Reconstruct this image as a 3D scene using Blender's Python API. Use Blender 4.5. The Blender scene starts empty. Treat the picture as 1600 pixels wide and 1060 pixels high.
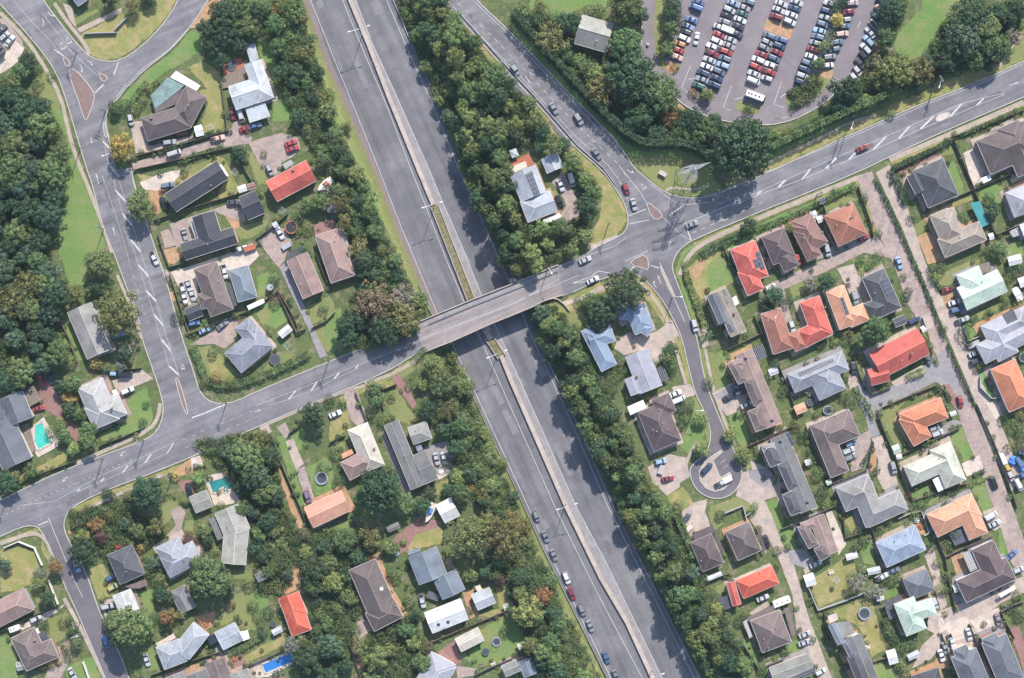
import bpy, bmesh, math, random
import numpy as np
from mathutils import Vector, Matrix, geometry
R = math.radians
scene = bpy.context.scene
COL = scene.collection

# ---------------------------------------------------------------- camera, sky, sun, exposure
H = 520.0            # camera height above the streets (m)
S = 0.22             # metres per photograph pixel on the ground
cam = bpy.data.cameras.new("camera"); camo = bpy.data.objects.new("camera", cam); COL.objects.link(camo)
camo.location = (0, 0, H); camo.rotation_euler = (0, 0, 0)
cam.sensor_fit = 'HORIZONTAL'; cam.sensor_width = 36.0
cam.lens = 36.0 * H / (1600 * S)
cam.clip_start = 1.0; cam.clip_end = 3000.0
scene.camera = camo
SUN_EL, SUN_AZ = 43.0, 18.0      # degrees; azimuth from north (+Y) towards east (+X)
w = bpy.data.worlds.new("World"); scene.world = w; w.use_nodes = True
nt = w.node_tree
sky = nt.nodes.new("ShaderNodeTexSky"); sky.sky_type = 'NISHITA'; sky.sun_disc = False
sky.sun_elevation = R(SUN_EL); sky.sun_rotation = R(SUN_AZ)
bg = nt.nodes["Background"]; bg.inputs[1].default_value = 0.15
nt.links.new(sky.outputs[0], bg.inputs[0])
sl = bpy.data.lights.new("sun", 'SUN'); sl.energy = 4.4; sl.angle = R(0.5); sl.color = (1.0, 0.945, 0.86)
so = bpy.data.objects.new("sun", sl); COL.objects.link(so)
sd = Vector((math.sin(R(SUN_AZ)) * math.cos(R(SUN_EL)), math.cos(R(SUN_AZ)) * math.cos(R(SUN_EL)), math.sin(R(SUN_EL))))
so.rotation_euler = sd.to_track_quat('Z', 'Y').to_euler(); so.location = (0, 0, 300)
scene.view_settings.view_transform = 'Standard'; scene.view_settings.look = 'None'
scene.view_settings.exposure = 0.72; scene.view_settings.gamma = 1.0

# ---------------------------------------------------------------- pixel -> world
def P(px, py, z=0.0):
    k = (H - z) / H
    return Vector(((px - 800) * S * k, (530 - py) * S * k, z))
def to_px(v):
    k = H / (H - v[2])
    return (v[0] * k / S + 800, 530 - v[1] * k / S)
rng = random.Random(7)

# motorway edges: photograph rows -> columns
WE = [(-80, 447), (0, 475), (92, 507), (172, 542), (240, 572), (347, 615), (417, 645), (487, 675), (540, 706), (582, 725), (667, 762), (747, 800), (862, 850), (935, 887), (1060, 950), (1140, 990)]
EE = [(-80, 588), (0, 619), (120, 668), (265, 722), (337, 757), (440, 803), (530, 843), (642, 895), (792, 962), (920, 1025), (1060, 1097), (1140, 1137)]
def interp(T, y):
    if y <= T[0][0]: a, b = T[0], T[1]
    elif y >= T[-1][0]: a, b = T[-2], T[-1]
    else:
        for a, b in zip(T, T[1:]):
            if a[0] <= y <= b[0]: break
    return a[1] + (b[1] - a[1]) * (y - a[0]) / (b[0] - a[0])
ZM = -6.0
def terrain(x, y):
    km = H / (H - ZM)
    px, py = x * km / S + 800, 530 - y * km / S
    wv, ev = interp(WE, py) - 4, interp(EE, py) + 5
    d = max(wv - px, px - ev) * S * 0.91
    if d <= 0.6: return ZM
    t = min(1.0, (d - 0.6) / 7.5)
    return ZM * (1 - t * t * (3 - 2 * t))
def G(px, py, dz=0.0):
    z = 0.0
    for _ in range(4):
        p = P(px, py, z + dz); z = terrain(p.x, p.y)
    return P(px, py, z + dz)

# ---------------------------------------------------------------- materials
MATS = {}
def new_mat(name):
    m = bpy.data.materials.new(name); m.use_nodes = True
    return m, m.node_tree, m.node_tree.nodes["Principled BSDF"]
def ramp(nt, fac, c1, c2, p1=0.3, p2=0.7):
    r = nt.nodes.new("ShaderNodeValToRGB")
    r.color_ramp.elements[0].position = p1; r.color_ramp.elements[0].color = (*c1, 1)
    r.color_ramp.elements[1].position = p2; r.color_ramp.elements[1].color = (*c2, 1)
    nt.links.new(fac, r.inputs[0]); return r
def coords(nt, scale=(1, 1, 1), rot=0.0, kind="Object", vt="POINT"):
    t = nt.nodes.new("ShaderNodeTexCoord"); mp = nt.nodes.new("ShaderNodeMapping"); mp.vector_type = vt
    mp.inputs["Scale"].default_value = scale; mp.inputs["Rotation"].default_value = (0, 0, rot)
    nt.links.new(t.outputs[kind], mp.inputs[0]); return mp.outputs[0]
def noise(nt, vec, scale, detail=4, rough=0.6):
    n = nt.nodes.new("ShaderNodeTexNoise"); n.inputs["Scale"].default_value = scale
    n.inputs["Detail"].default_value = detail; n.inputs["Roughness"].default_value = rough
    nt.links.new(vec, n.inputs["Vector"]); return n.outputs["Fac"]
def mixc(nt, a, b, fac, mode='MIX'):
    m = nt.nodes.new("ShaderNodeMix"); m.data_type = 'RGBA'; m.blend_type = mode
    if isinstance(fac, float): m.inputs[0].default_value = fac
    else: nt.links.new(fac, m.inputs[0])
    for s, i in ((a, 6), (b, 7)):
        if isinstance(s, tuple): m.inputs[i].default_value = (*s, 1)
        else: nt.links.new(s, m.inputs[i])
    return m.outputs[2]
def sc(c, f): return tuple(min(1, v * f) for v in c)
def plain(name, c, rough=0.7, metal=0.0, var=0.12, scale=1.5):
    if name in MATS: return MATS[name]
    m, t, b = new_mat(name)
    n = noise(t, coords(t), scale)
    r = ramp(t, n, sc(c, 1 - var), sc(c, 1 + var))
    t.links.new(r.outputs[0], b.inputs["Base Color"])
    b.inputs["Roughness"].default_value = rough; b.inputs["Metallic"].default_value = metal
    MATS[name] = m; return m
def ground(name, c1, c2, c3=None, big=0.06, fine=1.2, rough=0.9, streak=None, patch=(0.45, 0.62), grain=0.25):
    """two-tone ground cover: big blotches c1/c2, optional third tone, fine grain; streak = (rotation, stretch)"""
    m, t, b = new_mat(name)
    co = coords(t)
    r = ramp(t, noise(t, co, big, 5, 0.65), c1, c2, 0.38, 0.62).outputs[0]
    if c3:
        r = mixc(t, r, c3, ramp(t, noise(t, co, big * 2.7, 6, 0.7), (0, 0, 0), (1, 1, 1), *patch).outputs[0])
    if streak:
        cs = coords(t, (streak[1], 1.0, 1.0), streak[0], vt='TEXTURE')
        g = ramp(t, noise(t, cs, 0.42, 5, 0.65), (0.70,) * 3, (1.2,) * 3, 0.3, 0.7).outputs[0]
        r = mixc(t, r, g, 1.0, 'MULTIPLY')
        g = ramp(t, noise(t, co, 0.11, 7, 0.72), (0.84,) * 3, (1.12,) * 3, 0.36, 0.64).outputs[0]      # stains and patching
        r = mixc(t, r, g, 1.0, 'MULTIPLY')
    g = ramp(t, noise(t, co, fine, 6, 0.75), (1 - grain,) * 3, (1 + grain,) * 3, 0.3, 0.7).outputs[0]
    r = mixc(t, r, g, 1.0, 'MULTIPLY')
    t.links.new(r, b.inputs["Base Color"]); b.inputs["Roughness"].default_value = rough
    b.inputs["Specular IOR Level"].default_value = 0.25
    MATS[name] = m; return m
def roof_mat(name, c, style):
    """style tile: rows of tiles along the slope; metal: ribs down the slope. UV is in metres (u along the eave, v up the slope)"""
    m, t, b = new_mat(name)
    uv = coords(t, kind="UV"); co = coords(t)
    n = ramp(t, noise(t, co, 0.35, 6, 0.7), sc(c, 0.84), sc(c, 1.16)).outputs[0]
    wv = t.nodes.new("ShaderNodeTexWave"); wv.wave_type = 'BANDS'
    wv.bands_direction = 'Y' if style == 'tile' else 'X'
    wv.inputs["Scale"].default_value = 0.45 if style == 'tile' else 0.42
    wv.inputs["Distortion"].default_value = 0.35 if style == 'tile' else 0.0; wv.inputs["Detail"].default_value = 1
    t.links.new(uv, wv.inputs[0])
    lo = 0.86 if style == 'tile' else 0.955
    n = mixc(t, n, ramp(t, wv.outputs["Fac"], (lo,) * 3, (1.06 if style == 'tile' else 1.02,) * 3, 0.1, 0.6).outputs[0], 1.0, 'MULTIPLY')
    n = mixc(t, n, ramp(t, noise(t, co, 2.2, 5, 0.8), (0.8,) * 3, (1.2,) * 3).outputs[0], 1.0, 'MULTIPLY')
    st = ramp(t, noise(t, co, 0.12, 5, 0.7), (0, 0, 0), (1, 1, 1), 0.46, 0.72).outputs[0]     # lichen and grime
    n = mixc(t, n, mixc(t, n, (0.6, 0.6, 0.58), 1.0, 'MULTIPLY'), st)
    t.links.new(n, b.inputs["Base Color"]); b.inputs["Roughness"].default_value = 0.75 if style == 'tile' else 0.5
    b.inputs["Specular IOR Level"].default_value = 0.3
    MATS[name] = m; return m
def leaf_mat():
    m, t, b = new_mat("leaf")
    oi = t.nodes.new("ShaderNodeObjectInfo"); at = t.nodes.new("ShaderNodeAttribute"); at.attribute_name = "tint"
    c = mixc(t, oi.outputs["Color"], at.outputs["Color"], 1.0, 'MULTIPLY')
    hs = t.nodes.new("ShaderNodeHueSaturation")
    mr = t.nodes.new("ShaderNodeMapRange"); mr.inputs[3].default_value = 0.475; mr.inputs[4].default_value = 0.508
    t.links.new(oi.outputs["Random"], mr.inputs[0]); t.links.new(mr.outputs[0], hs.inputs["Hue"])
    t.links.new(c, hs.inputs["Color"])
    t.links.new(hs.outputs[0], b.inputs["Base Color"]); b.inputs["Roughness"].default_value = 0.65
    b.inputs["Specular IOR Level"].default_value = 0.2
    tr = t.nodes.new("ShaderNodeBsdfTranslucent"); t.links.new(hs.outputs[0], tr.inputs[0])
    ms = t.nodes.new("ShaderNodeMixShader"); ms.inputs[0].default_value = 0.25
    t.links.new(b.outputs[0], ms.inputs[1]); t.links.new(tr.outputs[0], ms.inputs[2])
    t.links.new(ms.outputs[0], t.nodes["Material Output"].inputs[0])
    MATS["leaf"] = m; return m
def paint_mat():
    m, t, b = new_mat("car_paint")
    oi = t.nodes.new("ShaderNodeObjectInfo"); t.links.new(oi.outputs["Color"], b.inputs["Base Color"])
    b.inputs["Roughness"].default_value = 0.35; b.inputs["Coat Weight"].default_value = 0.3
    MATS["paint"] = m; return m
def panel_mat(name, c1, c2, nx, scale):
    m, t, b = new_mat(name)
    br = t.nodes.new("ShaderNodeTexBrick"); br.offset = 0.0
    br.inputs["Color1"].default_value = (*c1, 1); br.inputs["Color2"].default_value = (*sc(c1, 1.25), 1); br.inputs["Mortar"].default_value = (*c2, 1)
    br.inputs["Scale"].default_value = 1.0; br.inputs["Mortar Size"].default_value = 0.05
    br.inputs["Brick Width"].default_value = scale; br.inputs["Row Height"].default_value = scale * nx
    t.links.new(coords(t, kind="UV"), br.inputs[0]); t.links.new(br.outputs[0], b.inputs["Base Color"])
    b.inputs["Roughness"].default_value = 0.45; MATS[name] = m; return m
leaf_mat(); paint_mat()
MWROT = math.atan2(-1060, 473)
ground("earth", (0.098, 0.125, 0.046), (0.07, 0.098, 0.036), (0.18, 0.15, 0.10), 0.11, 0.9, patch=(0.52, 0.62), grain=0.42)
ground("lawn", (0.15, 0.175, 0.062), (0.185, 0.192, 0.078), (0.25, 0.215, 0.105), 0.07, 1.6, patch=(0.56, 0.72))
ground("lush", (0.108, 0.188, 0.052), (0.138, 0.20, 0.064), (0.17, 0.20, 0.078), 0.06, 1.6)
ground("dry", (0.22, 0.21, 0.075), (0.17, 0.19, 0.06), (0.30, 0.235, 0.12), 0.09, 1.6)
ground("asphalt", (0.148, 0.142, 0.158), (0.168, 0.162, 0.176), (0.188, 0.18, 0.19), 0.05, 1.8, streak=(R(23), 16.0), grain=0.14)
ground("asphalt_street", (0.112, 0.102, 0.116), (0.126, 0.115, 0.128), (0.142, 0.130, 0.142), 0.06, 2.0, grain=0.12)
ground("motorway", (0.128, 0.126, 0.140), (0.146, 0.143, 0.156), (0.170, 0.163, 0.172), 0.03, 1.5, streak=(MWROT, 30.0), grain=0.14)
MATS["motorway"].node_tree.nodes  # streaks run along the carriageway
ground("carpark", (0.165, 0.145, 0.157), (0.182, 0.16, 0.172), (0.205, 0.18, 0.19), 0.05, 1.5, grain=0.1)
ground("concrete", (0.36, 0.29, 0.25), (0.42, 0.34, 0.29), (0.29, 0.24, 0.22), 0.12, 1.5, grain=0.16)
ground("drive", (0.30, 0.23, 0.205), (0.35, 0.275, 0.24), (0.235, 0.19, 0.18), 0.15, 1.3, grain=0.18)
ground("path", (0.33, 0.27, 0.225), (0.38, 0.31, 0.26), (0.28, 0.24, 0.19), 0.15, 2.0, grain=0.15)
ground("pale", (0.46, 0.39, 0.335), (0.52, 0.44, 0.38), (0.38, 0.32, 0.28), 0.15, 1.5, grain=0.12)
ground("clay", (0.36, 0.19, 0.115), (0.42, 0.25, 0.16), (0.26, 0.2, 0.1), 0.2, 1.5)
ground("redbrick", (0.23, 0.125, 0.11), (0.27, 0.155, 0.135), (0.2, 0.12, 0.11), 0.3, 3.0)
ground("slab", (0.23, 0.215, 0.22), (0.27, 0.25, 0.25), (0.2, 0.19, 0.2), 0.2, 1.5, grain=0.12)
ground("bridge_deck", (0.245, 0.212, 0.208), (0.28, 0.24, 0.232), (0.20, 0.182, 0.186), 0.08, 1.8, streak=(R(23), 16.0), grain=0.14)
ground("marking", (0.50, 0.49, 0.48), (0.42, 0.415, 0.41), (0.26, 0.255, 0.26), 0.5, 2.5, patch=(0.54, 0.68), grain=0.12)
ground("patch_dark", (0.112, 0.108, 0.12), (0.128, 0.123, 0.134), (0.14, 0.134, 0.145), 0.2, 2.0, grain=0.14)
ground("patch_light", (0.18, 0.173, 0.182), (0.195, 0.187, 0.195), (0.165, 0.158, 0.168), 0.2, 2.0, grain=0.14)
plain("kerb", (0.40, 0.37, 0.34), 0.85, 0, 0.15)
ground("barrier", (0.37, 0.315, 0.27), (0.42, 0.36, 0.31), (0.31, 0.265, 0.235), 0.12, 1.0, grain=0.1)
ground("island", (0.185, 0.125, 0.115), (0.215, 0.145, 0.13), (0.16, 0.12, 0.115), 0.3, 2.0)
ground("scrub", (0.15, 0.125, 0.075), (0.2, 0.165, 0.10), (0.12, 0.13, 0.06), 0.3, 1.2, grain=0.45)
ground("shoulder", (0.165, 0.14, 0.145), (0.195, 0.165, 0.165), (0.215, 0.15, 0.14), 0.1, 1.5)
plain("steel", (0.45, 0.46, 0.48), 0.45, 0.6)
plain("pylon_steel", (0.3, 0.305, 0.315), 0.6)
plain("darksteel", (0.12, 0.125, 0.135), 0.5, 0.4)
plain("wood", (0.17, 0.135, 0.11), 0.85, 0, 0.3)
plain("pole_wood", (0.16, 0.135, 0.115), 0.85, 0, 0.25)
plain("white", (0.66, 0.65, 0.64), 0.6, 0, 0.06)
plain("wall_white", (0.6, 0.58, 0.55), 0.8, 0, 0.08)
plain("wall_cream", (0.5, 0.44, 0.36), 0.8, 0, 0.08)
plain("wall_brick", (0.30, 0.17, 0.13), 0.85, 0, 0.2)
plain("wall_grey", (0.3, 0.3, 0.31), 0.8, 0, 0.1)
plain("bark", (0.12, 0.095, 0.075), 0.9, 0, 0.3)
plain("black", (0.02, 0.02, 0.023), 0.5)
plain("net", (0.045, 0.05, 0.06), 0.6)
plain("rubber", (0.025, 0.025, 0.027), 0.8)
plain("glass", (0.025, 0.032, 0.045), 0.12)
plain("lamp", (0.7, 0.7, 0.68), 0.4)
plain("tail", (0.4, 0.03, 0.03), 0.4)
plain("greenhouse", (0.17, 0.235, 0.225), 0.3, 0, 0.3, 0.6)
plain("pool_teal", (0.06, 0.42, 0.35), 0.08, 0, 0.15, 0.25)
plain("pool_deep", (0.025, 0.18, 0.18), 0.08, 0, 0.25, 0.25)
plain("pool_blue", (0.03, 0.16, 0.46), 0.08, 0, 0.12, 0.3)
plain("tarp_blue", (0.07, 0.2, 0.5), 0.5, 0, 0.3)
plain("sail", (0.03, 0.2, 0.21), 0.7, 0, 0.2)
plain("turf", (0.13, 0.27, 0.08), 0.9, 0, 0.1)
plain("rust", (0.33, 0.11, 0.06), 0.8, 0, 0.25)
plain("green_paint", (0.10, 0.32, 0.22), 0.6)
plain("grey_bloc", (0.33, 0.32, 0.32), 0.85, 0, 0.15)
panel_mat("solar", (0.032, 0.037, 0.055), (0.2, 0.21, 0.23), 1.55, 1.0)
panel_mat("grid_white", (0.2, 0.19, 0.19), (0.55, 0.53, 0.52), 1.0, 0.8)
panel_mat("grid_dark", (0.05, 0.055, 0.07), (0.16, 0.17, 0.2), 1.0, 0.7)
panel_mat("slats", (0.035, 0.035, 0.04), (0.32, 0.33, 0.34), 30.0, 0.62)
ROOFS = dict(slate=((0.075, 0.078, 0.092), 'tile'), charcoal=((0.05, 0.053, 0.066), 'tile'), slate2=((0.105, 0.115, 0.14), 'metal'), brown=((0.155, 0.115, 0.11), 'tile'), umber=((0.115, 0.088, 0.088), 'tile'), plum=((0.105, 0.073, 0.08), 'tile'),
    redbrown=((0.20, 0.105, 0.088), 'tile'), rose=((0.255, 0.165, 0.145), 'tile'), pink=((0.26, 0.175, 0.15), 'metal'), red=((0.47, 0.085, 0.06), 'tile'), scarlet=((0.50, 0.075, 0.055), 'metal'), vermil=((0.55, 0.085, 0.04), 'tile'), orange=((0.47, 0.155, 0.07), 'tile'),
    apricot=((0.56, 0.25, 0.14), 'tile'), rust_tile=((0.34, 0.125, 0.075), 'tile'), brickred=((0.30, 0.115, 0.08), 'tile'), peach=((0.5, 0.24, 0.16), 'metal'), tan=((0.25, 0.205, 0.17), 'tile'), cream=((0.43, 0.385, 0.325), 'tile'), beige=((0.225, 0.222, 0.195), 'metal'), greybrown=((0.24, 0.225, 0.215), 'metal'),
    grey=((0.145, 0.143, 0.143), 'metal'), palegrey=((0.32, 0.315, 0.31), 'tile'), concretegrey=((0.22, 0.212, 0.212), 'tile'), steelblue=((0.145, 0.175, 0.215), 'metal'), paleblue=((0.30, 0.325, 0.375), 'metal'), blue=((0.165, 0.225, 0.315), 'metal'), periw=((0.22, 0.275, 0.375), 'metal'), lilac=((0.275, 0.275, 0.325), 'metal'), bluegrey=((0.2, 0.215, 0.265), 'metal'),
    mint=((0.36, 0.45, 0.37), 'metal'), sage=((0.42, 0.425, 0.345), 'tile'), zinc=((0.36, 0.385, 0.41), 'metal'), whitem=((0.51, 0.51, 0.515), 'metal'), darkmetal=((0.07, 0.075, 0.09), 'metal'), fibro=((0.3, 0.285, 0.25), 'metal'), speckle=((0.22, 0.215, 0.2), 'metal'), paleslate=((0.25, 0.26, 0.3), 'tile'))
def faded(c, f=0.16):
    g = 0.3 * c[0] + 0.55 * c[1] + 0.15 * c[2]; return tuple(v * (1 - f) + (g + 0.01) * f for v in c)
ROOFS = {k: (faded(c), s_) for k, (c, s_) in ROOFS.items()}
for k, (c, s_) in ROOFS.items(): roof_mat("roof_" + k, c, s_)
def M(k):
    return MATS.get("roof_" + k) or MATS[k]

# ---------------------------------------------------------------- object helpers
def link(o, parent=None):
    COL.objects.link(o)
    if parent is not None: o.parent = parent
    return o
def mesh_obj(name, verts, faces, mat, parent=None, uv=None, smooth=False, mats=None, midx=None):
    me = bpy.data.meshes.new(name); me.from_pydata([tuple(v) for v in verts], [], faces)
    for m in (mats or [mat]): me.materials.append(m if not isinstance(m, str) else M(m))
    if midx: me.polygons.foreach_set("material_index", midx)
    if uv:
        l = me.uv_layers.new(name="UVMap"); l.data.foreach_set("uv", [c for f in uv for p in f for c in p])
    if smooth: me.polygons.foreach_set("use_smooth", [True] * len(me.polygons))
    me.update()
    return link(bpy.data.objects.new(name, me), parent)
def empty(name, loc, rz=0.0):
    o = bpy.data.objects.new(name, None); o.location = loc; o.rotation_euler = (0, 0, rz); o.empty_display_size = 0.5
    return link(o)
def tag(o, label=None, cat=None, group=None, kind=None):
    if label: o["label"] = label
    if cat: o["category"] = cat
    if group: o["group"] = group
    if kind: o["kind"] = kind
    return o
AUTO = []      # (object, look, category, px, py): labels written at the end from what stands near
ANCH = []      # (px, py, phrase)
def auto(o, look, cat, px, py, group=None):
    AUTO.append((o, look, px, py)); tag(o, None, cat, group); return o
class MB:
    """collects boxes, tubes, prisms; build() links them as one mesh"""
    def __init__(s): s.v = []; s.f = []; s.u = []
    def face(s, pts, uv=None):
        i = len(s.v); s.v += [Vector(p) for p in pts]; s.f.append(tuple(range(i, i + len(pts))))
        s.u.append(uv or [(0, 0)] * len(pts))
    def hexa(s, b, t):
        n = len(b)
        s.face(t); s.face(list(reversed(b)))
        for i in range(n):
            j = (i + 1) % n; s.face([b[i], b[j], t[j], t[i]])
    def slab(s, pts, z0, z1):
        pts = ccw(pts)
        s.hexa([(p[0], p[1], z0) for p in pts], [(p[0], p[1], z1) for p in pts])
    def bar(s, p, q, wd, z0, z1):
        d = Vector((q[0] - p[0], q[1] - p[1], 0))
        if d.length < 1e-4: return
        d.normalize(); n = Vector((-d.y, d.x, 0)) * wd / 2
        a, b = Vector((p[0], p[1], 0)), Vector((q[0], q[1], 0))
        za, zb = (p[2] if len(p) > 2 else 0), (q[2] if len(q) > 2 else 0)
        lo = [a - n, b - n, b + n, a + n]; zs = [za, zb, zb, za]
        s.hexa([(v.x, v.y, z + z0) for v, z in zip(lo, zs)], [(v.x, v.y, z + z1) for v, z in zip(lo, zs)])
    def tube(s, p, q, r0, r1=None, n=5):
        p, q = Vector(p), Vector(q); r1 = r0 if r1 is None else r1
        d = (q - p)
        if d.length < 1e-5: return
        d.normalize(); a = d.orthogonal().normalized(); b = d.cross(a)
        A = [p + (a * math.cos(2 * math.pi * k / n) + b * math.sin(2 * math.pi * k / n)) * r0 for k in range(n)]
        B = [q + (a * math.cos(2 * math.pi * k / n) + b * math.sin(2 * math.pi * k / n)) * r1 for k in range(n)]
        s.hexa(A, B)
    def disc(s, c, r, z0, z1, n=20):
        s.slab([(c[0] + r * math.cos(2 * math.pi * k / n), c[1] + r * math.sin(2 * math.pi * k / n)) for k in range(n)], z0, z1)
    def ring(s, c, r0, r1, z0, z1, n=20):
        for k in range(n):
            a, b = 2 * math.pi * k / n, 2 * math.pi * (k + 1) / n
            q = [(c[0] + r * math.cos(t), c[1] + r * math.sin(t)) for r, t in ((r0, a), (r1, a), (r1, b), (r0, b))]
            s.slab(q, z0, z1)
    def build(s, name, mat, parent=None, smooth=False):
        return mesh_obj(name, s.v, s.f, M(mat) if isinstance(mat, str) else mat, parent, s.u, smooth)
def ccw(pts):
    a = sum(p[0] * q[1] - q[0] * p[1] for p, q in zip(pts, pts[1:] + pts[:1]))
    return list(pts) if a > 0 else list(reversed(pts))
def chaikin(pts, it=2, closed=True):
    for _ in range(it):
        o = []
        n = len(pts)
        for i in range(n if closed else n - 1):
            p, q = pts[i], pts[(i + 1) % n]
            o.append((0.75 * p[0] + 0.25 * q[0], 0.75 * p[1] + 0.25 * q[1])); o.append((0.25 * p[0] + 0.75 * q[0], 0.25 * p[1] + 0.75 * q[1]))
        if not closed: o = [pts[0]] + o + [pts[-1]]
        pts = o
    return pts
def ragged(pts, amp, step=5.0, rr=None):
    rr = rr or rng; o = []
    for p, q in zip(pts, pts[1:] + pts[:1]):
        L = math.hypot(q[0] - p[0], q[1] - p[1]); n = max(1, int(L / step))
        for k in range(n):
            t = k / n; o.append((p[0] + (q[0] - p[0]) * t + rr.uniform(-amp, amp), p[1] + (q[1] - p[1]) * t + rr.uniform(-amp, amp)))
    return o
def sheet(name, pts, z, mat, rag=0.0, smooth=0, kind='structure', grd=False):
    """flat ground sheet from photograph points"""
    if smooth: pts = chaikin(pts, smooth)
    if rag: pts = ragged(pts, rag)
    w3 = [P(x, y, z) for x, y in pts]
    tr = geometry.tessellate_polygon([[Vector((v.x, v.y, 0)) for v in w3]])
    fs = []
    for a, b, c in tr:
        n = (w3[b] - w3[a]).cross(w3[c] - w3[a]).z
        fs.append((a, b, c) if n > 0 else (a, c, b))
    o = mesh_obj(name, w3, fs, M(mat))
    return tag(o, kind=kind)
def strip_pts(pts, wd):
    L, Rr = [], []
    for i, p in enumerate(pts):
        a = pts[max(0, i - 1)]; b = pts[min(len(pts) - 1, i + 1)]
        d = Vector((b[0] - a[0], b[1] - a[1])); d.normalize(); n = Vector((-d.y, d.x)) * wd / 2
        L.append((p[0] + n.x, p[1] + n.y)); Rr.append((p[0] - n.x, p[1] - n.y))
    return L, Rr
def line_mb(mb, pts, wd, z, smooth=0):
    """strip of width wd px along photograph points"""
    if smooth: pts = chaikin(pts, smooth, False)
    L, Rr = strip_pts(pts, wd)
    for i in range(len(pts) - 1):
        q = [P(*L[i], z), P(*Rr[i], z), P(*Rr[i + 1], z), P(*L[i + 1], z)]
        if (q[1] - q[0]).cross(q[2] - q[0]).z < 0: q.reverse()
        mb.face(q)
def drape(name, pts, mat, rag=0.8, dz=0.07):
    """ground cover that follows the terrain: triangles of the outline cut into small ones"""
    pts = ragged(pts, rag); tr = geometry.tessellate_polygon([[Vector((x, y, 0)) for x, y in pts]]); bm = bmesh.new()
    vs = [bm.verts.new((x, -y, 0)) for x, y in pts]
    for t in tr:
        try: bm.faces.new([vs[i] for i in t])
        except ValueError: pass
    for _ in range(9):
        es = [e for e in bm.edges if e.calc_length() > 7]
        if not es: break
        bmesh.ops.subdivide_edges(bm, edges=es, cuts=1); bmesh.ops.triangulate(bm, faces=bm.faces[:])
    for v in bm.verts: v.co = G(v.co.x, -v.co.y, dz)
    bmesh.ops.recalc_face_normals(bm, faces=bm.faces[:])
    me = bpy.data.meshes.new(name); bm.to_mesh(me); bm.free(); me.materials.append(M(mat))
    if me.polygons and me.polygons[0].normal.z < 0: me.flip_normals()
    return tag(link(bpy.data.objects.new(name, me)), kind='structure')
def line(name, pts, wd, z, mat, smooth=0, kind='structure'):
    mb = MB(); line_mb(mb, pts, wd, z, smooth); return tag(mb.build(name, mat), kind=kind)
def kerb(pts, z=0.0, smooth=1, wd=0.28, mat="kerb"):
    p2 = chaikin(pts, smooth, False) if smooth else pts
    mb = MB()
    for a, b in zip(p2, p2[1:]):
        mb.bar(P(*a, z), P(*b, z), wd, -0.05, 0.30)
    return tag(mb.build("kerb", mat), kind='structure')
def dashes(mb, pts, wd, z, on, off):
    acc = 0.0
    for p, q in zip(pts, pts[1:]):
        L = math.hypot(q[0] - p[0], q[1] - p[1]); t = 0.0
        while t < L:
            e = min(L, t + on)
            f = lambda u: (p[0] + (q[0] - p[0]) * u / L, p[1] + (q[1] - p[1]) * u / L)
            line_mb(mb, [f(t), f(e)], wd, z); t += on + off

# ================================================================ TERRAIN
def build_ground():
    fx = list(np.arange(-196, 196.1, 1.4)); fy = list(np.arange(-136, 136.1, 1.4))
    xs = [-1200, -600, -300, -230] + fx + [230, 300, 600, 1200]; ys = [-1200, -600, -300, -180] + fy + [180, 300, 600, 1200]
    nx, ny = len(xs), len(ys)
    vs = [(x, y, terrain(x, y)) for y in ys for x in xs]
    fs = [(j * nx + i, j * nx + i + 1, (j + 1) * nx + i + 1, (j + 1) * nx + i) for j in range(ny - 1) for i in range(nx - 1)]
    o = mesh_obj("ground", vs, fs, M("earth"), smooth=True); tag(o, kind='structure')
build_ground()
ZL = [0.03]
def zl(d=0.00035):
    ZL[0] += d; return ZL[0]
def lawn(mat, *pts, rag=1.2): return sheet("lawn", list(pts), zl(), mat, rag=rag)
def paved(mat, *pts, name="driveway", rag=0.35): return sheet(name, list(pts), zl() + 0.045, mat, rag=rag)

# ================================================================ ROADS
ZR = 0.22
main_top = [(-60, 806), (0, 783), (25, 770), (87, 740), (152, 715), (220, 690), (240, 680), (252, 662), (256, 637), (252, 617), (240, 580), (222, 530), (217, 497), (200, 455), (180, 400), (160, 352), (145, 290), (136, 265), (120, 212), (105, 160), (90, 117), (67, 82), (37, 47), (10, 17), (-20, -15)]
left_right = [(60, -15), (67, 0), (105, 50), (132, 82), (147, 92), (170, 97), (190, 94), (220, 75), (252, 42), (270, 17), (282, -8)]
ne_outer = [(332, -12), (326, 0), (295, 47), (265, 80), (225, 110), (197, 137), (185, 155), (172, 165), (164, 185), (172, 225), (182, 265), (205, 262), (210, 292), (225, 337), (240, 380), (260, 440), (272, 482), (285, 530), (300, 572), (310, 607), (322, 625), (345, 632), (370, 627), (400, 612), (500, 571), (600, 531), (650, 509)]
lower = [(665, 549), (650, 553), (600, 584), (500, 625), (400, 668), (300, 714), (250, 735), (150, 772), (110, 795)]
bl_right = [(101, 810), (100, 827), (110, 850), (135, 895), (150, 940), (162, 970), (185, 1015), (204, 1066), (212, 1085)]
bl_left = [(178, 1090), (165, 1060), (147, 1017), (120, 955), (100, 912), (85, 870), (64, 826), (50, 821), (32, 824), (0, 839), (-60, 862)]
sheet("road", main_top[:], ZR, "asphalt") if False else None
sheet("road", main_top + left_right + ne_outer + lower + bl_right + bl_left, ZR, "asphalt")
e_top = [(868, 417), (917, 396), (930, 387), (962, 372), (978, 362), (982, 342), (977, 320), (960, 292), (940, 265), (900, 232), (865, 192), (832, 155), (800, 120), (770, 87), (732, 45), (692, 0), (682, -15)]
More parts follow.
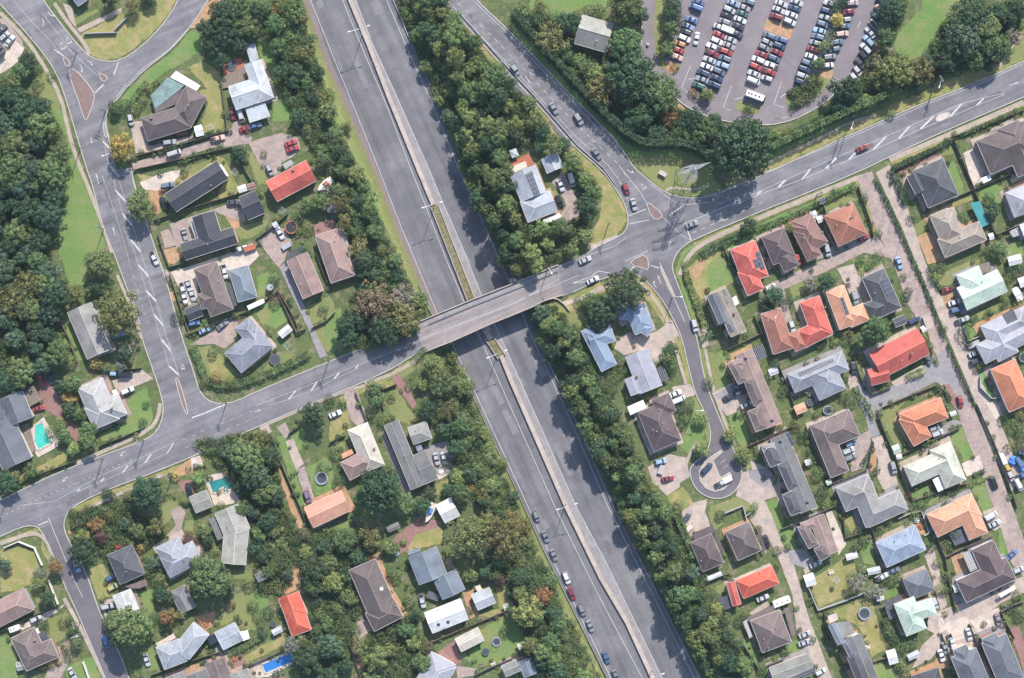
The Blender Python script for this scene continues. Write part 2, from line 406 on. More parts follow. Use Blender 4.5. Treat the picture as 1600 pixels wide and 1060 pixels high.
e_mid = [(730, -15), (744, 0), (800, 53), (850, 105), (895, 152), (935, 192), (960, 217), (980, 245), (990, 262), (1017, 285), (1040, 302), (1070, 310), (1100, 309), (1130, 300), (1200, 270), (1307, 220), (1365, 195), (1440, 162), (1537, 125), (1600, 95), (1660, 68)]
e_bot = [(1660, 124), (1600, 152), (1487, 200), (1400, 240), (1335, 272), (1200, 326), (1082, 375), (1065, 387), (1055, 400), (1050, 415), (1052, 427), (1065, 460), (1075, 490), (1090, 530), (1097, 575), (1107, 612), (1125, 655), (1137, 685), (1150, 710), (1160, 735), (1157, 755), (1145, 772), (1125, 780), (1105, 777), (1087, 765), (1077, 742), (1080, 727), (1102, 710), (1110, 690), (1110, 670), (1100, 642), (1087, 617), (1077, 580), (1066, 530), (1055, 505), (1040, 477), (1020, 450), (1007, 437), (990, 427), (965, 428), (930, 440), (895, 457), (876, 466)]
sheet("road", e_top + e_mid + e_bot, ZR + 0.002, "asphalt")
# newer, darker seal of the cul-de-sac street
sheet("road", [(1000, 430), (1024, 404), (1048, 418), (1052, 427), (1065, 460), (1075, 490), (1090, 530), (1097, 575), (1107, 612), (1125, 655), (1137, 685), (1150, 710), (1160, 735), (1157, 755), (1145, 772), (1125, 780), (1105, 777), (1087, 765), (1077, 742), (1080, 727), (1102, 710), (1110, 690), (1110, 670), (1100, 642), (1087, 617), (1077, 580), (1066, 530), (1055, 505), (1040, 477), (1020, 450), (1007, 437)], ZR + 0.006, "asphalt_street")
sheet("road", [(64, 826), (101, 812), (100, 827), (110, 850), (135, 895), (150, 940), (162, 970), (185, 1015), (204, 1066), (212, 1085), (178, 1090), (165, 1060), (147, 1017), (120, 955), (100, 912), (85, 870)], ZR + 0.006, "asphalt_street")
for k in (main_top, left_right, ne_outer[:10], ne_outer[11:], [(650, 553)] + lower[2:] + bl_right, bl_left, e_top[1:], e_mid, e_bot[:-1]): kerb(k)
# patches of older seal
for q in ([(560, 560), (640, 525), (655, 535), (640, 553), (580, 580)], [(840, 455), (905, 420), (960, 400), (975, 405), (900, 445), (850, 465)], [(780, 110), (800, 118), (830, 148), (822, 160), (800, 140)], [(855, 180), (880, 190), (905, 225), (890, 232), (868, 205)], [(1375, 205), (1420, 186), (1425, 194), (1380, 214)], [(1240, 268), (1300, 242), (1304, 252), (1246, 278)]):
    sheet("road_patch", q, ZR + 0.004 + zl() * 0.01, "asphalt", rag=1.5)

# ---- motorway at the bottom of its cutting
def mway(name, Ls, Rs, mat, z, wd=None):
    return sheet(name, Ls + list(reversed(Rs)), z, mat)
ZW = ZM + 0.06
wl = [(447, -60)] + [(x - 0, y) for y, x in WE if -10 < y < 1070] + [(985, 1130)]
med = [(526, -60), (547, 0), (575, 67), (607, 150), (654, 265), (677, 320), (735, 470), (768, 530), (800, 600), (885, 792), (940, 905), (980, 973), (1020, 1060), (1052, 1130)]
er = [(588, -60)] + [(x, y) for y, x in EE if -10 < y < 1070] + [(1130, 1130)]
sheet("motorway", wl + list(reversed(er)), ZW, "motorway")
sheet("road_shoulder", [(442, -60)] + [(x - 2, y) for x, y in wl[1:9]] + list(reversed([(x + 9 - i * 0.4, y) for i, (x, y) in enumerate(wl[1:9])])) + [(456, -60)], ZW + 0.01, "shoulder")
mm = MB()
wline = [(452, -60), (485, 0), (520, 87), (560, 185), (590, 262), (625, 350), (655, 422), (682, 487), (713, 545), (732, 588), (768, 665), (806, 747), (822, 795), (856, 867), (895, 945), (957, 1066)]
wline = [(460, -60), (485, 0), (520, 87), (560, 185), (592, 265), (625, 350), (682, 487), (712, 548), (768, 668), (806, 750), (856, 860), (893, 935), (955, 1060), (975, 1110)]
winner = [(513, -60), (535, 0), (570, 85), (607, 172), (641, 262), (665, 322), (697, 405), (725, 472), (751, 530), (800, 641), (867, 792), (935, 930), (1002, 1057), (1030, 1110)]
einner = [(534, -60), (556, 0), (580, 65), (615, 140), (670, 264), (690, 312), (722, 385), (752, 460), (783, 528), (800, 567), (902, 795), (945, 875), (1035, 1060), (1058, 1110)]
eouter = [(582, -60), (604, 0), (640, 85), (677, 165), (716, 263), (750, 337), (795, 440), (832, 530), (885, 642), (951, 794), (1015, 920), (1085, 1060), (1110, 1110)]
for l in (wline, winner, einner, eouter): line_mb(mm, l, 0.8, ZW + 0.02)
tag(mm.build("road_marking", "marking"), kind='structure')
# median shoulder of paler seal
sheet("road_shoulder", [(x + 3, y) for x, y in med] + list(reversed([(x - 0.5, y) for x, y in einner[:1] + einner[1:]])), ZW + 0.012, "slab")
# raised concrete median
def median(pts, w0, label, top=0.95):
    L, Rr = strip_pts(pts, w0); mb = MB()
    for i in range(len(pts) - 1):
        mb.hexa([P(*Rr[i], ZM), P(*Rr[i + 1], ZM), P(*L[i + 1], ZM), P(*L[i], ZM)], [P(*Rr[i], ZM + top), P(*Rr[i + 1], ZM + top), P(*L[i + 1], ZM + top), P(*L[i], ZM + top)])
    mid = pts[len(pts) // 2]
    return tag(mb.build("median_barrier", "barrier"), label, "barrier", "concrete medians along the motorway")
median(med[:6], 6.3, "long raised pale concrete median of the motorway above the bridge")
median([(735, 469), (768, 530)], 12, "short concrete median block of the motorway under the bridge")
median([(783, 556), (800, 598), (885, 792), (940, 905), (980, 973), (1020, 1060), (1052, 1130)], 6.5, "long raised pale concrete median of the motorway below the bridge")
for nm, pa, pb, wd in (("median_planter", (679, 322), (736, 468), 12), ("median_planter", (762, 524), (784, 558), 13)):
    mb = MB(); d = Vector((pb[0] - pa[0], pb[1] - pa[1])).normalized(); n = Vector((-d.y, d.x)) * wd / 2
    for s in (1, -1):
        mb.bar(G(pa[0] + n.x * s, pa[1] + n.y * s), G(pb[0] + n.x * s, pb[1] + n.y * s), 0.3, 0, 0.95)
    o = tag(mb.build(nm, "barrier"), "long concrete walled planter strip in the motorway median" if pa[0] < 700 else "short concrete walled planter in the median just below the bridge", "planter")
    mb = MB(); mb.bar(G(*pa), G(*pb), wd * S - 0.4, 0, 0.6); mb.build("planting_bed", "scrub", o)
def guardrail(pts, label, hgt=0.8, off=0.0):
    mb = MB(); w3 = [G(x, y) for x, y in pts]
    for a, b in zip(w3, w3[1:]):
        mb.bar(a, b, 0.14, hgt - 0.32, hgt)
        n = max(1, int((b - a).length / 6))
        for k in range(n):
            c = a.lerp(b, k / n); mb.bar(c - Vector((0.06, 0, 0)), c + Vector((0.06, 0, 0)), 0.12, 0, hgt + 0.03)
    o = mb.build("guardrail", "steel"); tag(o, label, "guardrail", "guardrails of the roads"); return o
guardrail([(x + 10, y) for x, y in eouter[:7]], "steel guardrail on the right edge of the motorway above the bridge")
guardrail([(x + 8, y) for x, y in eouter[7:]], "steel guardrail on the right edge of the motorway below the bridge")
guardrail([(x - 6, y) for x, y in wline[7:]], "steel guardrail on the left edge of the motorway below the bridge")
guardrail([(655, 445), (668, 478), (680, 500)], "short steel guardrail beside the motorway at the left end of the bridge")
guardrail([(720, 22), (755, 62), (800, 113), (834, 149), (868, 188), (902, 227), (942, 262), (962, 290)], "steel guardrail along the lower side of the sloping slip road")

# ---- overbridge
def bridge():
    o = empty("road_bridge", P(750, 490, 0)); tag(o, "concrete road bridge carrying the main road over the motorway", "bridge")
    o.location = (0, 0, 0)
    N = [(648, 506), (669, 497), (729, 472), (810, 440), (872, 414)]; Sx = [(662, 551), (684, 542), (705, 534), (770, 505), (827, 482), (851, 470), (880, 461)]
    mb = MB(); pts = [P(*p, ZR) for p in N + list(reversed(Sx))]
    mb.slab([(p.x, p.y) for p in pts], -1.05, ZR + 0.012); mb.build("deck", "bridge_deck", o)
    mb = MB(); pts = [P(*p, ZR) for p in [(652, 507), (669, 499), (729, 474), (810, 442), (868, 418), (870, 425), (812, 450), (731, 482), (671, 507), (654, 515)]]
    mb.slab([(p.x, p.y) for p in pts], ZR, ZR + 0.19); mb.build("footway", "slab", o)
    for q in (N, Sx):
        mb = MB()
        for a, b in zip(q, q[1:]): mb.bar(P(*a, 0), P(*b, 0), 0.32, -0.2, 1.05)
        mb.build("parapet", "barrier", o)
    mb = MB()
    for a, b in zip(N[1:], N[2:]):
        mb.bar(P(a[0] + 1, a[1] + 9, 0), P(b[0] + 1, b[1] + 9, 0), 0.12, 0.8, 0.98)
    mb.build("handrail", "darksteel", o)
    for t in (0.15, 0.5, 0.85):
        mb = MB(); p = P(740 + 24 * t, 470 + 50 * t, ZM); mb.tube(p, (p.x, p.y, -1.0), 0.55, 0.5, 12); mb.build("pier", "barrier", o)
bridge()
mb = MB(); q = [(851, 470), (862, 466), (872, 468), (882, 476), (890, 486)]
for a, b in zip(q, q[1:]): mb.bar(G(*a), G(*b), 0.3, -0.4, 1.0)
tag(mb.build("retaining_wall", "barrier"), "curved concrete wing wall at the right end of the bridge", "wall")

# ---- main-road and street markings
mk = MB(); ZK = ZR + 0.02
def L_(pts, wd=0.45, sm=0): line_mb(mk, pts, wd, ZK, sm)
def D_(pts, on=5, off=11, wd=0.5): dashes(mk, pts, wd, ZK, on, off)
for a, b in (((180, 297), (196, 315)), ((191, 334), (207, 353)), ((204, 374), (220, 394)), ((216, 414), (232, 432)), ((228, 454), (244, 471)), ((240, 491), (256, 510)), ((252, 530), (267, 549)), ((264, 572), (279, 586)), ((161, 221), (173, 234)), ((168, 255), (180, 268)), ((175, 265), (186, 276))):
    line_mb(mk, [a, b], 2.5, ZK)
L_([(162, 217), (168, 250), (176, 275), (191, 333), (216, 414), (240, 490), (264, 572)]); L_([(172, 228), (180, 262), (196, 315), (220, 394), (244, 471), (267, 549), (281, 590)])
L_([(160, 275), (172, 310), (192, 372), (204, 416)]); D_([(204, 418), (214, 452), (236, 520)], 5, 8)
L_([(205, 268), (225, 338), (240, 382), (258, 430)], 0.6)
L_([(20, 0), (52, 37), (75, 60), (95, 84)]); L_([(65, 20), (90, 52), (110, 80), (135, 103), (152, 118)]); L_([(84, 77), (100, 88)], 1.6)
L_([(185, 97), (178, 117)], 1.6); L_([(149, 145), (162, 132)], 1.6); L_([(294, 45), (264, 78), (222, 108), (196, 133), (182, 152)], 0.7)
L_([(300, 653), (322, 645), (352, 632)], 1.8)
# main road, west arm
L_([(85, 784), (120, 764), (160, 742), (200, 725), (236, 708), (272, 692)]); L_([(122, 768), (160, 752), (200, 735), (226, 724), (262, 708), (272, 692)])
for a, b in (((271, 693), (261, 709)), ((236, 710), (226, 724)), ((200, 728), (191, 739)), ((163, 747), (157, 753)), ((125, 764), (120, 768)), ((462, 611), (451, 624)), ((495, 597), (486, 611)), ((530, 583), (522, 592)), ((560, 570), (556, 576))):
    line_mb(mk, [a, b], 2.0, ZK)
D_([(285, 688), (330, 668), (400, 640), (400, 640)]); D_([(290, 700), (340, 678), (400, 652)]); L_([(400, 634), (470, 607), (535, 580), (600, 555), (657, 530)]); L_([(420, 634), (452, 624), (490, 610), (524, 592), (560, 576)])
D_([(0, 808), (60, 780), (120, 755), (210, 716)], 4, 6, 0.6); L_([(30, 860 - 70), (85, 784)], 0.5)
# bridge and east arm
L_([(660, 529), (730, 502), (800, 476), (873, 437)], 0.6); L_([(820, 465), (850, 453), (905, 430)], 0.6)
L_([(800, 449), (850, 426), (905, 404), (960, 385), (978, 372)], 0.6)
L_([(893, 443), (920, 434), (935, 424), (960, 428)], 1.0); L_([(893, 443), (918, 440), (930, 430)], 1.0)
L_([(977, 408), (1000, 398), (1012, 392)], 0.7)
L_([(1070, 349), (1080, 376)], 1.6); L_([(1070, 349), (1110, 333), (1147, 317), (1200, 293), (1229, 280), (1266, 264), (1307, 246), (1345, 230), (1385, 213), (1422, 197), (1459, 181), (1503, 162), (1537, 153), (1570, 146)], 0.6)
L_([(1147, 320), (1200, 299), (1216, 294), (1252, 281), (1289, 265), (1325, 251), (1363, 235), (1403, 218), (1437, 203), (1483, 184), (1526, 165), (1570, 148)], 0.6)
for a, b in (((1228, 281), (1216, 293)), ((1266, 265), (1253, 281)), ((1307, 247), (1290, 264)), ((1345, 231), (1326, 250)), ((1385, 213), (1364, 235)), ((1422, 197), (1404, 217)), ((1459, 182), (1438, 202)), ((1503, 162), (1484, 183)), ((1537, 154), (1526, 165)), ((1190, 298), (1180, 308)), ((1150, 314), (1146, 319))):
    line_mb(mk, [a, b], 2.6, ZK)
D_([(1082, 352 + 12), (1110, 352), (1145, 337), (1200, 313)], 6, 9, 0.7)
L_([(1100, 306), (1130, 298), (1200, 268), (1307, 224), (1365, 199), (1440, 166), (1537, 129), (1600, 99)], 0.6); L_([(1017, 288), (1040, 306), (1058, 318), (1075, 320), (1110, 316)], 0.6)
L_([(983, 327 + 10), (1009, 327)], 1.2); L_([(984, 350), (1014, 344)], 1.0); L_([(1046, 337), (1068, 321)], 1.6)
L_([(700, 2), (755, 60), (810, 116), (850, 160), (900, 214), (950, 258), (970, 285), (982, 315)], 0.6); L_([(738, 0), (795, 54), (850, 112), (892, 156), (945, 212), (978, 250)], 0.6)
D_([(716, 5), (772, 60), (828, 118), (872, 165), (925, 218), (965, 256), (985, 285)], 7, 9, 0.7); L_([(965, 256), (1000, 300), (1018, 330)], 0.7)
L_([(1031, 410), (1042, 446), (1055, 470), (1070, 503)], 0.9); L_([(1016, 415), (1030, 419)], 1.3); L_([(985, 424), (991, 414)], 1.3)
L_([(1036, 340), (1065, 368), (1080, 376)], 0.6)
# side streets
L_([(75, 808), (90, 845), (115, 905), (129, 933)], 0.8); L_([(59, 821), (75, 815)], 1.3)
for a, b in (((1122, 718), (1131, 730)),): pass
def give_way(tip, w0, a):
    """hollow triangle pointing along a (deg, photograph)"""
    c, s_ = math.cos(R(a)), math.sin(R(a)); f = lambda u, v: (tip[0] - u * c - v * s_, tip[1] - u * s_ + v * c)
    q = [f(0, 0), f(w0 * 2.4, w0), f(w0 * 2.4, -w0), f(0, 0)]
    L_(q, 0.8); line_mb(mk, [q[1], q[2]], 2.0, ZK)
give_way((105, 57), 4.5, -110); give_way((95, 66), 4.5, -115); give_way((285, 569), 3.2, -97); give_way((1002, 288), 3.5, -130); give_way((1045, 386), 3, 100); give_way((998, 420), 3, 30)
def arrow(x, y, a, ln=11, bend=0):
    c, s_ = math.cos(R(a)), math.sin(R(a)); f = lambda u, v: (x + u * c - v * s_, y + u * s_ + v * c)
    if bend: line_mb(mk, [f(-ln * .6, 0), f(-ln * .1, 0), f(ln * .2, bend * 2.0)], 1.0, ZK); e = (ln * .1, bend * 2.6); q = [f(e[0] + 3.5, e[1] + bend), f(e[0] - 1, e[1] - bend * .6 + 1.5), f(e[0] - 1, e[1] - bend * .6 - 1.5 + bend)]
    else: line_mb(mk, [f(-ln * .6, 0), f(ln * .2, 0)], 0.9, ZK); q = [f(ln * .6, 0), f(ln * .1, 1.7), f(ln * .1, -1.7)]
    w3 = [P(*p, ZK) for p in q]
    if (w3[1] - w3[0]).cross(w3[2] - w3[0]).z < 0: w3.reverse()
    mk.face(w3)
for A in ((152, 279, -105, 14), (178, 361, -105, 12), (69, 36, 65, 13, 1), (80, 25, 50, 13, -1), (129, 108, 60, 14, 1), (143, 98, 20, 12, 1), (143, 220, 80, 8), (833, 118, 40, 12, -1), (825, 125, 55, 12), (968, 283, 65, 12), (985, 270, 45, 12, -1), (1123, 335, 160, 10), (1131, 345, 155, 10, 1), (1030, 437, -110, 12), (1021, 444, -130, 12, 1), (750, 708 - 400, 0, 0.01), (100, 748, 160, 10, -1), (190, 708, 160, 9, -1), (1585, 131, -20, 12), (403, 642, -20, 10)):
    arrow(*A)
for a, b in (((1126, 724), (1134, 718)), ((1130, 732), (1138, 726))): L_([a, b], 0.5)
tag(mk.build("road_marking", "marking"), kind='structure')

# ---- repaired and worn rectangles of seal
def patches(pts, half, n, zz, seed, lmin=12, lmax=60):
    rr = random.Random(seed)
    for _ in range(n):
        i = rr.randrange(len(pts) - 1); t = rr.random(); (xa, ya), (xb, yb) = pts[i], pts[i + 1]
        d = Vector((xb - xa, yb - ya)).normalized(); nn = Vector((-d.y, d.x)); c = Vector((xa + (xb - xa) * t, ya + (yb - ya) * t)) + nn * rr.uniform(-half, half)
        l, w_ = rr.uniform(lmin, lmax) / 2, rr.uniform(3, 11) / 2
        q = [c + d * l + nn * w_, c - d * l + nn * w_, c - d * l - nn * w_, c + d * l - nn * w_]
        sheet("road_patch", [(v.x, v.y) for v in q], zz + rr.uniform(.0005, .004), rr.choice(["patch_dark", "patch_light", "patch_dark"]))
patches([(505, 0), (575, 170), (650, 350), (705, 480)], 24, 7, ZW + .004, 1); patches([(575, 0), (650, 170), (720, 320), (770, 440)], 24, 7, ZW + .004, 2); patches([(730, 545), (800, 690), (880, 860), (960, 1020)], 24, 7, ZW + .004, 3); patches([(815, 540), (900, 720), (980, 880), (1060, 1050)], 28, 7, ZW + .004, 4)
patches([(60, 790), (250, 705), (450, 622), (620, 552)], 18, 9, ZR + .006, 5); patches([(930, 415), (1080, 345), (1300, 250), (1560, 135)], 16, 9, ZR + .009, 6); patches([(150, 240), (190, 360), (235, 480), (270, 600)], 14, 6, ZR + .006, 7); patches([(730, 15), (800, 85), (880, 170), (950, 240)], 16, 12, ZR + .009, 8, 8, 26); patches([(50, 20), (110, 110)], 18, 3, ZR + .006, 9); patches([(180, 150), (240, 90), (300, 10)], 10, 3, ZR + .006, 10)
# ---- traffic islands
def island(pts, mat, edge="marking", sm=1):
    p2 = chaikin(pts, sm) if sm else pts
    mb = MB(); w3 = [P(*p, ZR) for p in p2]; mb.slab([(v.x, v.y) for v in w3], 0, ZR + 0.13)
    o = tag(mb.build("traffic_island", mat), kind='structure')
    kerb(p2 + [p2[0]], 0.09, 0, 0.25, "kerb")
island([(98, 90), (104, 90), (111, 101), (104, 106)], "island"); island([(106, 112), (116, 106), (147, 143), (148, 156), (136, 189), (132, 187), (122, 155)], "island")
island([(152, 112), (170, 121), (162, 131)], "island"); island([(161, 196), (164, 190), (170, 214), (164, 215)], "slab")
island([(1007, 311), (1037, 336), (1030, 343), (1019, 343)], "island"); island([(984, 408), (1011, 396), (1014, 424), (1003, 418), (990, 416)], "island")
island([(1031, 411), (1035, 420), (1050, 452), (1056, 468), (1050, 458), (1034, 428)], "path"); island([(273, 592), (279, 591), (295, 646), (290, 649)], "island"); island([(1461, 187), (1466, 180), (1481, 175), (1485, 179), (1478, 186), (1465, 191)], "pale")
island([(1127, 703), (1112, 713), (1098, 725), (1092, 738), (1094, 752), (1103, 763), (1116, 768), (1130, 765), (1140, 755), (1143, 743), (1140, 738), (1128, 746), (1124, 744), (1114, 719), (1129, 706)], "concrete", sm=0)
# ---- car park
cp = [(1003, -15), (1003, 45), (1001, 85), (1016, 110), (1052, 150), (1070, 166), (1098, 180), (1130, 190), (1200, 197), (1240, 188), (1275, 170), (1300, 152), (1318, 125), (1345, 88), (1372, 42), (1395, -15), (1082, -15), (1072, 25), (1052, 70), (1040, 108), (1035, 112), (1024, 85), (1021, 45), (1026, -15)]
sheet("car_park", [(1003, -15), (1003, 45), (1001, 85), (1016, 110), (1052, 150), (1070, 166), (1098, 180), (1130, 190), (1200, 197), (1240, 188), (1275, 170), (1300, 152), (1322, 128), (1350, 98), (1390, 42), (1412, -15)], ZR - 0.02, "carpark")
kerb([(1003, -15), (1003, 45), (1001, 85), (1016, 110), (1052, 150), (1070, 166), (1098, 180), (1130, 190), (1200, 197), (1240, 188), (1275, 170), (1300, 152), (1320, 125)])
sheet("lawn", [(1026, -15), (1021, 45), (1024, 78), (1033, 110), (1040, 108), (1036, 70), (1040, 30), (1052, -15)], ZR + 0.01, "lawn")
sheet("planting_bed", [(1042, 96), (1062, 99), (1060, 110), (1050, 118), (1040, 108)], ZR + 0.012, "clay", rag=.6)
sheet("planting_bed", [(1199, 30), (1212, 33), (1219, 35), (1240, 44), (1235, 62), (1219, 56), (1193, 46)], ZR + 0.012, "clay", rag=.6)
sheet("planting_bed", [(1230, 145), (1247, 136), (1262, 118), (1282, 110), (1301, 112), (1300, 122), (1285, 142), (1262, 160), (1234, 172), (1228, 160)], ZR + 0.012, "lawn", rag=.8)
sheet("planting_bed", [(1280, 110), (1301, 109), (1301, 120), (1296, 124), (1283, 119)], ZR + 0.016, "clay", rag=.5)
sheet("planting_bed", [(1146, 168), (1155, 157), (1188, 168), (1186, 178), (1165, 178)], ZR + 0.012, "lawn", rag=.6)
sheet("planting_bed", [(1343, 120), (1360, 98), (1372, 102), (1362, 120), (1348, 148)], ZR + 0.012, "clay", rag=.8)
cm = MB()
for q in ([(1079, 103), (1065, 137), (1075, 145)], [(1143, 134), (1130, 168), (1142, 173)], [(1221, 128), (1209, 163), (1224, 168)], [(1232, 183), (1204, 188)]): line_mb(cm, q, 0.8, ZR + .01)
for (ax, ay), (bx, by) in (((1160, 0), (1098, 140)), ((1235, 0), (1226, 22)), ((1214, 52), (1186, 126)), ((1308, 10), (1300, 30))): line_mb(cm, [(ax, ay), (bx, by)], 0.7, ZR + .01)
for k in range(5): line_mb(cm, [(1298 + k * 3, 122 + k * 1.5), (1303 + k * 3, 133 + k * 1.0)], 0.6, ZR + .01); line_mb(cm, [(1306 + k * 2.5, 122 + k * 1.8), (1299 + k * 2.5, 130 + k * 1.5)], 0.6, ZR + .01)
for a, b in (((1090, 122), (1075, 124)), ((1160, 152), (1148, 156)), ((1230, 145), (1219, 153)), ((1345, 33), (1340, 44)), ((1220, 185), (1206, 188))): line_mb(cm, [a, b], 1.0, ZR + .01)
tag(cm.build("parking_marking", "marking"), kind='structure')

# ================================================================ VERGES, LAWNS, DRIVES
lawn("dry", (690, 0), (735, 47), (800, 120), (865, 192), (935, 265), (960, 292), (978, 325), (980, 345), (960, 372), (915, 392), (922, 365), (938, 340), (940, 310), (925, 285), (900, 258), (860, 215), (815, 165), (770, 105), (725, 60), (684, 20))
lawn("lush", (800, 60), (850, 108), (900, 158), (945, 205), (975, 240), (1010, 275), (1050, 290), (1108, 290), (1100, 255), (1060, 232), (1010, 238), (985, 228), (945, 192), (900, 143), (850, 90), (800, 36))
lawn("lawn", (985, 250), (1020, 284), (1045, 300), (1075, 308), (1105, 304), (1130, 296), (1115, 278), (1108, 255), (1080, 240), (1030, 240), (1000, 245))
lawn("dry", (1130, 300), (1200, 268), (1307, 218), (1440, 160), (1537, 123), (1600, 92), (1600, 62), (1560, 90), (1500, 118), (1420, 152), (1340, 186), (1250, 228), (1200, 252), (1150, 272))
lawn("lush", (1200, 250), (1250, 226), (1340, 184), (1420, 150), (1500, 116), (1540, 98), (1535, 92), (1440, 130), (1330, 180), (1205, 236))
lawn("lush", (830, -10), (826, 10), (840, 24), (860, 32), (885, 27), (905, 15), (920, 8), (948, 12), (950, -10))
lawn("lush", (1445, -10), (1438, 15), (1420, 35), (1405, 50), (1398, 70), (1400, 95), (1420, 103), (1448, 95), (1468, 82), (1475, 40), (1500, 20), (1540, -10))
lawn("lawn", (1585, 25), (1600, 18), (1600, 90), (1575, 103), (1560, 108), (1575, 85), (1592, 55))
lawn("lush", (103, 300), (100, 330), (92, 375), (92, 395), (103, 425), (106, 446), (132, 445), (137, 415), (160, 395), (165, 385), (152, 340), (135, 285), (128, 255), (104, 255))
lawn("lawn", (58, 118), (70, 112), (85, 130), (92, 150), (95, 172), (72, 172), (60, 150)); lawn("lush", (75, 168), (95, 170), (112, 215), (125, 262), (108, 262), (104, 215))
lawn("dry", (124, 55), (190, 20), (195, 27), (240, 12), (250, 12), (236, 45), (215, 72), (188, 91), (165, 94), (145, 88), (133, 76))
lawn("dry", (240, 0), (276, -5), (266, 18), (248, 42), (228, 62), (215, 60)); lawn("lawn", (112, 32), (150, 15), (155, 18), (118, 40))
lawn("lush", (186, 162), (200, 140), (228, 112), (268, 83), (298, 48), (318, 55), (316, 78), (285, 98), (250, 118), (215, 150), (193, 172))
lawn("dry", (292, 105), (318, 96), (345, 115), (350, 190), (345, 205), (318, 210), (316, 190), (326, 160), (310, 140), (325, 140)); lawn("dry", (325, 130), (345, 130), (350, 200), (318, 208), (318, 195), (330, 165))
lawn("lush", (400, 55), (415, 45), (432, 85), (440, 120), (468, 160), (478, 180), (460, 188), (425, 190), (428, 155), (408, 95))
lawn("dry", (213, 268), (258, 283), (340, 244), (352, 248), (372, 292), (372, 304), (345, 312), (340, 302), (350, 285), (336, 256), (258, 300), (257, 330), (245, 336)); lawn("lawn", (292, 265), (332, 247), (335, 252), (300, 272))
lawn("lawn", (385, 235), (395, 240), (412, 265), (420, 288), (405, 288), (398, 278)); lawn("lawn", (362, 345), (385, 352), (420, 342), (420, 350), (395, 372), (375, 375)); lawn("clay", (352, 338), (385, 345), (375, 352), (368, 358), (374, 380), (366, 372), (360, 350)); lawn("clay", (255, 390), (282, 384), (286, 400), (270, 414), (258, 408))
lawn("lush", (400, 432), (420, 425), (420, 460), (404, 462)); lawn("lush", (390, 484), (434, 462), (452, 500), (430, 515), (412, 505), (398, 490)); lawn("lawn", (400, 488), (425, 478), (420, 510), (408, 505))
lawn("lawn", (450, 490), (470, 522), (475, 520), (462, 490)); lawn("lawn", (476, 482), (515, 462), (524, 475), (520, 490), (488, 508)); lawn("lawn", (488, 514), (525, 498), (532, 520), (512, 550), (505, 545)); lawn("lush", (500, 500), (532, 480), (540, 520), (520, 555))
lawn("lawn", (305, 545), (325, 540), (345, 555), (372, 585), (360, 597), (330, 596), (312, 580)); lawn("lawn", (400, 590), (420, 570), (448, 545), (465, 560), (440, 575), (405, 600)); lawn("dry", (318, 545), (340, 552), (352, 570), (365, 588), (332, 592))
lawn("lush", (95, 500), (110, 495), (128, 545), (135, 562), (122, 565), (100, 535)); lawn("lush", (200, 625), (228, 604), (240, 650), (232, 668), (160, 690), (155, 680), (200, 655)); lawn("lush", (178, 560), (185, 550), (180, 572)); lawn("dry", (68, 725), (100, 708), (105, 718), (80, 735)); lawn("dry", (25, 742), (70, 725), (72, 733), (30, 752))
lawn("dry", (0, 790 - 2), (60, 757), (150, 718), (240, 683), (243, 690), (150, 725), (60, 764), (0, 796)); lawn("dry", (112, 793), (150, 776), (250, 738), (300, 718), (302, 724), (255, 746), (180, 778), (120, 800)); lawn("lush", (300, 715), (345, 695), (350, 700), (306, 722)); lawn("dry", (300, 720), (400, 672), (404, 678), (310, 726))
lawn("lawn", (255, 785), (275, 780), (278, 795), (265, 815), (255, 820), (252, 800)); lawn("lawn", (290, 815), (303, 812), (302, 830), (288, 828)); lawn("lawn", (165, 818), (185, 812), (188, 835), (170, 838)); lawn("dry", (140, 890), (162, 880), (172, 905), (178, 930), (155, 938), (142, 905))
lawn("dry", (0, 860), (30, 855), (55, 862), (60, 885), (48, 912), (22, 925), (0, 925)); lawn("dry", (0, 845), (60, 825), (64, 830), (40, 838), (0, 852)); lawn("dry", (65, 845), (80, 870), (76, 876), (64, 860)); lawn("lawn", (45, 905), (60, 900), (70, 935), (58, 945))
lawn("lawn", (75, 965), (108, 958), (108, 985), (98, 1000), (80, 1005)); lawn("lush", (0, 995), (16, 995), (30, 1035), (28, 1060), (0, 1060)); lawn("lush", (215, 925), (240, 920), (240, 975), (228, 975)); lawn("lush", (222, 1012), (240, 1015), (250, 1045), (230, 1048)); lawn("lush", (130, 1030), (145, 1026), (158, 1060), (140, 1060)); lawn("lush", (100, 1045), (128, 1030), (135, 1060), (105, 1060))
lawn("lawn", (340, 965), (355, 955), (360, 930), (400, 920), (420, 940), (418, 965), (400, 985), (385, 985), (372, 965), (345, 980)); lawn("lush", (395, 925), (415, 920), (420, 960), (400, 965)); lawn("dry", (372, 1030), (440, 992), (450, 1005), (380, 1040)); lawn("lush", (352, 1020), (410, 990), (415, 996), (360, 1030)); lawn("lawn", (360, 890), (395, 892), (398, 905), (365, 905)); lawn("lush", (400, 920), (418, 918), (420, 960), (403, 962))
lawn("lush", (432, 682), (445, 680), (462, 740), (478, 790), (470, 792), (455, 755)); lawn("lush", (450, 675), (472, 668), (480, 702), (462, 706)); lawn("lush", (478, 730), (510, 715), (520, 730), (525, 765), (492, 775)); lawn("dry", (515, 655), (545, 640), (545, 672), (515, 690)); lawn("lawn", (527, 692), (540, 690), (535, 715), (525, 718)); lawn("lawn", (603, 620), (620, 606), (640, 640), (656, 655), (640, 664), (612, 655)); lawn("dry", (652, 770), (700, 748), (708, 765), (665, 778)); lawn("lush", (493, 833), (550, 812), (554, 826), (495, 836))
